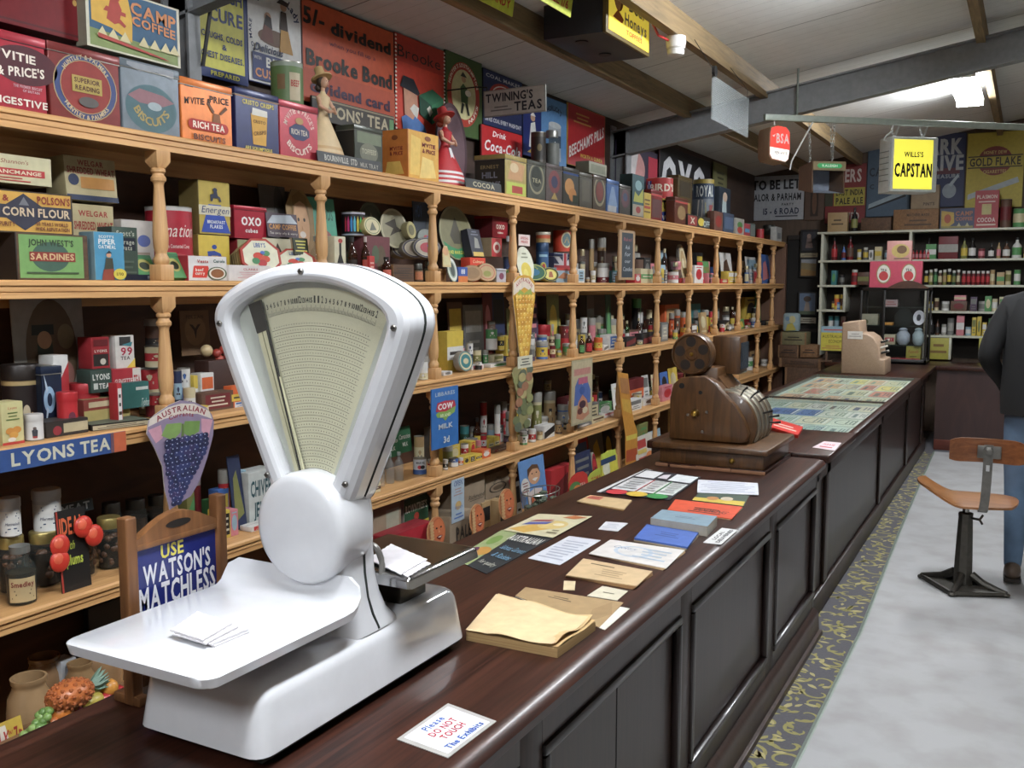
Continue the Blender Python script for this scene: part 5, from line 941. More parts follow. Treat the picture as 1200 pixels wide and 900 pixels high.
card('shelf_strip', 'dark printed strip propped against the front of the cream lady figurine', 'shelf card', 373, 447, 183, 'A', .005, '26282a', [('t', 'BOURNVILLE', .28, .5, .36, .5, 'b8b4a8'), ('t', 'STD', .55, .5, .1, .55, 'b8b4a8'), ('t', 'MILK TRAY', .8, .4, .3, .4, '9a968a')])
card('shelf_strip', 'short dark strip at the foot of the red lady figurine', 'shelf card', 546, 588, 212, 'A', .005, '2a2c2c', [('t', 'COCOA', .5, .5, .6, .5, 'a8a080')])
carton('toffee_tin', 'dark square tin with a faded green picture, beside the cream lady figurine', 'tin', 415, 448, 149, 'A', .05, .10, '3c4034', [('r', .1, .62, .95, .9, '6a7458'), ('e', .5, .42, .32, .22, '6c6c58'), ('t', 'TOFFEES', .5, .45, .5, .1, 'a8a488')], side='1c1814', tin=True, rim='6a665c')
carton('biscuit_box', 'orange and yellow cracker box turned to show two sides', 'box', 478, 514, 155, 'A', .04, .15, 'd8a02c', [('p', [(.05, .1), (.1, .9), (.4, .85), (.35, .1)], 'e0b84c'), ('p', [(.35, .05), (.45, .5), (.8, .45), (.9, .1)], 'e4c468'), ('t', "M'VITIE", .66, .74, .44, .08, '7a1c1c'), ('t', '& PRICE', .66, .62, .42, .08, '7a1c1c'), ('e', .62, .88, .1, .05, '8a4a1c')], side='c8741c', sided=[('t', "M'VITIE", .55, .62, .5, .07, '7a1c1c'), ('t', '& PRICE', .55, .52, .5, .07, '7a1c1c'), ('p', [(.1, .1), (.2, .36), (.7, .36), (.85, .1)], 'e0b84c'), ('e', .5, .84, .12, .05, '8a4a1c')])
carton('tea_tin', 'brown and yellow tin with a dark lettered side, next to the red lady figurine', 'tin', 592, 617, 183, 'A', .03, .2, 'a8944c', [('p', [(.1, .4), (.3, .9), (.9, .8), (.8, .4)], 'b88a5c'), ('r', .05, .04, .95, .34, 'a8b43c'), ('r', .3, .08, .8, .26, 'a03c30'), ('e', .4, .7, .2, .12, 'c8b088')], side='2e2a20', sided=[('t', 'ERNEST', .5, .7, .6, .08, '8a7a4c'), ('t', 'HILL', .5, .5, .5, .14, '7a8090'), ('t', "& SON'S", .5, .26, .7, .14, '7a8090')], tin=True)
for (a, b, yt, c, d, lab) in ((618, 639, 189, '4a4c44', [('ring', .5, .55, .42, .4, .15, '8a8468'), ('e', .5, .6, .28, .26, '2c3028'), ('t', 'TEA', .5, .5, .5, .1, '9a9474')], 'grey-green tall tin with an oval, first of the row of small tins'), (640, 659, 193, '5c5250', [('e', .5, .55, .36, .3, '7a4444'), ('e', .5, .55, .2, .16, '3a3c54'), ('p', [(.3, .1), (.5, .28), (.7, .1)], 'a08a4c')], 'dull purple tall tin with a red oval'), (660, 678, 197, '44443e', [('r', 0, .82, 1, .98, '2c4c88'), ('e', .4, .5, .3, .22, 'c08a4c'), ('e', .6, .3, .25, .18, 'b87a3c'), ('r', .6, .08, .95, .3, '26301e')], 'tall tin with a blue top band and orange picture'), (679, 694, 203, '5a564a', [('r', .2, .2, .8, .8, '6c6656')], 'plain grey-brown tall tin'), (695, 710, 206, '5a4c3c', [('ring', .5, .55, .44, .42, .2, 'a89c78'), ('e', .5, .55, .28, .28, '8a3a2c')], 'brown tall tin with a red medallion'), (711, 725, 211, '4a74b4', [('p', [(.1, .2), (.4, .8), (.6, .8), (.9, .2)], '8aa8d0'), ('r', .1, .04, .8, .22, 'c0c4c8')], 'bright blue tall tin with a pale label'), (726, 739, 217, '54504a', [('e', .5, .55, .36, .3, '6a3c44'), ('e', .5, .6, .2, .14, '3a4468')], 'grey tall tin with a maroon oval')):
    carton('small_tin', lab+', top shelf', 'tin', a, b, yt, 'A', .03, .09, c, d, tin=True)
can('glass_canister', 'dark round caddy standing on top of the row of small tins', 'canister', 622, 640, 152, 'A', .12, [(.1, .85, '231c14')], '3a2e20', [('e', .5, .5, .2, .12, '6a5a34')], yb=190)
jar('glass_canister', 'clear tall jar beside the dark caddy on the row of small tins', 'jar', 638, 656, 150, 'A', .08, '6a6a64', '9a9a94', yb=193)
carton('packet', 'small cream packet lying on the row of small tins', 'packet', 690, 711, 191, 'A', .09, .1, 'a8a68c', [('r', .1, .15, .9, .8, '8a8c70')], side='6a6450', yb=205)
carton('custard_box', 'dark teal picture box in front of the large red drum', 'box', 741, 755, 205, 'A', .03, .1, '2c5a60', [('r', .05, .04, .95, .3, 'b0a48c'), ('e', .5, .18, .2, .08, 'a83c38'), ('p', [(.1, .36), (.2, .6), (.5, .5), (.9, .7), (.9, .36)], 'b8b83c'), ('e', .5, .75, .28, .12, '8ab4b8')], side='1c3430')
can('custard_drum', 'large drum with a red top, yellow middle and blue base', 'drum', 757, 789, 204, 'A', .10, [(.55, 1, 'b8221c'), (.27, .55, 'd4c020'), (0, .27, '1c44b0')], 'b8221c', [('t', "BIRD'S", .56, .79, .9, .15, 'e4d8c0'), ('t', 'CUSTARD', .62, .42, 1.1, .17, '1c1a14'), ('t', 'POWDER', .66, .14, .8, .1, 'e4e4e4')]+[('r', .0+.06*i, .62+.08*j, .06+.06*i, .70+.08*j, '26408c' if (i+j) % 2 else 'c8ccd8') for i in range(3) for j in range(4)], lid='rim', dw=2.4)
carton('mustard_tin', 'small yellow tin in front of the large red drum', 'tin', 754, 763, 226, 'A', .03, .05, 'c8a824', [('l', .1, .2, .9, .8, 4, '6a4a14'), ('r', .1, .4, .9, .5, 'b83a24')])
carton('cocoa_tin', 'narrow red-brown tin in front of the large drum', 'tin', 763, 776, 223, 'A', .03, .07, '8a2c2a', [('r', 0, .8, 1, .96, 'b83430'), ('r', .1, .1, .9, .7, '5c2c28')], tin=True)
can('toffee_drum', 'big dark blue and gold drum with pale lettering after the custard drum', 'drum', 812, 837, 206, 'A', .07, [(.62, .92, '26364c'), (.92, 1, 'a08a30'), (0, .62, '5c646c')], '26364c', [('t', 'ROYAL', .5, .77, .9, .2, 'c0c4c0'), ('p', [(.1, .1), (.16, .6), (.4, .6), (.36, .1)], 'b8b4ac'), ('p', [(.55, .1), (.5, .55), (.95, .55), (.95, .2)], '8a8434'), ('p', [(.7, .15), (.72, .5), (.95, .5)], '7c2c2c')], lid='rim', dw=2.0)
carton('toffee_tin', 'dark gold tall tin between the two big drums', 'tin', 795, 811, 207, 'A', .12, .1, '5c4a24', [('r', .1, .1, .9, .5, '8a6c24'), ('r', .1, .6, .9, .9, '33280f')], tin=True)
carton('cocoa_tin', 'brown and red tin standing in front of the gold tall tin', 'tin', 791, 806, 232, 'A', .03, .08, '6c3a28', [('r', 0, .8, 1, .97, 'a8382c'), ('e', .5, .45, .32, .26, '8a6a3c')], tin=True)
carton('stock_cube_box', 'small black and red lettered box at the foot of the blue gold drum', 'box', 806, 832, 253, 'A', .01, .05, '2a2620', [('r', 0, .1, .4, .9, '8a2c24'), ('t', 'X', .2, .5, .2, .5, 'c8c0a8'), ('e', .58, .5, .14, .34, 'c8b028'), ('t', 'OFF', .82, .4, .28, .5, 'a8b4b0')])
for (a, b, yt, dp, c, d, lab) in ((843, 856, 220, .14, '26303c', [('p', [(.2, .1), (.3, .8), (.6, .85), (.7, .1)], 'a8b8b8'), ('e', .5, .8, .2, .1, 'c0a48c')], 'dark box with a pale figure after the blue gold drum'), (837, 847, 248, .02, '6a4436', [('e', .5, .5, .35, .3, '8a2c24')], 'brown red tin in front of the dark figure box'), (848, 860, 250, .03, '3a4658', [('r', .1, .2, .9, .8, '4a5a74')], 'slate blue small tin after the brown red tin'), (862, 872, 256, .03, '98948a', [('e', .5, .6, .3, .2, '4a7a3c'), ('e', .5, .3, .3, .2, 'a83c34')], 'pale packet with green and red dots'), (872, 879, 262, .03, 'a84048', [('r', .1, .3, .9, .6, '4c8ab0')], 'tiny pink and blue packet'), (879, 885, 262, .03, '54605c', [('r', .1, .1, .9, .9, '6c7670')], 'narrow grey packet'), (918, 924, 268, .03, 'b8b8b4', [('r', .2, .2, .8, .6, '8a8c8c')], 'narrow white packet near the end of the shelf')):
    carton('small_tin', lab+', far along the top shelf', 'tin', a, b, yt, 'A', dp, .07, c, d)
can('candle_jar', 'little red lamp glass near the end of the top shelf', 'candle', 886, 895, 267, 'A', .03, [(0, 1, 'a8242c')], 'a8242c')
can('stone_jar', 'brown glazed jar at the end of the top shelf', 'jar', 904, 917, 264, 'A', .10, [(0, .5, '6a4420'), (.5, 1, '3a3c30')], '6a4420', lid='2c2c28')
# ---------------------------------------------------------------- second shelf, up to the second post
carton('corn_flour_crate', 'wide yellow crate with a navy diamond band, laid on the sardine crate', 'crate', -70, 84, 222, 'B', .05, .2, 'c8922c', [('r', 0, 0, 1, 1, '3a2c20'), ('r', .01, .03, .985, .97, 'c8962c'), ('r', .01, .34, .985, .66, '2c2c3c'), ('p', [(.38, .5), (.6, .94), (.82, .5), (.6, .06)], '2c2c3c'), ('p', [(.56, .66), (.6, .86), (.64, .66)], '6a6a70'), ('t', '&', .46, .81, .05, .14, '8a3020'), ('t', "POLSON'S", .84, .81, .27, .17, '8a3020'), ('t', 'PATENT CORN FLOUR', .52, .5, .9, .19, 'c8b090'), ('t', '50 YEARS WORLD', .82, .24, .26, .08, '6a3020'), ('t', 'WIDE REPUTATION', .82, .12, .28, .08, '6a3020'), ('t', 'PURITY', .46, .2, .12, .1, '6a3020')], yb=272, side='4a3624')
carton('sardine_crate', 'old wooden crate with a crinkled green fish label on the second shelf', 'crate', 18, 103, 274, 'B', .04, .2, CRATE_DK, [('r', .04, .04, .92, .96, '6c9a50'), ('e', .46, .5, .26, .32, '3c5c4c'), ('t', "JOHN WEST'S", .47, .8, .62, .13, '2c3c24', 'b'), ('r', .17, .4, .80, .6, '8a2a20'), ('t', 'SARDINES', .48, .5, .6, .13, 'c8a878'), ('l', .12, .1, .84, .2, 1, '3c5030')], side='2c2018')
carton('blancmange_box', 'cream and red box lying on top of the yellow crate', 'box', -30, 60, 181, 'B', .1, .16, 'c0b890', [('t', "Shannon's", .5, .76, .36, .14, '8a3a34', 'i'), ('r', .05, .28, .9, .52, 'b02c2c'), ('t', 'BLANCMANGE', .5, .40, .7, .12, 'd8c8a8'), ('l', .1, .06, .7, .24, 2, 'b02c2c')], yb=215)
carton('cereal_box', 'faded shredded wheat box tilted on top of another', 'cereal box', 77, 137, 187, 'B', .15, .1, 'a89a70', [('t', 'WELGAR', .5, .86, .5, .12, '8a3028'), ('t', 'SHREDDED WHEAT', .5, .68, .92, .14, '8a3028'), ('e', .15, .46, .1, .13, '26304c'), ('r', .28, .28, .94, .54, 'b07a34'), ('r', 0, 0, 1, .12, '28324c')], yb=238, lean=-4)
carton('cereal_box', 'lower shredded wheat box with red lettering beside the yellow crate', 'cereal box', 84, 133, 240, 'B', .16, .1, 'b0a074', [('t', 'WELGAR', .5, .88, .7, .07, '9a3028'), ('t', 'SHREDDED WHEAT', .5, .72, .92, .1, '9a3028'), ('r', .05, .1, .95, .58, 'a87834')])
carton('oatmeal_box', 'bright blue oatmeal box with a piper and a yellow price spot', 'box', 110, 145, 272, 'B', .035, .07, '3c8cb0', [('t', 'PIPER', .42, .80, .56, .10, 'd8dcd8'), ('t', 'OATMEAL', .42, .69, .58, .07, 'd8dcd8'), ('t', "SCOTT'S", .4, .90, .5, .05, 'd8dcd8'), ('p', [(.25, .1), (.36, .46), (.58, .46), (.62, .12)], '3a3c2c'), ('p', [(.2, .0), (.26, .22), (.6, .24), (.62, .0)], '8a3a24'), ('e', .45, .52, .08, .05, 'c49470'), ('p', [(.36, .55), (.46, .62), (.56, .56)], '26303c'), ('e', .8, .13, .22, .115, 'c8b824'), ('t', '1/10', .8, .13, .24, .06, '6a5a14')], side='7a98a0')
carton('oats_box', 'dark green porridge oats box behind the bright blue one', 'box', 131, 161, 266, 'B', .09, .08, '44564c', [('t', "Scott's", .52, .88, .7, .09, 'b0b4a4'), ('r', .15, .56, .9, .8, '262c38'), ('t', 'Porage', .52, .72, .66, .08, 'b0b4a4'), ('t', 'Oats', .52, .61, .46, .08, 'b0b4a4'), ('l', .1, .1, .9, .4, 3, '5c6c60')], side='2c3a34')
carton('flour_bag', 'crumpled white flour bag with a blue mark', 'bag', 142, 180, 258, 'B', .13, .1, 'b8b0a8', [('e', .68, .66, .2, .1, '5060a0'), ('l', .1, .1, .9, .5, 4, '9a8478')], side='a49c94')
can('milk_can_display', 'large red evaporated milk can with white script, behind the first post', 'can', 171, 224, 240, 'B', .1, [(.95, 1, 'b8b4b0')], 'a8182c', [('t', 'Carnation', .5, .68, 1.12, .18, 'e0d0c4', 'i'), ('t', 'from Contented Cows', .62, .46, .6, .05, 'd8b8b0'), ('e', .6, .24, .4, .12, 'b84a4c'), ('l', .2, .1, .9, .36, 4, 'c88a84')], lid='rim', dw=2.0)
card('mussel_packet', 'flat green seafood tin propped up in front of the first post, the nearer one', 'tin', 163, 186, 296, 'B', .03, '4a8a4c', [('e', .5, .5, .36, .26, 'a8a04c'), ('e', .5, .48, .26, .16, '24301c'), ('r', .0, .8, 1, .95, '2c6a3c')], lean=-30, th=.02)
card('mussel_packet', 'flat green seafood tin propped up just after the first post', 'tin', 201, 219, 294, 'B', .035, '4a8a4c', [('e', .5, .5, .36, .26, 'a8a04c'), ('e', .5, .48, .26, .16, '24301c'), ('r', .0, .8, 1, .95, '2c6a3c')], lean=-30, th=.02)
carton('seafood_carton', 'low navy box lying under the green seafood tins', 'box', 147, 187, 324, 'B', .02, .08, '20283c', [('t', 'PRAWNS', .8, .5, .3, .5, 'c8ccd0')])
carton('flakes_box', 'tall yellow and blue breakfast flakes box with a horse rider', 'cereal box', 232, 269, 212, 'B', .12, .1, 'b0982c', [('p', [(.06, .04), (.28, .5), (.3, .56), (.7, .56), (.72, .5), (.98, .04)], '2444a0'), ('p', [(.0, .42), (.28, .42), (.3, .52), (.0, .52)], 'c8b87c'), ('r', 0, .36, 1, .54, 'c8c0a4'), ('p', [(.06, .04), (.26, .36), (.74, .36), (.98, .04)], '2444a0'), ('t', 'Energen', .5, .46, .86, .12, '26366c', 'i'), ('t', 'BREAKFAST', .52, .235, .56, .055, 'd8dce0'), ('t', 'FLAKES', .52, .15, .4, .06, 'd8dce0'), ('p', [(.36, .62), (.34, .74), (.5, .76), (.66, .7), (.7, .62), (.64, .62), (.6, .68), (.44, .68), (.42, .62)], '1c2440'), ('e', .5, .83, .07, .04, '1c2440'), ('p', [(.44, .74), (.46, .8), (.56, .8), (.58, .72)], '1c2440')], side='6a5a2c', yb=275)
carton('flakes_box', 'yellow breakfast flakes box under the tall one', 'cereal box', 232, 269, 275.5, 'B', .12, .1, 'c8ac1c', [('p', [(.3, .5), (.28, .64), (.5, .66), (.7, .6), (.74, .5), (.6, .55), (.42, .55)], '26408c'), ('e', .5, .74, .08, .05, '26408c'), ('r', .35, .36, .75, .46, '26408c')], side='7a6a2c')
carton('curry_box', 'small white and red beef curry box in front of the flakes boxes', 'box', 220, 266, 300, 'B', .03, .06, 'd4d0cc', [('p', [(.1, .12), (.14, .56), (.16, .6), (.5, .6), (.52, .5), (.46, .12)], 'd0301c'), ('t', 'beef', .28, .44, .2, .12, 'e4d8c8'), ('t', 'curry', .29, .3, .24, .12, 'e4d8c8'), ('t', 'Cerola', .78, .8, .3, .12, '3c5c54'), ('t', 'Vesta', .36, .78, .28, .12, 'a82c24'), ('e', .72, .3, .25, .27, '4c5c3c'), ('e', .72, .3, .21, .23, 'dcd4c4'), ('e', .72, .3, .17, .18, '8a5424')], side='a82434')
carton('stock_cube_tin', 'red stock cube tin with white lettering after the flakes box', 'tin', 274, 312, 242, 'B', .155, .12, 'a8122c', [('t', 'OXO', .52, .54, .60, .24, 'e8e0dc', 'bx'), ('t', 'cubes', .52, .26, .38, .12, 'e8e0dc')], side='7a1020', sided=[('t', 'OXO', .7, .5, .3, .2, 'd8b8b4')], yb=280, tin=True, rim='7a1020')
carton('tea_packet', 'dull olive packet carrying the red stock cube tin', 'packet', 278, 310, 281, 'B', .16, .1, '8a8a60', [('r', .1, .2, .9, .8, '9a9a74')], side='8a2024')
def octbox(label, px0, px1, yt, dep, yb=None, sc=1):
    X, y0, y1, zb, h = spot(px0, px1, yt, 'B', dep, yb); w = (y1-y0); mb = MB(); m = Matrix.Translation((0, -w/2, 0)) @ Matrix(((0, 0, 1, 0), (w, 0, 0, 0), (0, h, 0, 0), (0, 0, 0, 1)))
    mb.prism(OCT, -.10, -.012, M('a08c58'), m)
    for i in range(5): mb.prism([(.5+(a-.5)*1.02, .5+(b-.5)*1.02) for a, b in OCT], -.095+i*.018, -.09+i*.018, M('8a7444'), m)
    mb.prism([(.5+(a-.5)*1.03, .5+(b-.5)*1.03) for a, b in OCT], -.012, 0, M('a83424'), m)
    decal(mb, front(0, -w/2, 0), w, h, [('p', [(.5+(a-.5)*.9, .5+(b-.5)*.9) for a, b in OCT], 'd4d0b4'), ('t', "LIBBY'S", .5, .82, .3, .12, '2c4c8c'), ('e', .42, .5, .13, .11, 'c83c24'), ('e', .6, .42, .12, .1, 'c84a2c'), ('e', .5, .3, .12, .1, 'b02c30'), ('e', .34, .36, .1, .09, '3c7a4c'), ('e', .64, .58, .09, .08, '4c8a54'), ('e', .54, .6, .06, .05, '4c6cb0')])
    tag(mb.build('octagonal_box', None, (X, (y0+y1)/2, zb+.029), 0, (0, R(-16), R(-18))), label, 'box')
octbox('eight sided woven box with a flower lid leaning beside the curry box', 291, 326, 287, .03, None)
octbox('smaller eight sided flower lid box half behind the scale top', 332, 366, 299, .05, None)
carton('sugar_bag', 'white paper bag with red print in front of the eight sided box', 'bag', 268, 318, 311, 'B', .02, .05, 'd0c8c4', [('t', 'CLARKS', .5, .74, .34, .12, 'b85a5c'), ('l', .2, .15, .8, .6, 4, 'c89090')])
card('photo_card', 'dim brown photograph card at the back above the coffee sign', 'card', 313, 344, 216, 'B', .2, '4a443c', [('e', .3, .5, .18, .2, '33302c'), ('e', .7, .7, .22, .3, '2c2824'), ('r', .0, .0, 1, .25, '6a6456')])
card('coffee_sign', 'white and purple coffee sign in front of the dim photograph', 'sign', 314, 350, 250, 'B', .14, '4a3a44', [('p', [(0, .55), (.2, .9), (.8, .95), (1, .6)], 'a8b0b8'), ('t', 'CAMP COFFEE', .5, .42, .88, .2, 'c0863c'), ('t', 'Tea away why & worry', .5, .16, .9, .1, 'c8c0b4', 'i')], yb=278)
t = card('cut_out_card', 'cut-out card of a smiling woman in an orange blouse, behind the scale', 'display card', 341, 376, 219, 'B', .17, '8a6a34', [('p', [(.02, .02), (.1, .22), (.5, .3), (.95, .22), (1, .02)], 'd8642c'), ('e', .5, .62, .26, .28, 'b88a5c'), ('e', .41, .66, .035, .02, '2c2018'), ('e', .6, .66, .035, .02, '2c2018'), ('e', .5, .5, .1, .035, 'c8bcb0'), ('p', [(.5, .6), (.47, .55), (.53, .55)], 'a07448'), ('p', [(.22, .62), (.26, .9), (.5, .97), (.74, .9), (.78, .62), (.7, .82), (.5, .86), (.32, .82)], '7a5a24')], outline=[(.05, 0), (.0, .2), (.04, .5), (.05, .8), (.3, .98), (.7, .98), (.95, .8), (.92, .5), (1, .2), (.97, 0)], edge='6a5028')
card('shelf_card', 'teal green card behind the second post', 'card', 369, 400, 231, 'B', .18, '3f9478', [('t', 'FOODS', .6, .8, .6, .12, '2c5c50'), ('e', .5, .5, .3, .12, '8a5a54')], yb=None)
card('price_ticket', 'small tilted black ticket with yellow writing above the scale', 'ticket', 345, 362, 279, 'B', .06, '28301c', [('l', .1, .1, .9, .9, 4, 'c8c04c'), ('ring', .5, .5, .0, .0, .5, 'c8c04c')], yb=298, rz=0)
bottle('milk_bottle', 'clear glass bottle just before the second post', 'bottle', 363, 378, 276, 'B', .04, GLASS, 'a8b0ac', None)
card('bottle_card', 'cream card with pictured sauce bottles under the coffee sign', 'card', 313, 345, 279, 'B', .13, 'c0b898', [('p', [(.35, .1), (.38, .7), (.5, .9), (.62, .7), (.65, .1)], '3a2418'), ('p', [(.75, .1), (.76, .6), (.9, .6), (.92, .1)], '5a3020'), ('r', .36, .3, .62, .5, 'c8c0a8')])
# ---------------------------------------------------------------- second shelf between the second and fifth posts
carton('coffee_essence_box', 'narrow cream box printed with a dark bottle, after the second post', 'box', 392, 405, 277, 'B', .04, .05, 'c8c0a0', [('p', [(.2, .05), (.2, .4), (.4, .6), (.4, .85), (.6, .85), (.6, .6), (.8, .4), (.8, .05)], '1c1814'), ('t', 'OXO', .5, .28, .5, .1, 'c8c0a0'), ('e', .5, .9, .2, .05, 'b03c34')])
can('enamel_mug', 'black canister with rainbow coloured lettering on a high pile', 'canister', 400, 428, 247, 'B', .13, [(.93, 1, 'b8b4c4'), (0, .06, 'a8b0c0')], '1a181c', [('p', [(.06+.13*i, .16), (.05+.13*i, .6), (.1+.13*i, .84), (.15+.13*i, .6), (.14+.13*i, .16)], c) for i, c in enumerate(('c82848', 'd83880', '2c8ad0', '3cb0c8', 'c8b82c', '4cb048', 'c8502c'))], yb=276, lid='rim', dw=2.0)
bottle('sauce_bottle', 'dark sauce bottle under the rainbow lettered canister', 'bottle', 406, 419, 277, 'B', .09, BROWNGLASS, '1c1814', ('2c2018', [('l', .1, .2, .9, .8, 3, '6a5a34')]), fill='1a0f08')
bottle('sauce_bottle', 'dark sauce bottle with a red and green label', 'bottle', 423, 433, 277, 'B', .05, BROWNGLASS, 'b8a8a0', ('4a6a34', [('r', 0, .55, 1, 1, 'a83828'), ('e', .5, .3, .3, .2, 'c8b888')]), fill='1a0f08')
bottle('sauce_bottle', 'short bottle with a salmon pink label', 'bottle', 447, 459, 301, 'B', .03, BROWNGLASS, '1c1814', ('c8604c', [('l', .1, .2, .9, .8, 3, 'e0c0b0')]), fill='1a0f08', neck=.45)
carton('sauce_box', 'bright red slim box between the dark sauce bottles', 'box', 433, 439, 300, 'B', .04, .04, 'b82c28', [('l', .1, .2, .9, .8, 4, 'd8a898')])
carton('picture_tin', 'maroon mottled tin behind the sauce bottles', 'tin', 430, 457, 277, 'B', .11, .1, '6a3438', [('e', .6, .5, .2, .3, '5a4a34'), ('e', .35, .6, .15, .2, '4a5a40')])
disc_tin('round_tin', 'round cream and green ointment tin on end behind the maroon tin', 'round tin', 428, 448, 255, 'B', .1, 'c8bc90', [('ring', .5, .5, .42, .42, .1, '6a7a54'), ('p', [(.3, .25), (.5, .75), (.7, .3)], '6a6a5c')], yb=277, side='b0a468')
card('oval_plate', 'dark green oval picture plate at the back of the second bay', 'plate', 422, 448, 237, 'B', .22, '4a5038', [('e', .5, .5, .4, .42, '3a4030'), ('p', [(.3, .3), (.5, .7), (.7, .3)], '6a6c50')], yb=276, outline=OVAL, edge='5c6044')
card('oval_plate', 'larger oval plate printed with a dark bird, hanging at a tilt', 'plate', 448, 480, 244, 'B', .18, 'a8a080', [('e', .5, .5, .43, .45, '8c8668'), ('p', [(.15, .6), (.45, .5), (.3, .3), (.55, .4), (.8, .45), (.58, .55), (.55, .75)], '40382c')], yb=291, outline=OVAL, edge='7a745c')
disc_tin('round_tin', 'small round gold tin standing on end beside the tilted oval plate', 'round tin', 478, 489, 260, 'B', .15, 'a89c5c', [('e', .5, .5, .3, .3, '6a6440')], yb=281, side='8a8058')
card('framed_poster', 'dark blue framed poster leaning behind the third post', 'poster', 485, 511, 237, 'B', .22, '262e3a', [('ring', .5, .5, .5, .5, .03, '4a5058'), ('t', 'HOV', .25, .75, .3, .3, '3c5c84', 'b', .0), ('p', [(.5, .1), (.6, .6), (.8, .6), (.9, .1)], '4a4c48')], yb=282)
for (a, b, yt, dp, lab) in ((465, 488, 283, .17, 'striped hatbox shaped tin lid standing on end, first of three'), (477, 500, 281, .12, 'striped hatbox shaped tin lid standing on end, middle of three'), (490, 513, 279, .05, 'striped tin with a red flower on its lid, standing on end')):
    disc_tin('hat_tin', lab, 'round tin', a, b, yt, 'B', dp, 'a89c88', [('ring', .5, .5, .46, .46, .12, '3c3a4c'), ('ring', .5, .5, .40, .40, .1, 'b8b094'), ('e', .5, .5, .24, .24, 'a8303c' if yt == 279 else '8a7868'), ('e', .6, .58, .1, .1, '4c5ca0')], yb=304, side='6a6458', th=.05, rz=-20)
disc_tin('hat_tin', 'grey plate with a small red and blue badge behind the hatbox tins', 'plate', 491, 511, 268, 'B', .14, '7a8078', [('e', .5, .5, .16, .16, 'a83c44'), ('e', .58, .5, .08, .1, '4060a8')], yb=290, side='5c625c', th=.012)
carton('carved_box', 'carved dark wooden tea box on the second shelf', 'box', 461, 485, 310, 'B', .03, .07, CRATE_DK, [('l', .15, .15, .85, .85, 5, '3a281a'), ('r', .05, .46, .95, .5, '2a1c12')], side=CRATE)
jar('spice_jar', 'small jar with an orange label', 'jar', 485, 496, 309, 'B', .03, '7a5a3c', '6a6a64', ('b87044', [('l', .1, .2, .9, .8, 2, '6a4030')]))
jar('spice_jar', 'small jar with an olive label', 'jar', 497, 509, 306, 'B', .03, '5c5c3c', '6a6450', ('8a9060', [('l', .1, .2, .9, .8, 3, '4a4c34')]))
carton('powder_box', 'tan box in front of the third post foot', 'box', 512, 523, 315, 'B', .02, .05, 'b88c54', [('e', .5, .4, .3, .3, '8a5c34')])
card('oval_badge', 'pale oval badge card beside the third post', 'card', 527, 538, 301, 'B', .04, '8a9a8c', [('ring', .5, .5, .46, .46, .25, 'c8ccc0'), ('e', .5, .5, .22, .28, '3c4840')], outline=OVAL, lean=-12)
card('cut_out_card', 'small ivory cut-out figure card next to the third post', 'display card', 518, 530, 288, 'B', .03, 'c8b078', [('e', .5, .75, .3, .2, 'c89464'), ('p', [(.1, .1), (.3, .5), (.7, .5), (.9, .1)], 'c8bc88')], outline=[(.1, 0), (.2, .6), (.4, 1), (.7, 1), (.9, .5), (.9, 0)], yb=313)
card('margarine_plaque', 'large dark rimmed oval margarine plaque with a green lower band', 'plaque', 518, 556, 241, 'B', .16, '8a8460', [('e', .5, .5, .45, .46, '77724f'), ('p', [(.3, .45), (.5, .8), (.62, .5), (.8, .6), (.6, .3), (.4, .3)], '4a4638'), ('p', [(.07, .34), (.2, .14), (.4, .03), (.6, .03), (.8, .14), (.93, .34), (.7, .24), (.5, .2), (.3, .24)], '2c8450'), ('t', 'AND MARGARINE', .52, .14, .66, .06, 'd0c83c')], yb=305, outline=OVAL, edge='16140f', th=.012)
card('starch_box', 'dark starch box with a yellow foot, leaning beside the margarine plaque', 'box', 554, 568, 270, 'B', .1, '2a2c38', [('r', .1, .0, .95, .16, 'c8a83c'), ('p', [(.3, .3), (.45, .7), (.7, .65), (.75, .3)], '8a8a80'), ('l', .2, .75, .8, .95, 2, '6a7080')], yb=303, lean=-14, th=.05)
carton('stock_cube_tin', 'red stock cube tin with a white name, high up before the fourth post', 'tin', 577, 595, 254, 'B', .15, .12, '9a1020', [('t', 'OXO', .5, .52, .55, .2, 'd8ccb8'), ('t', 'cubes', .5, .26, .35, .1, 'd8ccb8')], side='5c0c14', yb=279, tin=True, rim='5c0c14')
carton('cube_box', 'small red and white box under the second red stock cube tin', 'box', 576, 588, 279, 'B', .12, .08, 'b83434', [('e', .5, .5, .35, .3, 'd8c8b8'), ('e', .5, .5, .2, .16, 'a83430')], side='a89470', yb=301)
bottle('medicine_bottle', 'clear bottle with a blue and yellow label before the fourth post', 'bottle', 589, 602, 276, 'B', .08, GLASS, 'a8b0b4', ('c8c84c', [('r', 0, .5, 1, 1, '2c3c64'), ('e', .5, .3, .3, .2, '44702c')]), fill='303c50')
carton('night_light_box', 'little blue and orange box in front of the margarine plaque', 'box', 537, 548, 313, 'B', .05, .05, '3454a0', [('r', 0, 0, 1, .4, 'c8702c'), ('t', '88', .5, .7, .4, .3, 'd8dce0')])
carton('colman_box', 'red and yellow carton beside the wooden discs', 'box', 551, 569, 302, 'B', .08, .06, 'd83c1c', [('r', 0, .55, 1, .68, 'd8a43c'), ('t', 'Colmans', .5, .84, .7, .12, 'e8d8a8', 'i')])
disc_tin('wooden_disc', 'round wooden box leaning on its side, the nearer of two', 'wooden box', 547, 561, 311, 'B', .04, 'a8845a', [('e', .5, .5, .35, .35, '94744c')], side='8f6c44', th=.03, rz=-35)
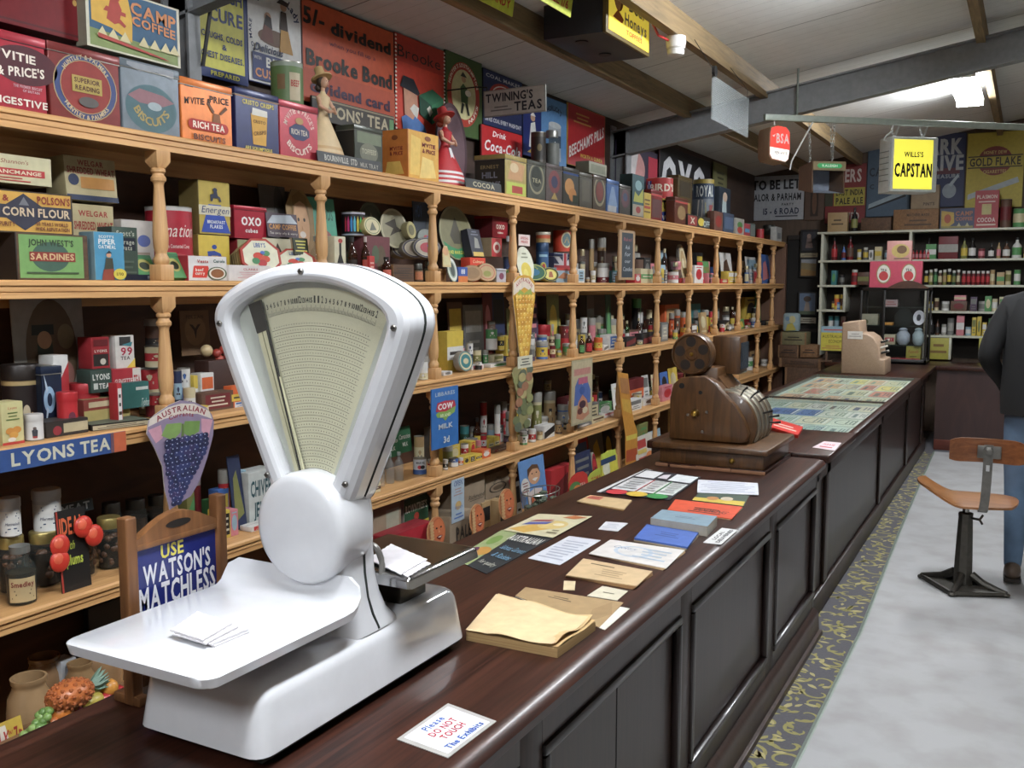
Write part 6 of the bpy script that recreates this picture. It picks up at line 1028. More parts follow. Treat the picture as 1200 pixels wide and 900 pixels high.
disc_tin('wooden_disc', 'round wooden box standing on end with a printed lid', 'wooden box', 564, 580, 309, 'B', .03, 'b09468', [('ring', .5, .5, .4, .4, .12, 'b0604c'), ('e', .5, .42, .2, .16, '8a8a3c')], side='8f6c44', th=.035, rz=-15)
carton('tooth_powder_tin', 'white tin with a blue rim just before the fourth post', 'tin', 582, 593, 315, 'B', .03, .05, 'c0c0c8', [('r', 0, .86, 1, 1, '2c3060'), ('e', .5, .45, .25, .25, '7a3c54')], tin=True)
can('soap_tin', 'round blue tin with yellow and red design after the fourth post', 'tin', 628, 643, 284, 'B', .09, [(.0, 1, '244e7a')], '244e7a', [('e', .5, .45, .35, .2, 'b8b03c'), ('e', .55, .5, .16, .1, 'a8382c'), ('r', .1, .82, .95, .9, '8ab0c0')], lid='1c3a5c')
can('tobacco_tin', 'red and orange round tin standing on the blue tin', 'tin', 628, 645, 271, 'B', .1, [(.5, 1, 'b84c24'), (0, .5, 'a8884c')], 'b84c24', yb=284, lid='b0a894')
can('biscuit_drum', 'bright orange red drum with a round picture', 'drum', 648, 670, 268, 'B', .165, [(0, 1, 'c83a18')], 'c83a18', [('e', .66, .55, .28, .38, 'd8c898'), ('e', .66, .55, .22, .3, '6a8488'), ('p', [(.52, .4), (.66, .7), (.8, .4)], 'd0b060')], yb=295, lid='rim', dw=2.2)
carton('flag_tin', 'tin printed with a union flag under the orange red drum', 'tin', 649, 674, 297, 'B', .17, .1, '2c3254', [('p', [(0, 0), (.12, 0), (1, .88), (1, 1), (.88, 1), (0, .12)], 'c0b8b8'), ('p', [(1, 0), (1, .12), (.12, 1), (0, 1), (0, .88), (.88, 0)], 'c0b8b8'), ('r', 0, .36, 1, .64, 'c0b8b8'), ('r', .4, 0, .6, 1, 'c0b8b8'), ('r', 0, .41, 1, .59, 'a02830'), ('r', .44, 0, .56, 1, 'a02830')], side='3a3c54', tin=True)
disc_tin('round_tin', 'large round dark green tin on end with yellow lettering', 'round tin', 617, 638, 310, 'B', .035, '2c5a44', [('ring', .5, .5, .44, .44, .1, 'a8a84c'), ('e', .5, .5, .2, .18, '2c6a8a'), ('a', 'TREACLE', .5, .5, .27, .1, 150, 30, 'b8b84c')], side='3a3c2c', th=.06, rz=-14)
disc_tin('round_tin', 'round yellow tin on end with a figure in the middle', 'round tin', 638, 654, 314, 'B', .03, 'c8b83c', [('ring', .5, .5, .46, .46, .2, '26281c'), ('e', .5, .5, .3, .3, 'd8cc6c'), ('p', [(.38, .3), (.45, .7), (.6, .7), (.65, .3)], 'a8603c')], side='8a8440', th=.04, rz=-8)
carton('fish_tin', 'pale blue and red tin with a fish picture', 'tin', 652, 672, 314, 'B', .03, .08, '8aa4b4', [('p', [(.05, .3), (.4, .7), (.9, .5), (.5, .25)], 'a86c44'), ('r', 0, .82, 1, 1, 'b83c34'), ('e', .75, .4, .18, .2, 'c8d0d4')])
card('price_ticket', 'small white ticket with red print on the fourth post', 'ticket', 608, 621, 275, 'B', -.005, 'd8c4bc', [('t', 'SPECIAL', .5, .68, .7, .2, 'b83c3c'), ('t', 'PRICE', .5, .34, .6, .2, 'b83c3c')], yb=288, lean=0, rz=0)
card('lemon_card', 'pale oval lemon shaped card by the fourth post', 'display card', 612, 626, 288, 'B', .03, 'd0d0b8', [('e', .5, .32, .3, .24, 'd0b82c'), ('e', .45, .25, .15, .12, 'd8c854'), ('l', .3, .65, .7, .85, 2, '8a8a70')], outline=OVAL, lean=-12, rz=-12)
# ---------------------------------------------------------------- things fixed to shelf fronts and posts
def hung(name, label, cat, px0, px1, yt, yb, base, design, X=-2.558, th=.004, outline=None, tilt=0, group=None, edge=None):
    xc, yc = (px0+px1)/2, (yt+yb)/2; y0, y1 = on_x(px0, yc, X).y, on_x(px1, yc, X).y; z0, z1 = on_x(xc, yb, X).z, on_x(xc, yt, X).z; w, h = y1-y0, z1-z0
    mb = MB(); o_ = outline or [(0, 0), (1, 0), (1, 1), (0, 1)]; mb.prism([(a*w, b*h) for a, b in o_], -th, 0, mat_of(edge or base), Matrix(((0, 0, 1, 0), (1, 0, 0, 0), (0, 1, 0, 0), (0, 0, 0, 1))))
    decal(mb, front(0, 0, 0), w, h, ([('p', o_, base)] if edge else [])+list(design)); return tag(mb.build(name, None, (X, y0, z0), 0, (0, R(tilt), 0)), label, cat, group)
hung('shelf_edge_strip', 'long blue enamel tea strip fixed along the third shelf edge', 'sign', -60, 148, 521.5, 546.5, '2c4c86', [('t', 'LYONS', .49, .5, .36, .58, 'c8c4ac'), ('t', 'TEA', .80, .5, .19, .58, 'c8c4ac'), ('r', .90, 0, .93, 1, '6a4a54'), ('r', .92, 0, 1, 1, 'c05a30')], X=-2.583)
gr = [(.28, 0), (.40, .03), (.60, .08), (.74, .2), (.88, .42), (.98, .62), (1, .75), (.97, .82), (.88, .9), (.7, .965), (.5, 1), (.33, .97), (.12, .9), (.03, .85), (.0, .74), (.1, .6), (.2, .42), (.22, .2)]
rg = random.Random(5); gd = [('p', [(.02, .80), (.05, .87), (.3, .95), (.5, .97), (.7, .95), (.93, .86), (.97, .78), (.75, .85), (.5, .87), (.25, .85)], 'd0c4b8'), ('a', 'AUSTRALIAN', .5, .30, .60, .048, 118, 62, '8a2434'), ('a', 'Currants', .5, .33, .52, .036, 106, 74, '8a2434'), ('p', [(.02, .77), (.12, .64), (.22, .68), (.2, .8)], 'c890a0'), ('p', [(.98, .77), (.9, .6), (.8, .68), (.8, .8)], 'c890a0'), ('p', [(.2, .7), (.28, .80), (.5, .79), (.48, .7), (.36, .64)], '7a9a4c'), ('p', [(.5, .7), (.55, .80), (.78, .78), (.76, .68), (.62, .64)], '6a8c40'), ('p', [(.48, .62), (.5, .78), (.53, .78), (.53, .62)], '5a7034')]
for j in range(15):
    v = .05+.042*j; wd = .08+.56*min(1, v/.5); cx = .36+.20*min(1, v/.55)
    n_ = max(1, int(wd/.066))
    for i in range(n_):
        u = cx-wd/2+wd*(i+.5)/n_+rg.uniform(-.01, .01); gd += [('e', u, v, .046, .027, rg.choice(['262c54', '303868', '1e2346', '3c3460'])), ('e', u-.012, v+.009, .010, .006, 'a8b0cc')]
hung('fruit_cut_out', 'hanging cut-out of a bunch of blue-black grapes on the third shelf edge', 'display card', 173, 252, 469, 594, '8a7a94', gd, X=-2.545, outline=gr, edge='d0c4b8')
cn = [(.42, 0), (.6, .0), (.78, .3), (.9, .6), (1, .78), (.98, .93), (.8, .985), (.5, 1), (.2, .985), (.02, .93), (.0, .78), (.1, .6), (.25, .3)]
cd = [('p', [(.02, .80), (.04, .92), (.3, .97), (.7, .97), (.96, .9), (.97, .82), (.5, .88)], 'd8c8b4'), ('a', 'AUSTRALIAN', .5, .72, .215, .035, 135, 45, 'a03c48'), ('p', [(.1, .77), (.3, .86), (.5, .82), (.8, .87), (.9, .77), (.5, .7)], '8a9a3c')]
for j in range(19):
    v = .03+.042*j; wd = .16+.68*min(1, v/.75); n_ = max(2, int(wd/.13))
    for i in range(n_): cd += [('e', .5-wd/2+wd*(i+.5)/n_, v, .075, .026, rg.choice(['d8a024', 'c88c1c', 'e0b43c'])), ('e', .48-wd/2+wd*(i+.5)/n_, v+.008, .018, .006, 'f0dc90')]
hung('fruit_cut_out', 'hanging cut-out of golden sultanas on the fourth post', 'display card', 601, 627, 322, 442, 'c8941c', cd, X=-2.55, outline=cn, edge='d8c8b4')
hung('price_ticket', 'cream handwritten ticket pinned on the fourth post below the golden cut-out', 'ticket', 607, 624, 417, 431, 'c8c4ac', [('l', .15, .15, .85, .85, 3, '4a4a44')], X=-2.548)
dd = [('e', rg.uniform(.15, .85), rg.uniform(.05, .95), .16, .07, rg.choice(['8a8a54', 'a89a64', '6a7048', '9a6a4c', '5c6450'])) for _ in range(34)]
hung('fruit_cut_out', 'hanging cut-out of pale dried fruit lower on the fourth post', 'display card', 600, 625, 428, 503, '8c8454', dd, X=-2.55, outline=[(.35, 0), (.7, .02), (.8, .4), (1, .72), (.95, .8), (.7, .82), (.85, .95), (.5, 1), (.1, .98), (.0, .9), (.2, .6), (.3, .3)])
hung('milk_sign', 'blue enamel milk sign hung on the third shelf edge by the third post', 'sign', 506, 537, 454, 524, '2a68ac', [('t', 'LIBBARES', .5, .90, .74, .06, 'a8b4c0'), ('p', [(.14, .58), (.2, .52), (.4, .5), (.5, .44), (.6, .5), (.86, .56), (.9, .66), (.7, .64), (.3, .62)], '7aa040'), ('p', [(.14, .62), (.2, .76), (.5, .78), (.84, .76), (.9, .66), (.5, .60)], 'b8283c'), ('t', 'COW', .5, .69, .56, .09, 'e0dcd4', 'bx'), ('t', 'BRAND', .5, .54, .4, .05, 'c8d4a0'), ('t', 'MILK', .5, .36, .54, .08, 'b8c0c8'), ('t', '3d', .52, .13, .22, .10, 'c8ccd0')], X=-2.56, th=.006)
hung('dessert_poster', 'tall cream poster of a fruit dessert hung on the third shelf edge', 'poster', 670, 694, 421, 496, 'a89c78', [('r', .05, .03, .95, .97, 'b8a884'), ('r', .1, .76, .9, .86, 'b87c70'), ('p', [(.1, .3), (.15, .6), (.3, .72), (.5, .6), (.7, .7), (.9, .5), (.9, .3)], '4c64a0'), ('r', .3, .62, .75, .72, 'b05870'), ('p', [(.2, .1), (.3, .35), (.5, .45), (.72, .35), (.84, .12), (.5, .05)], 'b87c5c'), ('e', .5, .3, .16, .06, '4a3038'), ('e', .38, .2, .13, .05, '6a3c34'), ('e', .62, .2, .13, .05, 'c8b894'), ('e', .46, .52, .13, .06, '34508c')], X=-2.56, edge='c8b88c')
# orange folding strip
X = -2.552; mb = MB(); pts = [on_x(*q, X) for q in ((727, 440), (735, 443), (737, 470), (729, 497), (731, 520), (745, 543))]
strip = [((724, 436), (736, 438)), ((727, 466), (739, 468)), ((729, 484), (742, 490)), ((733, 510), (747, 506)), ((733, 545), (747, 541))]
vs = []
for k, (a, b) in enumerate(strip):
    for p_ in (a, b): q = on_x(*p_, X+(.006 if k % 2 else -.0)); vs.append(q-on_x(735, 545, X))
mb.add(vs+[v-Vector((.002, 0, 0)) for v in vs], [(2*i, 2*i+1, 2*i+3, 2*i+2) for i in range(4)]+[(10+2*i, 12+2*i, 13+2*i, 11+2*i) for i in range(4)]+[(2*i, 2*i+2, 12+2*i, 10+2*i) for i in range(4)]+[(2*i+1, 11+2*i, 13+2*i, 3+2*i) for i in range(4)], M('c8861c'))
def sf(X_, Y_, l):
    k = min(3, int(Y_*4)); f = Y_*4-k; i = 3-k; a = vs[2*i+2].lerp(vs[2*i], f); b = vs[2*i+3].lerp(vs[2*i+1], f); p = a.lerp(b, X_); return (p.x+l*.0006, p.y, p.z)
decal(mb, sf, 1, 1, [('r', .05, .02, .95, .12, 'b04a20'), ('r', .05, .2, .95, .24, 'd8c03c'), ('r', .1, .55, .9, .74, 'd0a030'), ('r', .1, .8, .9, .95, 'a8703c')]); tag(mb.build('folded_strip', None, on_x(735, 545, X)), 'orange and yellow folded paper strip hanging from the sixth post', 'display strip')
t = hung('chalkboard', 'small slate chalkboard in a pale wood frame hung on the sixth post', 'chalkboard', 726, 744, 270, 328, 'b08c64', [('r', .14, .05, .86, .95, '333c44'), ('t', 'Baked', .5, .82, .5, .07, 'a8545c', 'i'), ('t', 'Ask', .5, .66, .3, .08, 'c0c4c8', 'i'), ('t', 'for', .5, .52, .36, .08, 'c0c4c8', 'i'), ('t', 'our', .5, .38, .36, .07, 'c0c4c8', 'i'), ('t', 'Candies', .5, .22, .6, .08, 'c0c4c8', 'i')], X=-2.56, th=.012)
hung('opening_notice', 'pale blue opening hours notice fixed below the fourth shelf edge', 'notice', 529.5, 544, 561, 611, 'a8b8c4', [('t', 'OPEN', .5, .9, .7, .12, '2c4484', 'i'), ('l', .15, .6, .85, .8, 3, 'a88a84'), ('e', .5, .38, .25, .1, 'c8a460'), ('t', 'Western', .5, .34, .66, .08, '5474b0', 'i'), ('l', .15, .06, .9, .22, 2, '5474b0')], X=-2.575)
# ================================================================ the crowd of small goods, each listed as kind, edges, top, colours
PAL = dict(r='b0222a', R='6a1c20', y='c8ac2c', g='4a8a4c', G='2a4a34', b='3a64a8', B='222c4c', w='cfcdc8', c='c4b890', k='1c1a1a', n='5c4030', t='a88a5c', o='cc5a1c', s='98968e', e='6c6c68', T='2c7478', p='c87880', l='8aa8b8', O='77783c', v='4c3850')
CN = dict(r='red', R='maroon', y='yellow', g='green', G='dark green', b='blue', B='navy', w='white', c='cream', k='black', n='brown', t='tan', o='orange', s='silver', e='grey', T='teal', p='pink', l='pale blue', O='olive', v='purple')
KN = dict(c=('can', 'tin can'), b=('carton', 'carton'), j=('jar', 'jar'), B=('bottle', 'bottle'), d=('round_tin', 'flat round tin'), k=('display_card', 'upright card'), D=('drum', 'tall round tin'), L=('low_packet', 'flat packet'))
SN = dict(A='top shelf', B='second shelf', C='third shelf', D='fourth shelf', E='bottom shelf'); ORD = ['first', 'second', 'third', 'fourth', 'fifth', 'sixth', 'seventh', 'eighth', 'ninth', 'tenth', 'eleventh', 'twelfth']
CROWD = []
def goods(sh, dep, spec, row):
    for it in spec.split(';'):
        f = it.split(); k = f[0]; x0, x1, yt = map(float, f[1:4]); c1 = f[4]; c2 = f[5] if len(f) > 5 else 'c'; yb = float(f[6]) if len(f) > 6 else None
        a, b2 = PAL[c1], PAL[c2]; L = 'x'; nm = KN[k][0]; q = (int(x0*7+yt*3) % 5); ink = '3a3430' if c2 in 'wcytlp' else 'c8c0a8'
        if k in 'cD':
            bd = [[(.25, .8, b2)], [(.55, 1, b2)], [(0, .35, b2)], [(.3, .7, b2)], [(.15, .9, b2)]][q]
            o = can(nm, L, 'tin', x0, x1, yt, sh, dep, bd, a, [('l', .25, bd[0][0]+.08, .75, bd[0][1]-.08, 2, ink), ('e', .5, (bd[0][0]+bd[0][1])/2+.05, .12, .07, a)], 'rim' if q % 2 else (PAL['s'] if q else a), yb, seg=18)
        elif k == 'j': o = jar(nm, L, 'jar', x0, x1, yt, sh, dep, a, PAL['s'] if q % 2 else PAL['c'], (b2, [('l', .1, .2, .9, .8, 2, ink)]), yb)
        elif k == 'B': o = bottle(nm, L, 'bottle', x0, x1, yt, sh, dep, GLASS if c1 in 'wle' else BROWNGLASS if c1 in 'nkoRr' else GREENGLASS, PAL['k'] if q % 2 else PAL['c'], (b2, [('l', .1, .2, .9, .8, 2, ink)]), yb, fill=None if c1 in 'wle' else a)
        elif k == 'd': o = disc_tin(nm, L, 'round tin', x0, x1, yt, sh, dep, a, [('ring', .5, .5, .42, .42, .2, b2), ('e', .5, .5, .18, .14, b2)], yb=yb)
        elif k == 'k': o = card(nm, L, 'display card', x0, x1, yt, sh, dep, a, [[('e', .5, .55, .3, .28, b2), ('l', .2, .05, .8, .2, 1, b2)], [('r', .1, .55, .9, .9, b2), ('l', .15, .1, .85, .45, 3, b2)], [('p', [(.1, .1), (.3, .7), (.6, .8), (.9, .2)], b2)], [('r', 0, .75, 1, 1, b2), ('e', .5, .4, .25, .2, b2)], [('l', .12, .1, .88, .9, 5, b2)]][q], yb=yb)
        else: o = carton(nm, L, 'packet' if k == 'L' else 'box', x0, x1, yt, sh, dep, .075 if k == 'b' else .06, a, [[('r', .08, .55, .92, .88, b2), ('l', .15, .1, .85, .45, 2, b2)], [('e', .5, .5, .34, .3, b2), ('l', .2, .82, .8, .95, 1, b2)], [('r', 0, .3, 1, .62, b2), ('l', .15, .36, .85, .56, 1, ink)], [('p', [(0, 0), (0, .5), (1, .9), (1, .4)], b2)], [('r', .12, .12, .88, .88, b2), ('l', .2, .2, .8, .8, 3, ink)]][q], yb=yb)
        LABELS['x'].pop(); pc = (x0+x1)/2; y = on_x(pc, yt+12, XS-dep).y; bay = sum(1 for p in POSTY if p < y); CROWD.append((sh, bay, pc, o, CN[c1]+('' if c1 == c2 else ' and '+CN[c2])+' '+KN[k][1], row))
def label_crowd():
    seen = {}
    for sh, bay, pc, o, w, row in CROWD: seen.setdefault((sh, bay, w), []).append((pc, o, row))
    for (sh, bay, w), L in seen.items():
        where = SN[sh]+' '+('before first post' if bay == 0 else 'after last post' if bay > 11 else 'past %s post' % ORD[bay-1])
        by = {}
        for pc, o, row in sorted(L, key=lambda z: z[0]): by.setdefault(row, []).append(o)
        for row, os_ in by.items():
            for i, o in enumerate(os_):
                tl = '' if len(L) == 1 else ' in %s row' % row if len(os_) == 1 else ', %s in %s row' % (ORD[min(i, 11)], row)
                o['label'] = w+tl+', '+where; o['group'] = 'goods on the '+SN[sh]
# second shelf beyond the fifth post
goods('B', .08, 'b 677 685 315 w l;c 686 691 325 t n;c 692 698 317 w c;D 699 714 308 w R;b 714 726 317 T l;b 744 751 321 r w;b 751 765 315 c g;c 778 782 316 w e;c 782 795 318 w p;L 798 808 326 r p;b 814 824 311 w r;b 830 836 320 p e;b 853 864 318 y w;L 845 853 327 r c;k 894 904 298 b p;k 884 897 301 w l;k 909 918 304 l e', 'front')
goods('B', .17, 'D 691 697 280 t n;D 700 710 278 t n;j 679 686 292 e c;b 745 754 304 n t;b 755 762 302 k e;j 746 758 286 p e;k 760 767 296 e s;B 777 785 291 k n;c 786 798 306 p n;k 787 797 293 T l;d 798 808 286 t c;c 800 809 304 B w;k 820 833 306 O g;b 821 828 296 k y;k 847 860 296 w n;b 848 862 313 b l;c 869 880 305 t n;j 717 726 300 e g;b 727 735 300 e p', 'back')
# third shelf before the first post
carton('cake_box', 'cream cake box with a picture of cakes at the near end of the third shelf', 'cake box', 1, 27, 471, 'C', .03, .07, 'c4bc80', [('r', 0, 0, 1, .06, 'b8342c'), ('t', 'Lyons', .5, .86, .4, .06, 'b84a34', 'i'), ('l', .2, .55, .8, .78, 3, '6a7a3c'), ('e', .35, .32, .2, .08, 'd08a2c'), ('e', .65, .34, .2, .08, 'd08a2c'), ('e', .5, .22, .2, .08, 'd89a34'), ('e', .4, .12, .18, .05, 'd8d0c0')])
can('milk_jar', 'white jar printed with a little figure, in front on the third shelf', 'jar', 29, 50, 486, 'C', .02, [], 'd0ccc8', [('p', [(.35, .1), (.3, .5), (.5, .62), (.7, .5), (.65, .1)], '3a3c44'), ('e', .5, .62, .12, .07, '6a5a54'), ('r', .36, .1, .64, .2, 'a83c3c')], lid='ccc8c4', dw=1.5)
can('tea_canister', 'bright red canister standing in front on the third shelf', 'canister', 67, 90, 460, 'C', .06, [], 'b81c24', [('e', .7, .5, .2, .16, '6a2a3c')], lid='b81c24', dw=1.8)
can('tea_canister', 'larger red canister behind the bright red one', 'canister', 82, 116, 450, 'C', .14, [], 'a01c24', [('e', .6, .4, .2, .2, 'c8a070')], lid='a82028', dw=1.8)
can('decorated_tin', 'black and gold banded round tin at the back of the third shelf', 'tin', 3, 43, 428, 'C', .15, [(.9, 1, 'a8905c'), (0, .08, 'a8905c')], '1e1414', [('e', .3, .5, .1, .12, 'a83440'), ('e', .6, .4, .1, .14, 'c0b090'), ('e', .75, .3, .06, .1, 'a89060'), ('e', .45, .25, .08, .1, '6a2430')], lid='241c18', dw=2)
carton('tea_caddy', 'navy square caddy with a pale blue propeller mark', 'caddy', 48, 72, 429, 'C', .13, .12, '1c2840', [('e', .35, .5, .28, .2, '8aa8c4'), ('e', .36, .5, .12, .1, '1c2840'), ('p', [(.1, .1), (.3, .35), (.2, .4)], 'a8b8c8'), ('p', [(.1, .9), (.3, .65), (.2, .6)], 'a8b8c8')], side='1c2434', tin=True)
carton('picture_tin', 'flat dark tin with a portrait lid tilted up at the front of the third shelf', 'tin', 112, 172, 498, 'C', .02, .13, '1c1814', [('r', .02, .1, .98, .8, 'b0a484'), ('l', .1, .2, .9, .7, 2, '4a4034')], top='5c6454', rz=-12)
carton('dark_tin', 'low dark eight sided tin with a cream label behind the front canister', 'tin', 54, 104, 492, 'C', .04, .14, '2c2420', [('r', .4, .2, .98, .8, 'b0a480'), ('e', .25, .4, .1, .3, '8a2430')], top='3a3430')
carton('tea_chest_tin', 'arched picture tin lying between the canisters and the flat tin', 'tin', 98, 152, 466, 'C', .12, .08, '8a3a30', [('r', .0, .1, 1, .6, 'b0a05c'), ('r', .1, .7, .9, .9, 'c8b890')], top='8a8454')
card('portrait_print', 'white print with a dark oval portrait at the back of the third shelf', 'picture', 16, 100, 349, 'C', .26, '8a8680', [('e', .52, .58, .36, .42, '5c4a34'), ('p', [(.25, .72), (.26, .80), (.56, .80), (.56, .72)], '1c241c'), ('p', [(.3, .3), (.32, .66), (.52, .7), (.56, .36)], '26382c'), ('e', .42, .68, .1, .07, 'a8805c'), ('e', .65, .4, .16, .12, '8a5a50'), ('e', .42, .2, .14, .06, 'a83c34'), ('e', .72, .7, .12, .1, '7a6a4c')])
def tea(label, px0, px1, yt, dep, base, design, yb=None): carton('tea_packet', label, 'tea packet', px0, px1, yt, 'C', dep, .07, base, design, yb=yb)
tea('tall dark red and black tea packet on the pile', 107, 128, 395, .16, '9a2028', [('r', .08, .08, .92, .46, '2a2420'), ('t', 'LYONS', .5, .56, .7, .08, 'e0d0c0'), ('e', .6, .22, .16, .1, 'c8c0b0'), ('r', .1, .72, .9, .92, '6a1c20')], 432)
tea('tall white tea packet with large red 99', 135, 157, 393, .16, 'c8c4bc', [('t', '99', .58, .52, .62, .22, 'a8203c'), ('t', 'TEA', .5, .32, .5, .1, '5c4c50'), ('r', .2, .7, .8, .96, '2c2a28'), ('p', [(.5, 0), (1, 0), (1, .3)], 'd0b02c'), ('p', [(.3, .72), (.9, .8), (.8, .66)], '2c7a84')], 432)
tea('dark green tea packet with white capitals', 106, 131, 433, .13, '2c4038', [('t', 'LYONS', .5, .68, .8, .24, 'd0d0c8'), ('t', 'TEA', .62, .28, .5, .22, 'd0d0c8'), ('r', .12, .16, .32, .42, 'b8bcb4')], 460)
tea('red and white tea packet next to the dark green one', 132, 165, 432, .13, 'a82430', [('t', 'GLENGETTIE', .38, .5, .62, .2, 'd8c0b8'), ('r', .7, 0, 1, 1, 'c8c0b8'), ('t', 'TEA', .85, .5, .24, .4, 'a82430')], 461)
tea('teal green flat tea packet behind the small white one', 143, 175, 448, .1, '24605c', [('l', .5, .6, .95, .9, 1, 'c0c8c0'), ('t', 'Typhoo', .8, .2, .3, .3, 'c0c8c0', 'i')], 478)
goods('C', .06, 'c 154 172 466 w l;c 171 202 463 R r;b 144 162 456 w r;L 136 144 449 r w', 'front')
goods('C', .14, 'c 170 194 406 c r 432;c 171 195 433 c r;c 203 213 434 B l;b 80 97 416 w r;c 170 197 374 n k 406', 'back')
# third shelf, first to third post
goods('C', .07, 'c 215 229 455 c w;L 236 274 459 n R;L 245 275 473 w y;L 275 295 470 w b;L 247 262 448 o y;L 229 250 455 y g;L 268 290 452 o y;L 228 244 474 y c', 'front')
goods('C', .15, 'c 205 226 432 b w;b 232 254 437 w o;k 259 288 433 e T;b 226 233 440 y w', 'middle')
card('deer_plaque', 'brown shaped plaque with a deer mask hung at the back past the first post', 'plaque', 212, 246, 364, 'C', .27, '6a4c2c', [('e', .5, .55, .36, .34, '82603a'), ('p', [(.3, .7), (.45, .55), (.5, .35), (.55, .55), (.7, .7), (.58, .68), (.5, .6), (.42, .68)], '3a281a'), ('t', 'PERSIAN', .5, .86, .6, .08, '4a341e')], yb=416)
for i, (x, y, c) in enumerate(((242, 411, 'c8b080'), (254, 414, '9a3428'), (262, 410, 'a83c2c'), (267, 418, '9a3428'), (257, 421, 'a8402c'))):
    p = on_x(x, y, XS-.2); mb = MB(); mb.ball((0, 0, 0), .018 if i else .024, M(c, .4)); tag(mb.build('wax_fruit', None, p), ('pale round wax fruit', 'red wax fruit, highest of a little heap', 'red wax fruit in the heap, beside the highest', 'red wax fruit at the far side of the heap', 'red wax fruit at the bottom of the heap')[i]+' below the deer plaque', 'fruit', 'wax fruits')
p = on_x(256, 421, XS-.2); mb = MB(); mb.box(-.04, .04, -.09, .09, 0, max(.02, p.z-SHELF['C']), M('3a2018', .6), .004); tag(mb.build('fruit_stand', None, (p.x, p.y, SHELF['C']+.0005)), 'dark low stand carrying the red wax fruit heap', 'stand')
goods('C', .06, 'L 478 500 442 w r;L 488 513 437 w B;c 483 497 417 w c;b 493 503 397 r y;L 520 530 437 w e;d 539 556 412 T c;c 557 565 424 k w;L 560 574 428 w p;L 575 598 427 w g;c 570 582 411 c O;c 583 590 411 w g;b 591 602 416 c O', 'front')
goods('C', .14, 'b 496 503 370 p r 398;b 524 543 388 y w;c 541 548 397 B p;b 529 543 408 w o;c 569 583 386 w g 411;c 583 591 394 y k 411;b 591 602 394 y O 417;c 550 558 402 B w', 'middle')
goods('C', .24, 'k 527 544 354 n y;k 545 568 357 e s;k 567 578 342 R p;k 578 592 340 B k;b 571 582 376 n e 386;k 596 604 361 O y', 'back')
goods('C', .08, 'c 616 627 405 e v;c 628 642 401 b y;c 644 651 405 R c;c 652 658 411 y O;c 659 671 403 g O;B 678 685 394 n g;B 686 694 391 n r;c 696 706 396 o y;b 714 724 392 w b;b 708 713 404 w e;c 724 729 393 o n;b 734 745 395 k R;b 754 773 390 k R;c 746 753 399 g c;b 775 783 378 e s;c 788 794 387 y g;c 797 804 384 o y;c 832 838 380 B y;c 843 849 380 r w;c 852 857 381 w k;c 860 867 380 r w;c 872 876 382 w r;c 878 885 373 w b;k 870 877 374 g y', 'front')
goods('C', .16, 'c 618 627 390 w e 406;c 629 641 393 b w 402;c 643 650 394 c n 406;D 655 671 382 r R;c 680 688 372 e w;c 689 698 373 p r;c 703 713 386 g G;b 739 752 387 n p;B 733 739 376 c w;B 741 747 371 r w;B 748 754 373 r w;B 755 761 371 r w;B 762 769 374 w k;D 784 790 367 R o;D 790 797 363 o n;D 797 805 366 o r;c 829 837 365 r y;j 846 855 360 e w;k 821 830 366 t c;c 857 866 366 R g', 'middle')
goods('C', .25, 'c 621 640 381 r c;c 641 649 380 p r;b 649 660 374 y O;c 662 672 368 c e;c 699 708 372 O g;c 710 719 370 c g;k 622 632 345 v p;k 640 660 345 O y;k 690 698 346 e n;k 706 712 345 G g;c 740 751 350 g e;b 746 755 361 k w;c 757 764 363 c n;b 779 796 357 o t;k 811 822 356 T e;k 889 895 343 g c;b 895 913 347 y k;b 903 917 364 y O', 'back')
# fourth shelf: pickle jars, marmalade and the plum card before the first post
for (a, b, yt, yb, dp, lab) in ((32, 71, 627, None, .12, 'big pickle jar behind the sauce bottle on the fourth shelf'), (72, 112, 619, None, .10, 'big pickle jar behind the red plum card on the fourth shelf'), (112, 144, 610, None, .10, 'big pickle jar after the red plum card on the fourth shelf'), (-4, 30, 632, None, .15, 'big pickle jar at the near end of the fourth shelf')):
    jar('pickle_jar', lab, 'jar', a, b, yt, 'D', dp, '5e3d26', 'b8a45c', yb=yb, lumps=True)
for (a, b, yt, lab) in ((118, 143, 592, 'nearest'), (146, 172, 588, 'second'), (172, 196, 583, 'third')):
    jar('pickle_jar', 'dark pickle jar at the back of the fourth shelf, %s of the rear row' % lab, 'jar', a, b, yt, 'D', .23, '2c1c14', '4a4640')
for (a, b, yt, yb, lab) in ((0, 23, 585, 631, 'white marmalade jar with dark print standing on the nearest pickle jar'), (39, 70, 576, 626, 'white marmalade jar with dark print standing on the second pickle jar')):
    can('marmalade_jar', lab, 'jar', a, b, yt, 'D', .14, [(.86, 1, 'b8bcc0')], 'd0cec8', [('l', .1, .55, .95, .82, 3, '3a4a6c'), ('t', 'Marmalade', .55, .42, .8, .1, '26305c', 'i'), ('l', .15, .1, .9, .3, 2, '3a4a6c')], yb=yb, lid='c0c4c8', dw=1.7)
bottle('fruit_bottle', 'clear preserve bottle with a buff label at the front of the fourth shelf', 'bottle', 6, 41, 644, 'D', .03, GLASS, '6a6a64', ('c0a878', [('t', 'Smedley', .5, .74, .84, .2, '7a2420', 'b'), ('l', .1, .1, .9, .55, 3, '6a5a3c')]), fill='2c241c', neck=.5)
t = card('plum_card', 'black advertising card with orange lettering and four cut-out red plums', 'display card', 69, 104, 597, 'D', .035, '16120f', [('t', 'IDEAL', .5, .80, .8, .2, 'd8602c'), ('t', 'with', .34, .56, .36, .1, 'b8c42c', 'i'), ('t', 'plums', .5, .38, .56, .12, 'b8c42c'), ('r', .0, .0, .06, 1, 'a83424')], lean=-4)
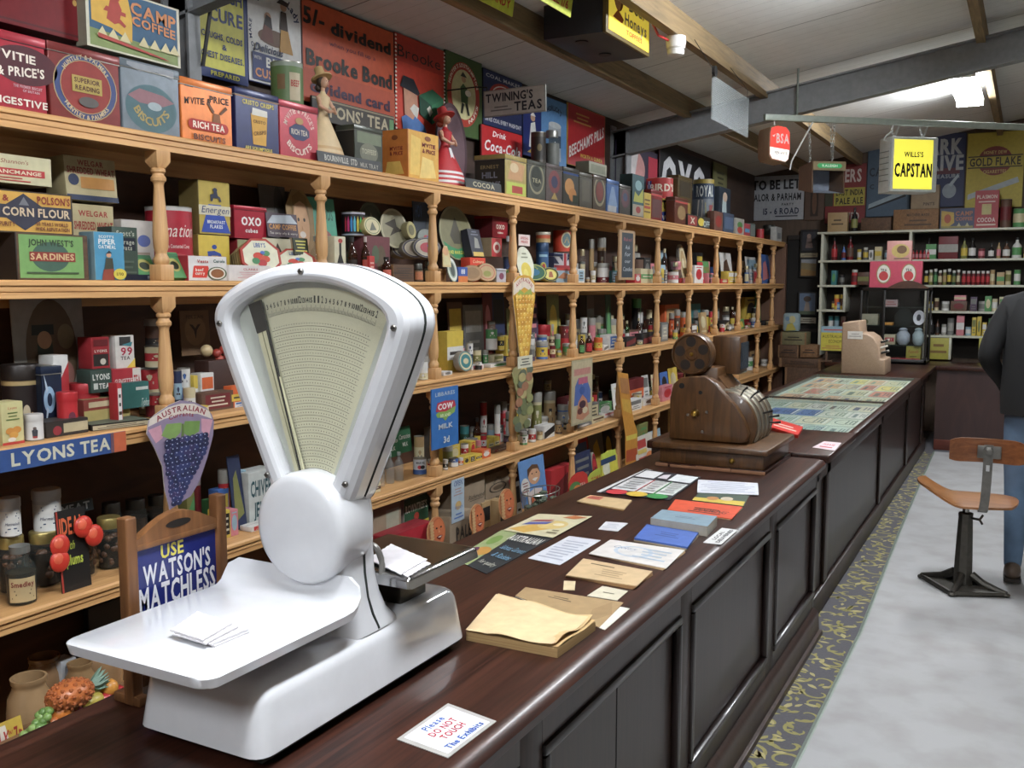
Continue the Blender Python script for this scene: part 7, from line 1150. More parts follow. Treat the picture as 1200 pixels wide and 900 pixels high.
for i, (x, y) in enumerate(((73, 640), (72, 658), (101, 618), (113, 628))):
    p = on_x(x, y, XS-.02); mb = MB(); mb.ball((0, 0, 0), (.012, .034, .036), M('d0301c', .4)); mb.ball((.006, -.008, .008), (.008, .018, .02), M('e8603c', .4)); o = mb.build('plum', t, p-t.location); o.rotation_euler = (0, 0, 0)
card('price_card', 'white price card leaning by the third pickle jar', 'price card', 143, 160, 646, 'D', .03, 'c8ccc8', [('t', '1/-', .5, .4, .6, .26, '4a4a4c'), ('l', .15, .7, .85, .9, 1, '6a9a84')])
card('meat_sign', 'narrow dark sign with pale capitals behind the pickle jars', 'sign', 68, 110, 588, 'D', .2, '1c2428', [('t', 'MEAT', .5, .5, .8, .6, 'a8b0b4')], yb=602)
goods('D', .07, 'b 260 270 598 y k;b 270 279 597 p l;b 283 312 588 g G;L 264 290 618 r w;L 290 316 613 w r', 'front')
goods('D', .16, 'c 237 250 556 R r;c 250 264 553 r o;b 253 271 573 b y;b 281 290 551 l n;k 264 280 533 B O;b 237 246 578 O g', 'middle')
carton('jelly_carton', 'white jelly carton with dark teal capitals half behind the scale', 'box', 291, 324, 551, 'D', .12, .09, 'b8bcb8', [('t', 'CHIVERS', .5, .68, .86, .28, '1c4850'), ('t', 'JELLIES', .55, .28, .78, .26, '1c4850')])
for i, (a, b) in enumerate(((430, 440), (441, 451), (452, 462), (462, 473))):
    bottle('lemonade_bottle', 'clear empty glass bottle in a row of four right behind the scale', 'bottle', a, b, 534-i, 'D', .10, BOTG, '8a9490', None, group='clear bottles behind the scale')
for (a, b, yt, yb) in ((450, 470, 506, 536), (468, 483, 500, 530)):
    card('milk_card', 'green milk card with white script behind the clear bottles, the %s' % ('nearer' if a < 460 else 'farther'), 'display card', a, b, yt, 'D', .2, '24603c', [('t', 'Carnation', .5, .62, .86, .18, 'd8c8c0', 'i'), ('t', 'MILK', .5, .32, .4, .14, 'd0d0c4')], yb=yb)
can('milk_can', 'blue and white tin of milk with a red and black mark near the third post', 'can', 484, 500, 539, 'D', .08, [(.62, 1, 'b8bcc0'), (0, .3, '2c4c84')], 'b8bcc0', [('e', .4, .48, .2, .13, 'b0303c'), ('e', .68, .48, .22, .13, '1c1c20'), ('t', 'MARVEL', .5, .78, .8, .13, '2c2c30')], lid='rim', dw=1.6)
goods('D', .05, 'b 432 450 566 c n;b 450 465 562 c p;c 501 508 539 c r;c 508 514 546 y c;c 519 525 539 w k;c 526 537 538 w b;c 537 543 537 w o;b 544 550 536 y k;b 551 557 534 y k;b 558 565 532 y k;b 565 575 527 o w;L 577 601 525 n R;c 609 618 507 g w;c 619 628 504 w r;c 629 636 506 c t;b 637 649 498 w k;c 651 659 494 n t;c 660 667 496 k c;L 672 692 499 e w;L 694 708 489 c n;L 708 721 483 w p;b 711 727 473 g w;b 738 752 468 w e;L 754 771 466 w n;L 775 787 452 p r', 'front')
goods('D', .14, 'D 482 494 513 t c;c 540 549 521 w r;b 550 556 517 y r;c 557 564 517 p t;c 565 574 511 r w;b 576 582 515 y c;b 583 589 512 y c;c 590 600 511 k v;c 612 622 492 w k;c 626 642 490 w p;c 653 666 476 b s;D 637 651 460 c t;D 623 635 461 c O;c 654 665 459 O e 477;B 703 715 441 o r;b 740 757 444 R o;k 758 765 440 w e;k 766 770 439 c p;k 720 740 448 w c;k 776 785 436 b k;k 786 796 431 y c;c 869 882 420 w g;c 891 899 422 w s;c 905 911 417 w k', 'middle')
goods('D', .23, 'c 539 550 500 T G;c 554 565 502 c w;c 570 581 499 l n;c 582 590 499 w e;D 566 574 472 r w;D 575 582 474 w r;D 584 592 472 p r;D 593 600 474 n p;c 638 647 446 w c 460;c 695 703 442 G n;c 699 706 460 B w;k 730 738 436 n k;b 879 894 398 n t;B 873 881 411 g w;k 521 530 484 e r', 'back')
# bottom shelf
for (a, b, yt, dp, c, lab) in ((9, 60, 804, -.02, 'a08058', 'glazed stoneware crock with an open mouth, nearest on the bottom shelf'), (30, 75, 778, .18, '8a6a48', 'brown stoneware crock at the back of the bottom shelf'), (92, 142, 763, .16, 'a07c54', 'tan stoneware crock behind the wax fruit'), (76, 112, 784, .08, '94744c', 'stoneware crock beside the pineapple')):
    cx, cy, zb, h, r, af = rspot(a, b, yt, 'E', dp); mb = MB(); g_ = M(c, .25, 0, .1, .4); mb.lathe([(r*.8, 0), (r*.95, h*.1), (r*1.02, h*.55), (r*.92, h*.78), (r*.72, h*.88), (r*.72, h*.93), (r*.78, h*.95), (r*.78, h), (r*.68, h), (r*.66, h*.9), (r*.8, h*.7), (0, h*.3)], g_, seg=32); tag(mb.build('stoneware_crock', None, (cx, cy, zb)), lab, 'crock')
fb = on_x(95, 862, -2.47); mb = MB(); mb.box(-.11, .11, -.30, .40, 0, .16, CRATE, .006); mb.box(-.115, .115, -.31, .41, .05, .075, CRATE_DK, .003); tag(mb.build('fruit_crate', None, (-2.46, fb.y, SHELF['E']+.001)), 'wooden crate under the heap of wax fruit', 'crate')
FR = [('pineapple', 'orange wax pineapple with a grey-green crown', 82, 814, .05, 'c06a2c', (1, 1.35, .8)), ('pear', 'yellow wax pear beside the pineapple', 105, 822, .036, 'b8a438', (1, 1.2, .8)), ('orange', 'wax orange in front of the pineapple', 72, 836, .034, 'd0761c', (1, 1, 1)), ('orange', 'wax orange lowest at the front of the fruit heap', 62, 850, .033, 'd0701c', (1, 1, 1)), ('peach', 'pink wax peach under the pear', 110, 836, .026, 'c88a70', (1, 1, 1)), ('lime', 'pale green wax lime between the orange and the peaches', 80, 842, .030, '9aa848', (1, 1.2, .8)), ('peach', 'pale wax peach next to the lime', 96, 838, .026, 'd0a07c', (1, 1, 1)), ('apple', 'red wax apple behind the pink peach', 122, 822, .032, 'b02024', (1, 1, 1)), ('apple', 'red wax apple at the far end of the fruit heap', 136, 815, .032, 'a81c24', (1, 1, 1)), ('orange', 'small wax orange on top of the red apples', 128, 806, .027, 'd08a24', (1, 1, 1)), ('plum', 'crimson wax plum between the pear and the lime', 90, 832, .022, '9a2438', (1, 1, 1))]
for (n, lab, x, y, r, c, s_) in FR:
    p = on_x(x, y, -2.40); mb = MB(); t = empty(n, p); tag(t, lab, 'wax fruit', 'wax fruit heap'); m = M(c, .35)
    mb.ball((0, 0, 0), (r*s_[0], r*s_[1], r*s_[2]), m, 20, 12)
    if n == 'pineapple':
        for i in range(9):
            for j in range(12): a = 2*PI*(j+.5*(i % 2))/12; ph_ = -1.2+i*.3; mb.ball((r*math.cos(ph_)*math.cos(a), r*1.35*math.sin(ph_), r*.8*math.cos(ph_)*math.sin(a)), r*.14, M('b0602c', .4), 6, 4)
    mb.build('fruit_body', t)
    if n == 'pineapple':
        mb = MB()
        for i in range(22): a = i*2.4; e = .2+.6*(i/22); d = Vector((math.cos(a)*e, 1, math.sin(a)*e)).normalized(); mb.tube([Vector((0, r*1.25, 0)), Vector((0, r*1.25, 0))+d*.03, Vector((0, r*1.25, 0))+d*.06+Vector((0, 0, .01))], [.006, .008, .001], M('6a8c78', .5), 5)
        mb.build('crown_leaf', t)
    elif n in ('pear', 'apple'): mb = MB(); mb.tube([(0, 0, r*s_[2]*.9), (.004, 0, r*s_[2]*1.25)], .003, M('4a3420')); mb.build('stalk', t)
t = empty('grape_bunch', on_x(48, 846, -2.40)); tag(t, 'bunch of green wax grapes at the near end of the fruit heap', 'wax fruit', 'wax fruit heap'); mb = MB(); rr = random.Random(2)
for i in range(34): k = i/34; mb.ball((rr.uniform(-.02, .02), -.045+k*.075+rr.uniform(-.01, .01), -.03+k*.045+rr.uniform(-.016, .016)), .013, M(rr.choice(['7aa04c', '8cac58', '6a9044']), .3), 8, 6)
mb.build('grapes', t)
card('price_board', 'red and yellow price board with rounded corners in the near lower corner', 'price board', -14, 30, 848, 'E', -.08, 'c8a82c', [('p', [(0, .1), (0, .9), (.55, .9), (.62, .1)], 'd8d0c0'), ('t', 'MAX', .3, .5, .5, .4, 'b02c24', 'bi'), ('t', 'ONLY', .66, .62, .12, .1, 'b02c24'), ('t', '7p', .86, .52, .22, .4, '9a2c24', 'b')], yb=885, lean=-12)
carton('soap_powder_box', 'dark soap powder carton with pale letters low behind the crocks', 'box', 103, 146, 706, 'E', .29, .03, '14181c', [('t', 'Tide', .6, .5, .7, .4, '3c4c58')])
carton('soap_powder_box', 'small carton with a bold blue letter between the crocks', 'box', 72, 90, 773, 'E', .17, .06, 'a8acb0', [('t', 'e', .5, .55, .6, .5, '2c5c98')])
def tan(lab, a, b, yt, dp, des, yb=None, base=CARD, side=CARD, d=.2, nm='cardboard_box'): return carton(nm, lab, 'box', a, b, yt, 'E', dp, d, base, des, side=side, yb=yb)
INK_ = '2c241c'
tan('old pressed beef carton with heavy black lettering next to the chrome tray', 437, 470, 590, .05, [('r', .45, .62, .92, .92, '9a9a84'), ('t', 'PRESSED BEEF', .5, .4, .92, .14, INK_), ('l', .1, .1, .9, .25, 2, '5a4c38')])
tan('green jelly box with a yellow price band', 473, 502, 581, .06, [('t', "ROWNTREE'S", .5, .86, .86, .09, 'd8d8c8'), ('e', .5, .74, .1, .05, 'a83424'), ('r', 0, .36, 1, .66, 'd0bc1c'), ('t', '2', .12, .46, .1, .12, INK_), ('t', 'packets for', .42, .46, .36, .06, INK_), ('t', '15', .82, .47, .22, .14, INK_), ('l', .1, .58, .9, .66, 1, 'b03c24'), ('t', 'JELLY', .5, .18, .5, .09, 'd8d8c8'), ('e', .5, .28, .3, .06, '9a3424')], base='244a30', side='9a8c80', nm='jelly_box')
tan('bright red display box with an oval badge behind the chrome tray', 455, 506, 620, -.05, [('e', .35, .5, .24, .2, '22244c'), ('t', 'Cola', .35, .5, .34, .12, 'd8d0d0', 'i'), ('l', .5, .1, .95, .24, 1, 'd8b8b8')], base='b01c2c', side='8a1824', d=.1, nm='display_box')
tan('large carton marked for ale, low beside the face cards', 527, 553, 601, -.02, [('t', 'PALE', .62, .6, .7, .24, INK_), ('p', [(.28, .2), (.28, .75), (.34, .75), (.34, .2)], INK_)])
tan('brown carton with a slanting maker mark on the bottom shelf', 531, 568, 555, .05, [('t', 'Richmond', .72, .36, .5, .12, INK_, 'i'), ('r', .5, .26, .95, .275, INK_)], yb=600)
tan('pale sausage carton with an oval stamp', 569, 597, 553, .05, [('a', 'CHADBURNS', .5, .5, .26, .1, 150, 30, INK_), ('ring', .5, .52, .36, .15, .15, INK_), ('e', .5, .52, .2, .07, '5a4a38'), ('t', 'SAUSAGES', .5, .2, .6, .1, INK_)], yb=590, side='8f7f68')
goods('E', .04, 'b 563 577 588 t k;b 578 586 585 t k;b 569 596 599 R w;b 646 671 547 r R;k 608 614 565 w k;k 598 605 553 r R;k 677 697 530 B e;d 698 704 531 r R;k 742 749 497 w n;b 749 759 496 O g;k 760 777 505 l w', 'front')
goods('E', .20, 'b 638 669 517 t n;k 677 694 514 r b;k 695 711 504 e y;k 712 722 502 k y;b 792 800 474 c n;b 862 872 452 e b;b 876 890 448 n c', 'back')
card('recipe_card', 'white and red recipe card leaning at the back edge of the counter', 'display card', 747, 767, 510, 'E', -.06, 'c8c0b0', [('r', .12, .55, .6, .86, 'b03c34'), ('r', .12, .12, .6, .22, 'b04a3c'), ('e', .75, .2, .2, .14, 'd07a3c'), ('r', .1, .35, .6, .5, 'd0b44c')], yb=541)
for i, (a, b, yt, yb, lab) in enumerate(((502, 523, 606, 642, 'oval bread-basket card with a laughing face, nearest of three by the counter'), (552, 569, 591, 627, 'oval bread-basket card with a laughing face, middle of three by the counter'), (586, 604, 573, 609, 'oval bread-basket card with a laughing face, farthest of three by the counter'))):
    card('face_card', lab, 'display card', a, b, yt, 'E', -.09, 'c07a48', [('e', .6, .48, .38, .46, 'b4582c'), ('e', .62, .5, .32, .40, 'c86a38'), ('e', .52, .62, .05, .03, '2a140c'), ('e', .76, .62, .05, .03, '2a140c'), ('p', [(.62, .6), (.58, .46), (.7, .46)], 'd88a58'), ('p', [(.45, .34), (.64, .38), (.82, .34), (.64, .22)], '7a2018'), ('p', [(.5, .33), (.64, .35), (.78, .33), (.64, .30)], 'd8c8b8')]+[('e', .22, .15+.1*k, .12, .05, 'c89a64') for k in range(8)], yb=yb, outline=OVAL, edge='c89a68', lean=-5)
card('girl_card', 'blue advertising card of a smiling girl with a speech panel', 'display card', 613, 642, 533, 'E', -.05, '5a84b8', [('p', [(.2, .0), (.25, .26), (.5, .34), (.8, .28), (.95, .0)], 'c8b8b0'), ('p', [(.3, 0), (.4, .2), (.7, .2), (.8, 0)], 'b8582c'), ('e', .55, .62, .24, .2, 'c8946c'), ('p', [(.3, .6), (.3, .78), (.5, .86), (.72, .82), (.8, .62), (.7, .74), (.5, .76), (.38, .7)], '5c3c22'), ('e', .47, .66, .03, .015, '241810'), ('e', .64, .66, .03, .015, '241810'), ('p', [(.44, .54), (.55, .56), (.68, .54), (.56, .48)], 'd8d0c8'), ('e', .16, .42, .17, .2, 'c8c4bc'), ('l', .04, .3, .28, .54, 4, '8a4a48')], yb=590)
for (a, b, yt, yb, c, d, lab) in ((668, 690, 554, 577, 'c02c20', [('e', .3, .3, .3, .3, '4a7a3c'), ('e', .4, .2, .2, .2, 'd07a2c'), ('t', 'TEA', .7, .3, .3, .2, 'd8b0a0')], 'red tomato shaped card at the back edge of the counter'), (689, 713, 550, 570, 'a8b02c', [('t', 'TOMATO', .55, .5, .7, .24, 'b04a24')], 'yellow-green arched card past the red tomato card'), (706, 725, 528, 556, 'c8c02c', [('r', .05, .72, .95, .95, 'b8c42c'), ('e', .3, .3, .22, .3, 'd8d4b8'), ('e', .7, .3, .22, .28, 'd0c41c'), ('r', 0, .5, .9, .72, '2c4060')], 'lemon card leaning past the yellow-green card')):
    card('fruit_card', lab, 'display card', a, b, yt, 'E', -.06, c, d, yb=yb, outline=[(0, 0), (1, 0), (1, .7), (.8, .95), (.5, 1), (.2, .9), (0, .6)])
# wire basket of greens
p = on_x(634, 598, -2.42); mb = MB(); t = empty('wire_basket', (p.x, p.y, SHELF['E']+.0)); tag(t, 'wire basket of dull green leaves below the girl card', 'basket'); hb = on_x(634, 575, -2.42).z-SHELF['E']
for i in range(14):
    a = 2*PI*i/14; mb.tube([(.06*math.cos(a), .10*math.sin(a), .02), (.09*math.cos(a), .17*math.sin(a), hb)], .0025, M('a8a8a0', .35, .9), 5)
for q in (.02, hb*.5, hb): k = .06+.03*q/hb; mb.tube([(k*math.cos(2*PI*i/24), (k*1.8)*math.sin(2*PI*i/24), q) for i in range(25)], .003, M('a8a8a0', .35, .9), 5)
mb.build('wire_frame', t); mb = MB(); rr = random.Random(4)
for i in range(60): mb.ball((rr.uniform(-.05, .05), rr.uniform(-.1, .1), rr.uniform(.04, hb*.92)), (.025, .03, .012), M(rr.choice(['55604a', '68705c', '4a5444']), .7), 7, 5)
mb.build('leaves', t)
rf = random.Random(21); N_LISTED = len(CROWD)
def filler(sh, dep, x0, x1, yfun, row, cols, kinds, wpx):
    x = x0
    while x < x1:
        w = rf.uniform(*wpx)*(1.25 if x < 700 else 1 if x < 800 else .8)
        if rf.random() < .82:
            c1, c2 = rf.choice(cols), rf.choice('wcwcryk'); k = rf.choice(kinds); goods(sh, dep, '%s %.1f %.1f %.1f %s %s' % (k, x, x+w, yfun(x)-rf.uniform(0, 9), c1, c2 if c2 != c1 else 'w'), row)
        x += w+rf.uniform(.5, 3)
filler('C', .115, 612, 905, lambda x: 402-.085*(x-612), 'inner', 'rwcOneRgrk', 'ccbjcb', (6, 9))
filler('D', .105, 520, 800, lambda x: 527-.27*(x-520), 'inner', 'rwcOnegby', 'ccbjb', (8, 11))
filler('B', .12, 676, 905, lambda x: 312+.02*(x-676), 'inner', 'wcrlepbt', 'cbbjk', (7, 10))
filler('C', .2, 612, 900, lambda x: 385-.07*(x-612), 'rear', 'knGecR', 'cbcB', (7, 11))
filler('D', .19, 520, 790, lambda x: 507-.25*(x-520), 'rear', 'knGecR', 'cbB', (8, 12))
def settle():
    """nudge or shrink goods that would stand inside one another; drop gap fillers that find no room"""
    bpy.context.view_layer.update(); mine = {c[3].name for c in CROWD}
    def aabb(o):
        v = [q.matrix_world @ Vector(c) for q in [o]+list(o.children) if q.type == 'MESH' for c in q.bound_box]
        return [min(p[i] for p in v) for i in (0, 1, 2)]+[max(p[i] for p in v) for i in (0, 1, 2)]
    fixed = [aabb(o) for o in bpy.data.objects if o.parent is None and o.get('category') and o.name not in mine and o.name != 'shelving_unit' and -3 < o.location.x < -2.3 and o.location.y < 12 and (o.type == 'MESH' or o.children)]
    for y in POSTY:
        for k in 'BCDE': fixed.append([-2.662, y-.032, SHELF[k], -2.594, y+.032, SHELF[k]+.4])
    keep = []
    for n, c in enumerate(CROWD):
        o = c[3]; b0 = aabb(o); ok = None; L0 = o.location.copy(); cx, cy = (b0[0]+b0[3])/2, (b0[1]+b0[4])/2
        for s_ in (1, .9, .8, .68):
            for dx in (0, -.02, -.04, -.07, -.1, -.14, .02, .04):
                for dy in (0, .012, -.012, .025, -.025):
                    b = [L0.x+dx+(b0[0]-L0.x)*s_, L0.y+dy+(b0[1]-L0.y)*s_, b0[2], L0.x+dx+(b0[3]-L0.x)*s_, L0.y+dy+(b0[4]-L0.y)*s_, b0[5]]
                    if b[0] < XB+.022 or b[4] > 11.63 or b[3] > XS+.004 and c[0] != 'E': continue
                    if all(b[0] > q[3]-.0015 or b[3] < q[0]+.0015 or b[1] > q[4]-.0015 or b[4] < q[1]+.0015 or b[2] > q[5]-.003 or b[5] < q[2]+.003 for q in fixed): ok = (s_, dx, dy, b); break
                if ok: break
            if ok: break
        if ok: o.scale = (ok[0], ok[0], 1); o.location = L0+Vector((ok[1], ok[2], 0)); fixed.append(ok[3]); keep.append(c)
        elif n >= N_LISTED:
            for q in list(o.children): bpy.data.objects.remove(q)
            bpy.data.objects.remove(o)
        else: o.scale = (.7, .7, 1); fixed.append(b0); keep.append(c)
    CROWD[:] = keep
settle()
label_crowd()
# ================================================================ white shelves across the end of the shop
BY = 11.42; WP = M('c2c2ae', .5)
bs = empty('end_shelves', (-1, BY, 0)); tag(bs, 'cream painted open shelves on the end wall behind the back counter', 'shelves')
def bz(py, px=1100): return on_y(px, py, BY).z
bx = lambda px, py=300: on_y(px, py, BY).x
ROWZ = [bz(268.5), bz(303.5), bz(334), bz(364.5), bz(393)]
xl0, xm0, xr1 = bx(959), bx(1086), .62
for i, z in enumerate(ROWZ):
    for (a, b) in ([(xl0-(.02 if i == 0 else 0), xr1)] if i < 2 else [(xl0, bx(1003) if i == 2 else bx(992)), (xm0 if i > 2 else bx(1080), xr1)]):
        if i == 4 and a < xm0-.01: continue
        mb = MB(); mb.box(a, b, BY, YB-.02, z-.024, z, WP, .003); rel(mb.build('shelf'), bs)
for (x, z0, z1) in ((bx(963), .85, ROWZ[0]-.024), (bx(991), ROWZ[3], ROWZ[2]-.024), (bx(1066), ROWZ[1], ROWZ[0]-.024), (bx(1118), .85, ROWZ[4]-.024), (xm0+.01, .85, ROWZ[2]-.024), (xr1-.02, .85, ROWZ[0]-.024)):
    mb = MB(); mb.box(x-.014, x+.014, BY+.004, YB-.02, z0, z1, WP, .002); rel(mb.build('upright'), bs)
mb = MB(); mb.box(xl0, xr1, YB-.018, YB-.001, .85, ROWZ[0]-.02, M('2c241d', .8)); rel(mb.build('back_panel'), bs)
ENDC = []
RN = ['top shelf', 'upper shelf', 'middle shelf', 'lower shelf', 'lowest shelf']
def eb(kind, x0, x1, yt, row, c1, c2='c', dep=.05, design=None, label=None, name=None, cat=None, yb=None, base=None):
    Y = BY+dep; z0 = (ROWZ[row]+.0005) if row is not None else None; xa, xb = on_y(x0, yt+8, Y).x, on_y(x1, yt+8, Y).x; pc = (x0+x1)/2
    if yb is not None: z0 = on_y(pc, yb, Y).z
    h = max(.02, on_y(pc, yt, Y).z-z0); w = xb-xa; xc = (xa+xb)/2; a, b2 = PAL.get(c1, c1), PAL.get(c2, c2); mb = MB(); q = int(x0*3+yt) % 3; par = None
    if kind == 'b':
        d = .006 if name == 'price_card' else min(.12, .28-dep); mb.box(-w/2, w/2, 0, d, 0, h, mat_of(base or a), min(.003, w*.1)); decal(mb, near_end(0, -w/2, 0), w, h, design if design is not None else [[('r', .08, .5, .92, .86, b2), ('l', .15, .1, .85, .4, 2, b2)], [('r', 0, .3, 1, .65, b2)], [('e', .5, .5, .32, .3, b2)]][q]); y = Y
    else:
        r = w/2; y = Y+r
        if kind == 'c': mb.lathe([(r*.97, 0, TINM), (r, .003, TINM), (r*.98, .004, mat_of(a)), (r*.98, h*.25, mat_of(a)), (r*.98, h*.26, mat_of(b2)), (r*.98, h*.72, mat_of(b2)), (r*.98, h*.73, mat_of(a)), (r*.98, h*.97, mat_of(a)), (r, h*.975, TINM), (r*.9, h, TINM)], mat_of(a), seg=16)
        elif kind == 'j': mb.lathe([(r*.95, 0), (r, h*.05), (r, h*.2, mat_of(b2)), (r, h*.6, mat_of(b2)), (r, h*.62, mat_of(a)), (r*.8, h*.8), (r*.8, h*.82, mat_of('c8c8c0')), (r*.84, h*.84, mat_of('c8c8c0')), (r*.84, h, mat_of('c8c8c0'))], M(a, .25), seg=16)
        else: mb.lathe([(r*.95, 0), (r, h*.04), (r, h*.15, mat_of(b2)), (r, h*.5, mat_of(b2)), (r, h*.52, M(a, .25)), (r*.85, h*.62), (r*.35, h*.76), (r*.33, h*.88), (r*.36, h*.885, BLACK), (r*.36, h, BLACK)], M(a, .25), seg=16)
    nm = name or {'b': 'carton', 'c': 'can', 'j': 'jar', 'o': 'bottle'}[kind]; o = mb.build(nm, None, (xc, y, z0)); tag(o, label or 'y', cat or {'b': 'box', 'c': 'tin', 'j': 'jar', 'o': 'bottle'}[kind])
    if not label: LABELS['y'].pop(); ENDC.append((row, pc, o, CN.get(c1, '')+('' if c1 == c2 else ' and '+CN.get(c2, ''))+' '+{'b': 'carton', 'c': 'tin can', 'j': 'jar', 'o': 'bottle'}[kind]))
    return o
eb('b', 970, 993, 249, 0, 't', design=[('l', .2, .3, .8, .7, 2, '5a4830')], label='small buff carton at the near end of the white top shelf, on the end wall')
eb('o', 997, 1005, 243, 0, 'k', 'O'); eb('b', 1009, 1044, 255, 0, 'n', design=[], base=CRATE_DK, label='dark low crate on the white top shelf beside the buff carton', name='crate')
eb('b', 1047, 1100, 245, 0, 'n', design=[('t', 'MACHINE MADE', .55, .72, .5, .12, '3a2818'), ('l', .25, .15, .85, .55, 2, '4a3420')], base=CRATE, label='wooden crate with faint lettering on the white top shelf', name='crate')
eb('b', 1068, 1101, 217, None, 't', design=[('t', 'PINTS', .64, .2, .4, .12, '3a2a1c')], yb=244.5, base=CARD, label='cardboard box standing on the lettered wooden crate', name='cardboard_box')
eb('b', 1102, 1142, 244, 0, 'b', design=[('r', 0, 0, 1, 1, '3c4460'), ('p', [(.03, .1), (.03, .9), (.4, .8), (.42, .3), (.3, .15)], 'b09030'), ('e', .22, .5, .1, .22, '9a4428'), ('t', 'CAMP', .7, .74, .5, .2, 'a86a48'), ('t', 'COFFEE', .7, .48, .5, .16, 'a86a48'), ('r', .03, .04, .97, .14, '8a8044'), ('p', [(.5, .12), (.56, .3), (.62, .12)], 'b0a880'), ('p', [(.74, .12), (.8, .3), (.86, .12)], 'b0a880')], label='blue coffee tin with a yellow flag on the white top shelf', name='coffee_tin')
eb('b', 1143, 1171, 223, 0, 'r', design=[('r', 0, 0, 1, 1, '9a3038'), ('t', 'PLASMON', .5, .83, .84, .09, 'c8b8a8'), ('l', .15, .66, .85, .74, 1, 'c8b8a8'), ('r', .3, .36, .7, .64, 'b0a468'), ('t', 'COCOA', .5, .22, .76, .11, 'd0c0b8'), ('l', .1, .04, .9, .14, 1, 'c8b8a8')], label='tall red cocoa packet on the white top shelf', name='cocoa_packet')
eb('c', 1172, 1186, 233, 0, 'n', 'R'); eb('c', 1187, 1203, 244, 0, 'g', 'c'); eb('b', 1205, 1230, 238, 0, 'r', 'c')
for it in ('o 974 981 279 1 R r;o 986 991 287 1 b R;o 992 1000 277 1 R n;j 1011 1017 290 1 e y;b 1025 1033 289 1 c y;o 1086 1091 279 1 k g;b 1085 1097 286 1 g w;b 1100 1123 277 1 R s;o 1126 1134 279 1 O y;o 1135 1144 279 1 k w;c 1146 1154 291 1 R p;o 1158 1165 285 1 k w;o 1168 1173 282 1 t p;o 1175 1184 283 1 n w;o 1186 1198 278 1 w g;b 1200 1212 284 1 y r;c 1004 1009 292 1 y w;b 1018 1023 293 1 w e;c 1036 1042 293 1 e l',
  'b 974 980 317 2 T g;j 997 1005 316 2 r R;b 1005 1018 319 2 n O;c 983 989 322 2 k e;c 1160 1166 316 2 t c;b 1168 1177 319 2 t g;c 1178 1185 317 2 c O;c 1188 1196 316 2 g w',
  'c 974 978 353 3 n y;c 977 983 345 3 y o;c 984 990 345 3 y n;c 979 984 354 3 b l;c 985 990 354 3 b w;c 1088 1093 353 3 y w;c 1095 1100 349 3 c n;b 1114 1133 353 3 n R;c 1103 1112 353 3 w s;j 1136 1142 355 3 y e;c 1146 1160 353 3 s e;b 1118 1132 346 3 p c 352.5;b 1137 1145 348 3 v e;c 1162 1169 350 3 c w;b 1171 1180 348 3 c g;b 1154 1162 347 3 g c;b 1184 1194 350 3 r w',
  'c 970 976 370 4 T w;c 977 983 370 4 T l;b 985 991 371 4 n R;o 1088 1095 371 4 k k;o 1096 1101 374 4 n k;c 1103 1109 380 4 s w;c 1110 1118 373 4 e s;b 1121 1130 370 4 p w;c 1131 1138 383 4 l w;b 1139 1144 372 4 y O;b 1145 1150 371 4 y O;b 1151 1156 378 4 y w;c 1158 1165 373 4 g y;c 1168 1175 376 4 r w;b 1178 1190 374 4 c b'):
    for e in it.split(';'): f = e.split(); eb(f[0], float(f[1]), float(f[2]), float(f[3]), int(f[4]), f[5], f[6], dep=.12 if float(f[1]) < 992 and int(f[4]) == 4 else .05, yb=(391 if float(f[1]) < 992 and int(f[4]) == 4 else float(f[7]) if len(f) > 7 else None))
for i in range(5): o = eb('o', 1068+i*4.4, 1071.6+i*4.4, 292, 1, 'r', 'p', dep=.03)
for i in range(6): eb('j', 1127+i*5.6, 1131.8+i*5.6, 317.5, 2, 'R', 'r', dep=.02)
for i in range(8): eb('j', 1083+i*5.4, 1087.6+i*5.4, 317-(i % 3), 2, 'kOGnOkGn'[i], 'ycgctyOc'[i], dep=.06)
eb('b', 1088, 1112, 396, 4, 'y', design=[('l', .1, .2, .9, .8, 2, '7a5a24')], dep=-.005, yb=421, label='yellow card fixed below the lowest white shelf, by the display cabinet', name='price_card', cat='card', base=M('a8a030'))
eb('b', 1147, 1159, 396, 4, 'y', design=[('t', 'A', .5, .6, .3, .3, '4a4020')], dep=-.005, yb=420, label='narrow yellow card below the lowest white shelf, farther along', name='price_card', cat='card', base=M('b0a838'))
cnt = {}
for row, pc, o, w in ENDC: cnt.setdefault((row, w), []).append((pc, o))
for (row, w), L in cnt.items():
    for i, (pc, o) in enumerate(sorted(L, key=lambda z: z[0])):
        o['label'] = w+('' if len(L) == 1 else ', %s of its kind along' % ORD[i])+' on the white %s, end wall' % RN[row]; o['group'] = 'goods on the end shelves'
# glazed display cabinet on the back counter
CY = 10.52; cz0 = CZ+.011; t = None; xa, xm, xb = on_y(1006, 400, CY).x, on_y(1033, 400, CY).x, on_y(1086, 400, CY).x; zt = on_y(1050, 337, CY).z; DP = .42
t = empty('display_cabinet', (xa, CY, cz0)); tag(t, 'black framed glass display cabinet with pink boxes on its top', 'display cabinet'); W_ = xb-xa; H_ = zt-cz0; m1 = xm-xa; BF = M('15120f', .4)
mb = MB(); 
for x in (0, m1, W_-.022): 
    mb.box(x, x+.022, 0, .022, 0, H_, BF, .002)
    if x != m1: mb.box(x, x+.022, DP-.022, DP, 0, H_, BF, .002)
for z in (0, H_-.03): mb.box(0, W_, 0, .022, z, z+.05 if z == 0 else H_, BF, .002); mb.box(0, W_, DP-.022, DP, z, z+.03, BF, .002); mb.box(0, .022, 0, DP, z, z+.03, BF, .002); mb.box(W_-.022, W_, 0, DP, z, z+.03, BF, .002)
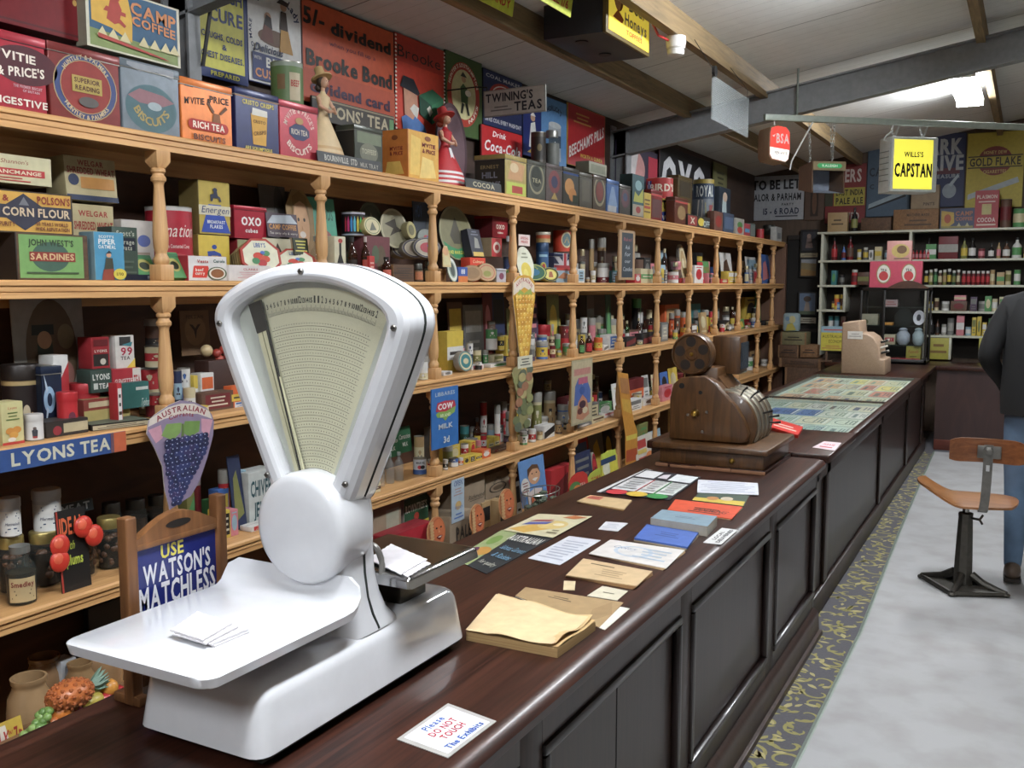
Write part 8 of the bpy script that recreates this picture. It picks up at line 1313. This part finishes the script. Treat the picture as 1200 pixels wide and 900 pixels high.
mb.box(0, W_, 0, DP, H_-.004, H_, BF); mb.box(0, W_, 0, DP, 0, .02, BF); mb.build('frame', t)
shz = [on_y(1060, y, CY).z-cz0 for y in (405, 382, 360)]
for z in shz: mb = MB(); mb.box(.02, W_-.02, .03, DP-.03, z-.006, z, PANE); mb.build('glass_shelf', t)
mb = MB(); mb.box(.022, m1, .008, .012, .05, H_-.03, CABG); mb.build('glass_pane', t)
mb = MB(); mb.box(m1+.022, W_-.022, .008, .012, .05, H_-.03, CABG); mb.build('glass_pane', t)
x0 = on_y(1040, 336, CY).x-xa; x1 = W_; n = 12; mb = MB(); mb.prism([(x0, 0), (x1, 0)]+[(x1-(x1-x0)*i/n, .075*math.sin(PI*i/n)+.004) for i in range(n+1)], 0, .03, wood('pediment', '3a2014', '54301c', (8, 8, 8), .5), Matrix(((1, 0, 0, 0), (0, 0, 1, -.032), (0, 1, 0, H_-.008), (0, 0, 0, 1)))); mb.build('pediment', t)
def cab(kind, x0, x1, yt, sh, lab, des, col, nm, cat):
    Y = CY+(.16 if sh == 0 else .1); a, b = on_y(x0, yt, Y).x, on_y(x1, yt, Y).x; z = cz0+(([.0205]+[q+.0005 for q in shz])[sh]); h = on_y((x0+x1)/2, yt, Y).z-z; w = b-a; mb = MB()
    if kind == 'b': mb.box(-w/2, w/2, 0, .12, 0, h, mat_of(col), .003); decal(mb, near_end(0, -w/2, 0), w, h, des)
    elif kind == 'p': mb.lathe([(w*.2, 0), (w*.25, .004), (w*.5, .016), (w*.48, .018), (w*.2, .008), (0, .008)], mat_of(col), seg=24, mat=Matrix.Translation((0, .04, h/2)) @ Matrix.Rotation(R(78), 4, 'X'), sy=h/w); decal(mb, near_end(.018, -w/2, 0), w, h, des)
    else: mb.lathe([(w*.3, 0), (w*.5, h*.2), (w*.5, h*.6), (w*.3, h*.8), (w*.3, h*.86), (w*.36, h*.87), (w*.2, h*.97), (0, h)], GLASS if col == 'glass' else mat_of(col), seg=20, cy=w*.5)
    return tag(mb.build(nm, None, ((a+b)/2, Y, z)), lab, cat)
cab('j', 1047, 1070, 361, 2, 'big round glass sweet jar inside the display cabinet', [], 'glass', 'sweet_jar', 'jar'); mb = MB()
cab('p', 1070, 1084, 364, 2, 'oval white plate with a dark crest inside the display cabinet', [('e', .5, .55, .18, .2, '44444c')], 'c4c8d0', 'plate', 'plate')
cab('b', 1036, 1052, 351, 3, 'pink floral cake box on the highest glass shelf of the cabinet', [('l', .1, .2, .9, .8, 2, 'a05c5c')], 'b8a0a0', 'cake_box', 'box'); cab('b', 1010, 1029, 368, 2, 'cream packet in the darker side of the display cabinet', [('e', .3, .3, .12, .2, '5a5c34')], '9a9880', 'packet', 'packet')
cab('b', 1036, 1046, 378, 2, 'small orange card in the display cabinet', [], 'c88a20', 'card_sign', 'card'); cab('j', 1050, 1066, 384, 1, 'pale blue and white sugar bowl inside the display cabinet', [], 'a8b4c0', 'sugar_bowl', 'bowl'); cab('j', 1069, 1083, 384, 1, 'pale jug shaped vessel below the oval plate in the cabinet', [], 'a4b8bc', 'jug', 'jug')
cab('b', 1036, 1049, 392, 1, 'red and cream biscuit packet inside the display cabinet', [('r', .1, .3, .9, .7, 'a8303c'), ('t', 'RITZ', .5, .5, .5, .2, 'd0c0a8')], 'b0a888', 'packet', 'packet')
for i in range(9): a = on_y(1037+i*4.6, 421, CY+.08); mb = MB(); mb.box(-.03, .03, -.03, .03, 0, .035, M('94242c' if i % 3 else 'a83838', .4), .008); decal(mb, near_end(-.03, -.03, 0), .06, .035, [('l', .1, .2, .9, .8, 2, 'b89a90')]); tag(mb.build('sweet_packet', None, (a.x, CY+.08+.03*(i % 2), cz0+.0205), R(i*37 % 50-25)), 'small red wrapped packet lying on the cabinet floor', 'packet', 'red packets on the cabinet floor')
cab('b', 1062, 1079, 406, 0, 'yellow printed card standing inside the cabinet at the bottom', [('t', 'Fussells', .5, .66, .7, .2, 'a8382c', 'i'), ('l', .1, .1, .9, .4, 2, '6a5a24')], 'a8a434', 'card_sign', 'card')
# pink boxes on the cabinet
for (x0, x1, yt, yb, lab, rz, des) in ((1020, 1081, 306, 336, 'large pink box with two white ovals on top of the display cabinet', 0, [('r', .0, .0, .98, .98, 'b83c54')]+[q for u in (.27, .75) for q in (('e', u, .52, .13, .36, 'd0ccc0'), ('ring', u, .52, .14, .38, .12, '8a7a44'), ('e', u, .44, .09, .18, 'b83438'), ('t', 'TEA', u, .66, .12, .1, '4a4a40'))]), (1040, 1069, 282, 305.5, 'small pink box with a picture standing on the large pink box', 0, [('e', .55, .5, .36, .34, 'b8a054'), ('e', .6, .56, .2, .2, '6a4c30'), ('l', .3, .06, .9, .18, 1, '6a5a44')])):
    Y = CY+.05; a, b = on_y(x0, yt, Y).x, on_y(x1, yt, Y).x; z0 = cz0+H_+.001 if yt > 300 else z0+h+.001; h = on_y((x0+x1)/2, yt, Y).z-z0; w = b-a; mb = MB(); mb.box(-w/2, w/2, 0, .26 if yt > 300 else .16, 0, h, M('b83c54' if yt > 300 else 'c88c84', .5), .003); decal(mb, near_end(0, -w/2, 0), w, h, des); tag(mb.build('gift_box', None, ((a+b)/2, Y, z0), R(3)), lab, 'box')
# yellow price sign and crates at the end of the long shelves
Y = 10.5; a, b = on_y(962, 400, Y), on_y(991, 400, Y); mb = MB(); z0 = on_y(976, 411, Y).z; h = on_y(976, 389, Y).z-z0; w = b.x-a.x; mb.box(0, w, 0, .006, 0, h, M('b4a820', .5)); mb.box(.05, .07, .006, .02, cz0-z0, h*.6, CRATE_DK); mb.box(.0, .12, -.02, .05, cz0-z0, cz0-z0+.012, CRATE_DK); decal(mb, near_end(0, 0, 0), w, h, [('t', 'AUSTRALIAN', .5, .76, .9, .16, '3a3418', 'r'), ('t', 'ECONOMY', .62, .5, .6, .16, '3a3418', 'r'), ('l', .05, .08, .9, .3, 2, 'a86a3c'), ('r', 0, .97, 1, 1.3, '7a9aa8'), ('l', .1, 1.02, .9, 1.2, 1, 'a84c4c')]); tag(mb.build('price_board', None, (a.x, Y, z0)), 'yellow lettered sign with a blue header beside the beige till', 'sign')
prev = {}
for (x0, x1, yt, yb, c, lab) in ((920, 962, 430, 470, CRATE_DK, 'long wooden crate lowest in the stack at the shelf end'), (913, 962, 419, 430, CRATE_DK, 'shallow wooden crate second from the bottom of the stack'), (912, 936, 404, 419, CRATE_DK, 'dark wooden crate in the stack, nearer the shelves'), (938, 958, 404, 419, CRATE, 'dark wooden crate in the stack, nearer the till'), (915, 945, 389, 404, wood('olive_crate', '6a6444', '7c7650', (20, 4, 20), .7), 'olive grey box topmost on the crate stack')):
    Y = 11.28; a, b = on_y(x0, yt, Y), on_y(x1, yt, Y); z1 = a.z; z0 = .0005 if yt == 430 else on_y(x0, yb, Y).z+.002; mb = MB(); w = b.x-a.x; mb.box(0, w, 0, .26, 0, z1-z0, c, .006); decal(mb, near_end(0, 0, 0), w, z1-z0, [('l', .15, .3, .85, .7, 2, '241810'), ('r', .0, .0, .06, 1, CRATE), ('r', .94, 0, 1, 1, CRATE)]); tag(mb.build('crate', None, (a.x, Y, z0)), lab, 'crate')
Y = 11.3; a, b = on_y(917, 380, Y), on_y(936, 380, Y); z0 = on_y(926, 389, 11.28).z+.002; mb = MB(); w = b.x-a.x; h = on_y(926, 367, Y).z-z0; mb.box(-w/2, w/2, 0, .12, 0, h, M('8fa4a8', .8), .03); decal(mb, near_end(-.001, -w/2, 0), w, h, [('p', [(.2, .05), (.3, .4), (.6, .5), (.85, .1)], 'b0a43c'), ('e', .6, .66, .2, .2, 'b8b07c'), ('e', .3, .7, .14, .12, '6a8aa4')]); tag(mb.build('printed_bag', None, ((a.x+b.x)/2, Y, z0)), 'blue and yellow printed bag on top of the crate stack', 'bag')
# ================================================================ two visitors at the edge of the picture
def person(label, name_loc, rz, hgt, pose, cols, hair, shoe):
    t = empty('person', name_loc, rz); tag(t, label, 'person'); k = hgt/1.75
    J = dict(pel=(0, 0, .95), sp=(0, .0, 1.10), ch=(0, -.015, 1.30), nk=(0, 0, 1.48), nk2=(0, .015, 1.54), hd=(0, .03, 1.64), hd2=(0, .03, 1.72)); Rd = dict(pel=.145, sp=.145, ch=.155, nk=.075, nk2=.055, hd=.088, hd2=.068)
    E_ = [('pel', 'sp'), ('sp', 'ch'), ('ch', 'nk'), ('nk', 'nk2'), ('nk2', 'hd'), ('hd', 'hd2')]
    for s_, n in ((-1, 'l'), (1, 'r')):
        P = pose[n]
        for q, (p, r) in P.items(): J[n+q] = p; Rd[n+q] = r
        E_ += [('ch', n+'sh'), (n+'sh', n+'el'), (n+'el', n+'wr'), (n+'wr', n+'pm'), ('pel', n+'hp'), (n+'hp', n+'kn'), (n+'kn', n+'an'), (n+'an', n+'to')]
        pm, wr = Vector(P['pm'][0]), Vector(P['wr'][0]); d = (pm-wr).normalized(); sd = d.cross(Vector((1, 0, 0))).normalized()
        for f, (o_, l) in enumerate(((-.03, .065), (-.01, .078), (.01, .072), (.03, .058))):
            a = pm+sd*o_; J[n+'f%da' % f] = tuple(a+d*.02); J[n+'f%db' % f] = tuple(a+d*(.02+l*.55)); J[n+'f%dc' % f] = tuple(a+d*(.02+l)+Vector((-s_*.015, .0, 0))); E_ += [(n+'pm', n+'f%da' % f), (n+'f%da' % f, n+'f%db' % f), (n+'f%db' % f, n+'f%dc' % f)]
            for c in 'abc': Rd[n+'f%d' % f+c] = .0095
        J[n+'ta'] = tuple(wr+d*.03+sd*.04); J[n+'tb'] = tuple(wr+d*.075+sd*.055); Rd[n+'ta'] = .012; Rd[n+'tb'] = .009; E_ += [(n+'wr', n+'ta'), (n+'ta', n+'tb')]
    names = list(J); me = bpy.data.meshes.new('figure'); me.from_pydata([Vector(J[n])*k for n in names], [(names.index(a), names.index(b)) for a, b in E_], [])
    o = bpy.data.objects.new('figure', me); COL.objects.link(o); sk = o.modifiers.new('skin', 'SKIN'); sk.use_smooth_shade = True; o.modifiers.new('sub', 'SUBSURF').levels = 2
    for i, n in enumerate(names):
        v = me.skin_vertices[0].data[i]; r = Rd[n]*k; v.radius = (r*(1.28 if n in ('pel', 'sp', 'ch') else 1), r) ; v.use_root = n == 'pel'
    bpy.context.view_layer.update(); ev = o.evaluated_get(bpy.context.evaluated_depsgraph_get()); new = bpy.data.meshes.new_from_object(ev); o.modifiers.clear(); o.data = new; o.parent = t
    new.materials.clear(); mats = [M(cols[0], .85, scale=12), M(cols[1], .8, scale=20), M('c49478', .5)]
    for m in mats: new.materials.append(m)
    wz = [Vector(pose[n]['wr'][0])*k for n in 'lr']
    for p in new.polygons:
        c = p.center; hand = any((c-w).length < .02 or (c-(w+(Vector(pose[n]['pm'][0])*k-w)*1.6)).length < .115 and (c-w).dot((Vector(pose[n]['pm'][0])*k-w)) > 0 for w, n in zip(wz, 'lr'))
        p.material_index = 2 if c.z > 1.50*k or hand else 0 if c.z > .90*k else 1; p.use_smooth = True
    mb = MB(); mb.ball((0, .0, 1.685*k), (.088*k, .105*k, .10*k), M(hair, .8), 20, 12); mb.ball((0, -.03, 1.63*k), (.088*k, .08*k, .10*k), M(hair, .8), 16, 10); mb.build('hair', t)
    mb = MB()
    for s_ in (-1, 1): mb.ball((s_*.088*k, .03*k, 1.645*k), (.012, .018, .03), mats[2], 8, 6); mb.ball((s_*.03*k, .112*k, 1.665*k), (.012, .008, .008), M('e8e4e0', .3), 8, 6)
    mb.ball((0, .125*k, 1.63*k), (.013, .022, .022), mats[2], 8, 6); mb.ball((0, .108*k, 1.59*k), (.024, .01, .006), M('9a5a50', .5), 8, 6); mb.build('face', t)
    mb = MB(); N = 20; vs = []
    for (z_, a, b, yo) in ((.86, .20, .15, 0), (.95, .205, .155, 0), (1.15, .20, .155, 0), (1.33, .205, .15, -.01), (1.43, .17, .115, -.01), (1.49, .10, .085, 0), (1.54, .085, .08, .005), (1.535, .075, .07, .005)): vs += [(a*k*math.cos(2*PI*i/N), yo+b*k*math.sin(2*PI*i/N), z_*k) for i in range(N)]
    mb.add(vs, [(j*N+i, j*N+(i+1) % N, (j+1)*N+(i+1) % N, (j+1)*N+i) for j in range(7) for i in range(N)], mats[0]); mb.build('jacket', t, sharp=80)
    for n in 'lr':
        an, to = Vector(pose[n]['an'][0])*k, Vector(pose[n]['to'][0])*k; d = (to-an); d.z = 0; a = math.atan2(d.y, d.x); mb = MB(); MT = Matrix.Translation((an.x, an.y, 0)) @ Matrix.Rotation(a, 4, 'Z'); L_ = d.length
        mb.prism([(-.075, -.035), (-.06, -.042), (L_*.5, -.045), (L_+.02, -.035), (L_+.05, 0), (L_+.02, .038), (L_*.5, .045), (-.06, .042), (-.075, .035), (-.085, 0)], an.z-.085+.001, an.z-.06, M('2a221c', .6), MT); mb.ball((-.01, 0, an.z-.03), (.07, .045, .055), M(shoe, .5), 14, 8, MT); mb.ball((L_*.55, 0, an.z-.05), (L_*.62, .044, .035), M(shoe, .5), 14, 8, MT); mb.build('shoe', t)
def limb(sx, sh, el, wr, pm, hp, kn, an, to): return dict(sh=(sh, .07), el=(el, .056), wr=(wr, .034), pm=(pm, .033), hp=(hp, .10), kn=(kn, .068), an=(an, .045), to=(to, .035))
pa = dict(l=limb(-1, (-.18, -.01, 1.40), (-.265, -.07, 1.14), (-.19, .13, .98), (-.18, .20, .95), (-.10, 0, .90), (-.105, .02, .50), (-.10, -.03, .086), (-.12, .10, .05)), r=limb(1, (.18, -.01, 1.40), (.25, -.05, 1.13), (.22, .1, .93), (.22, .15, .87), (.10, 0, .90), (.11, .10, .50), (.12, .10, .086), (.14, .24, .05)))
person('person in black padded jacket and blue jeans, cut off at the edge beside the stool', (.10, 5.95, .006), R(-8), 1.92, pa, ('050506', '56708c'), 'b8b4b0', '5c4a3c')
person('second person mostly hidden beyond the black jacket, in dark trousers and brown shoes', (.17, 7.55, .006), R(-5), 1.74, pa, ('22343a', '1e2024'), '4a3a2c', '6a3c28')
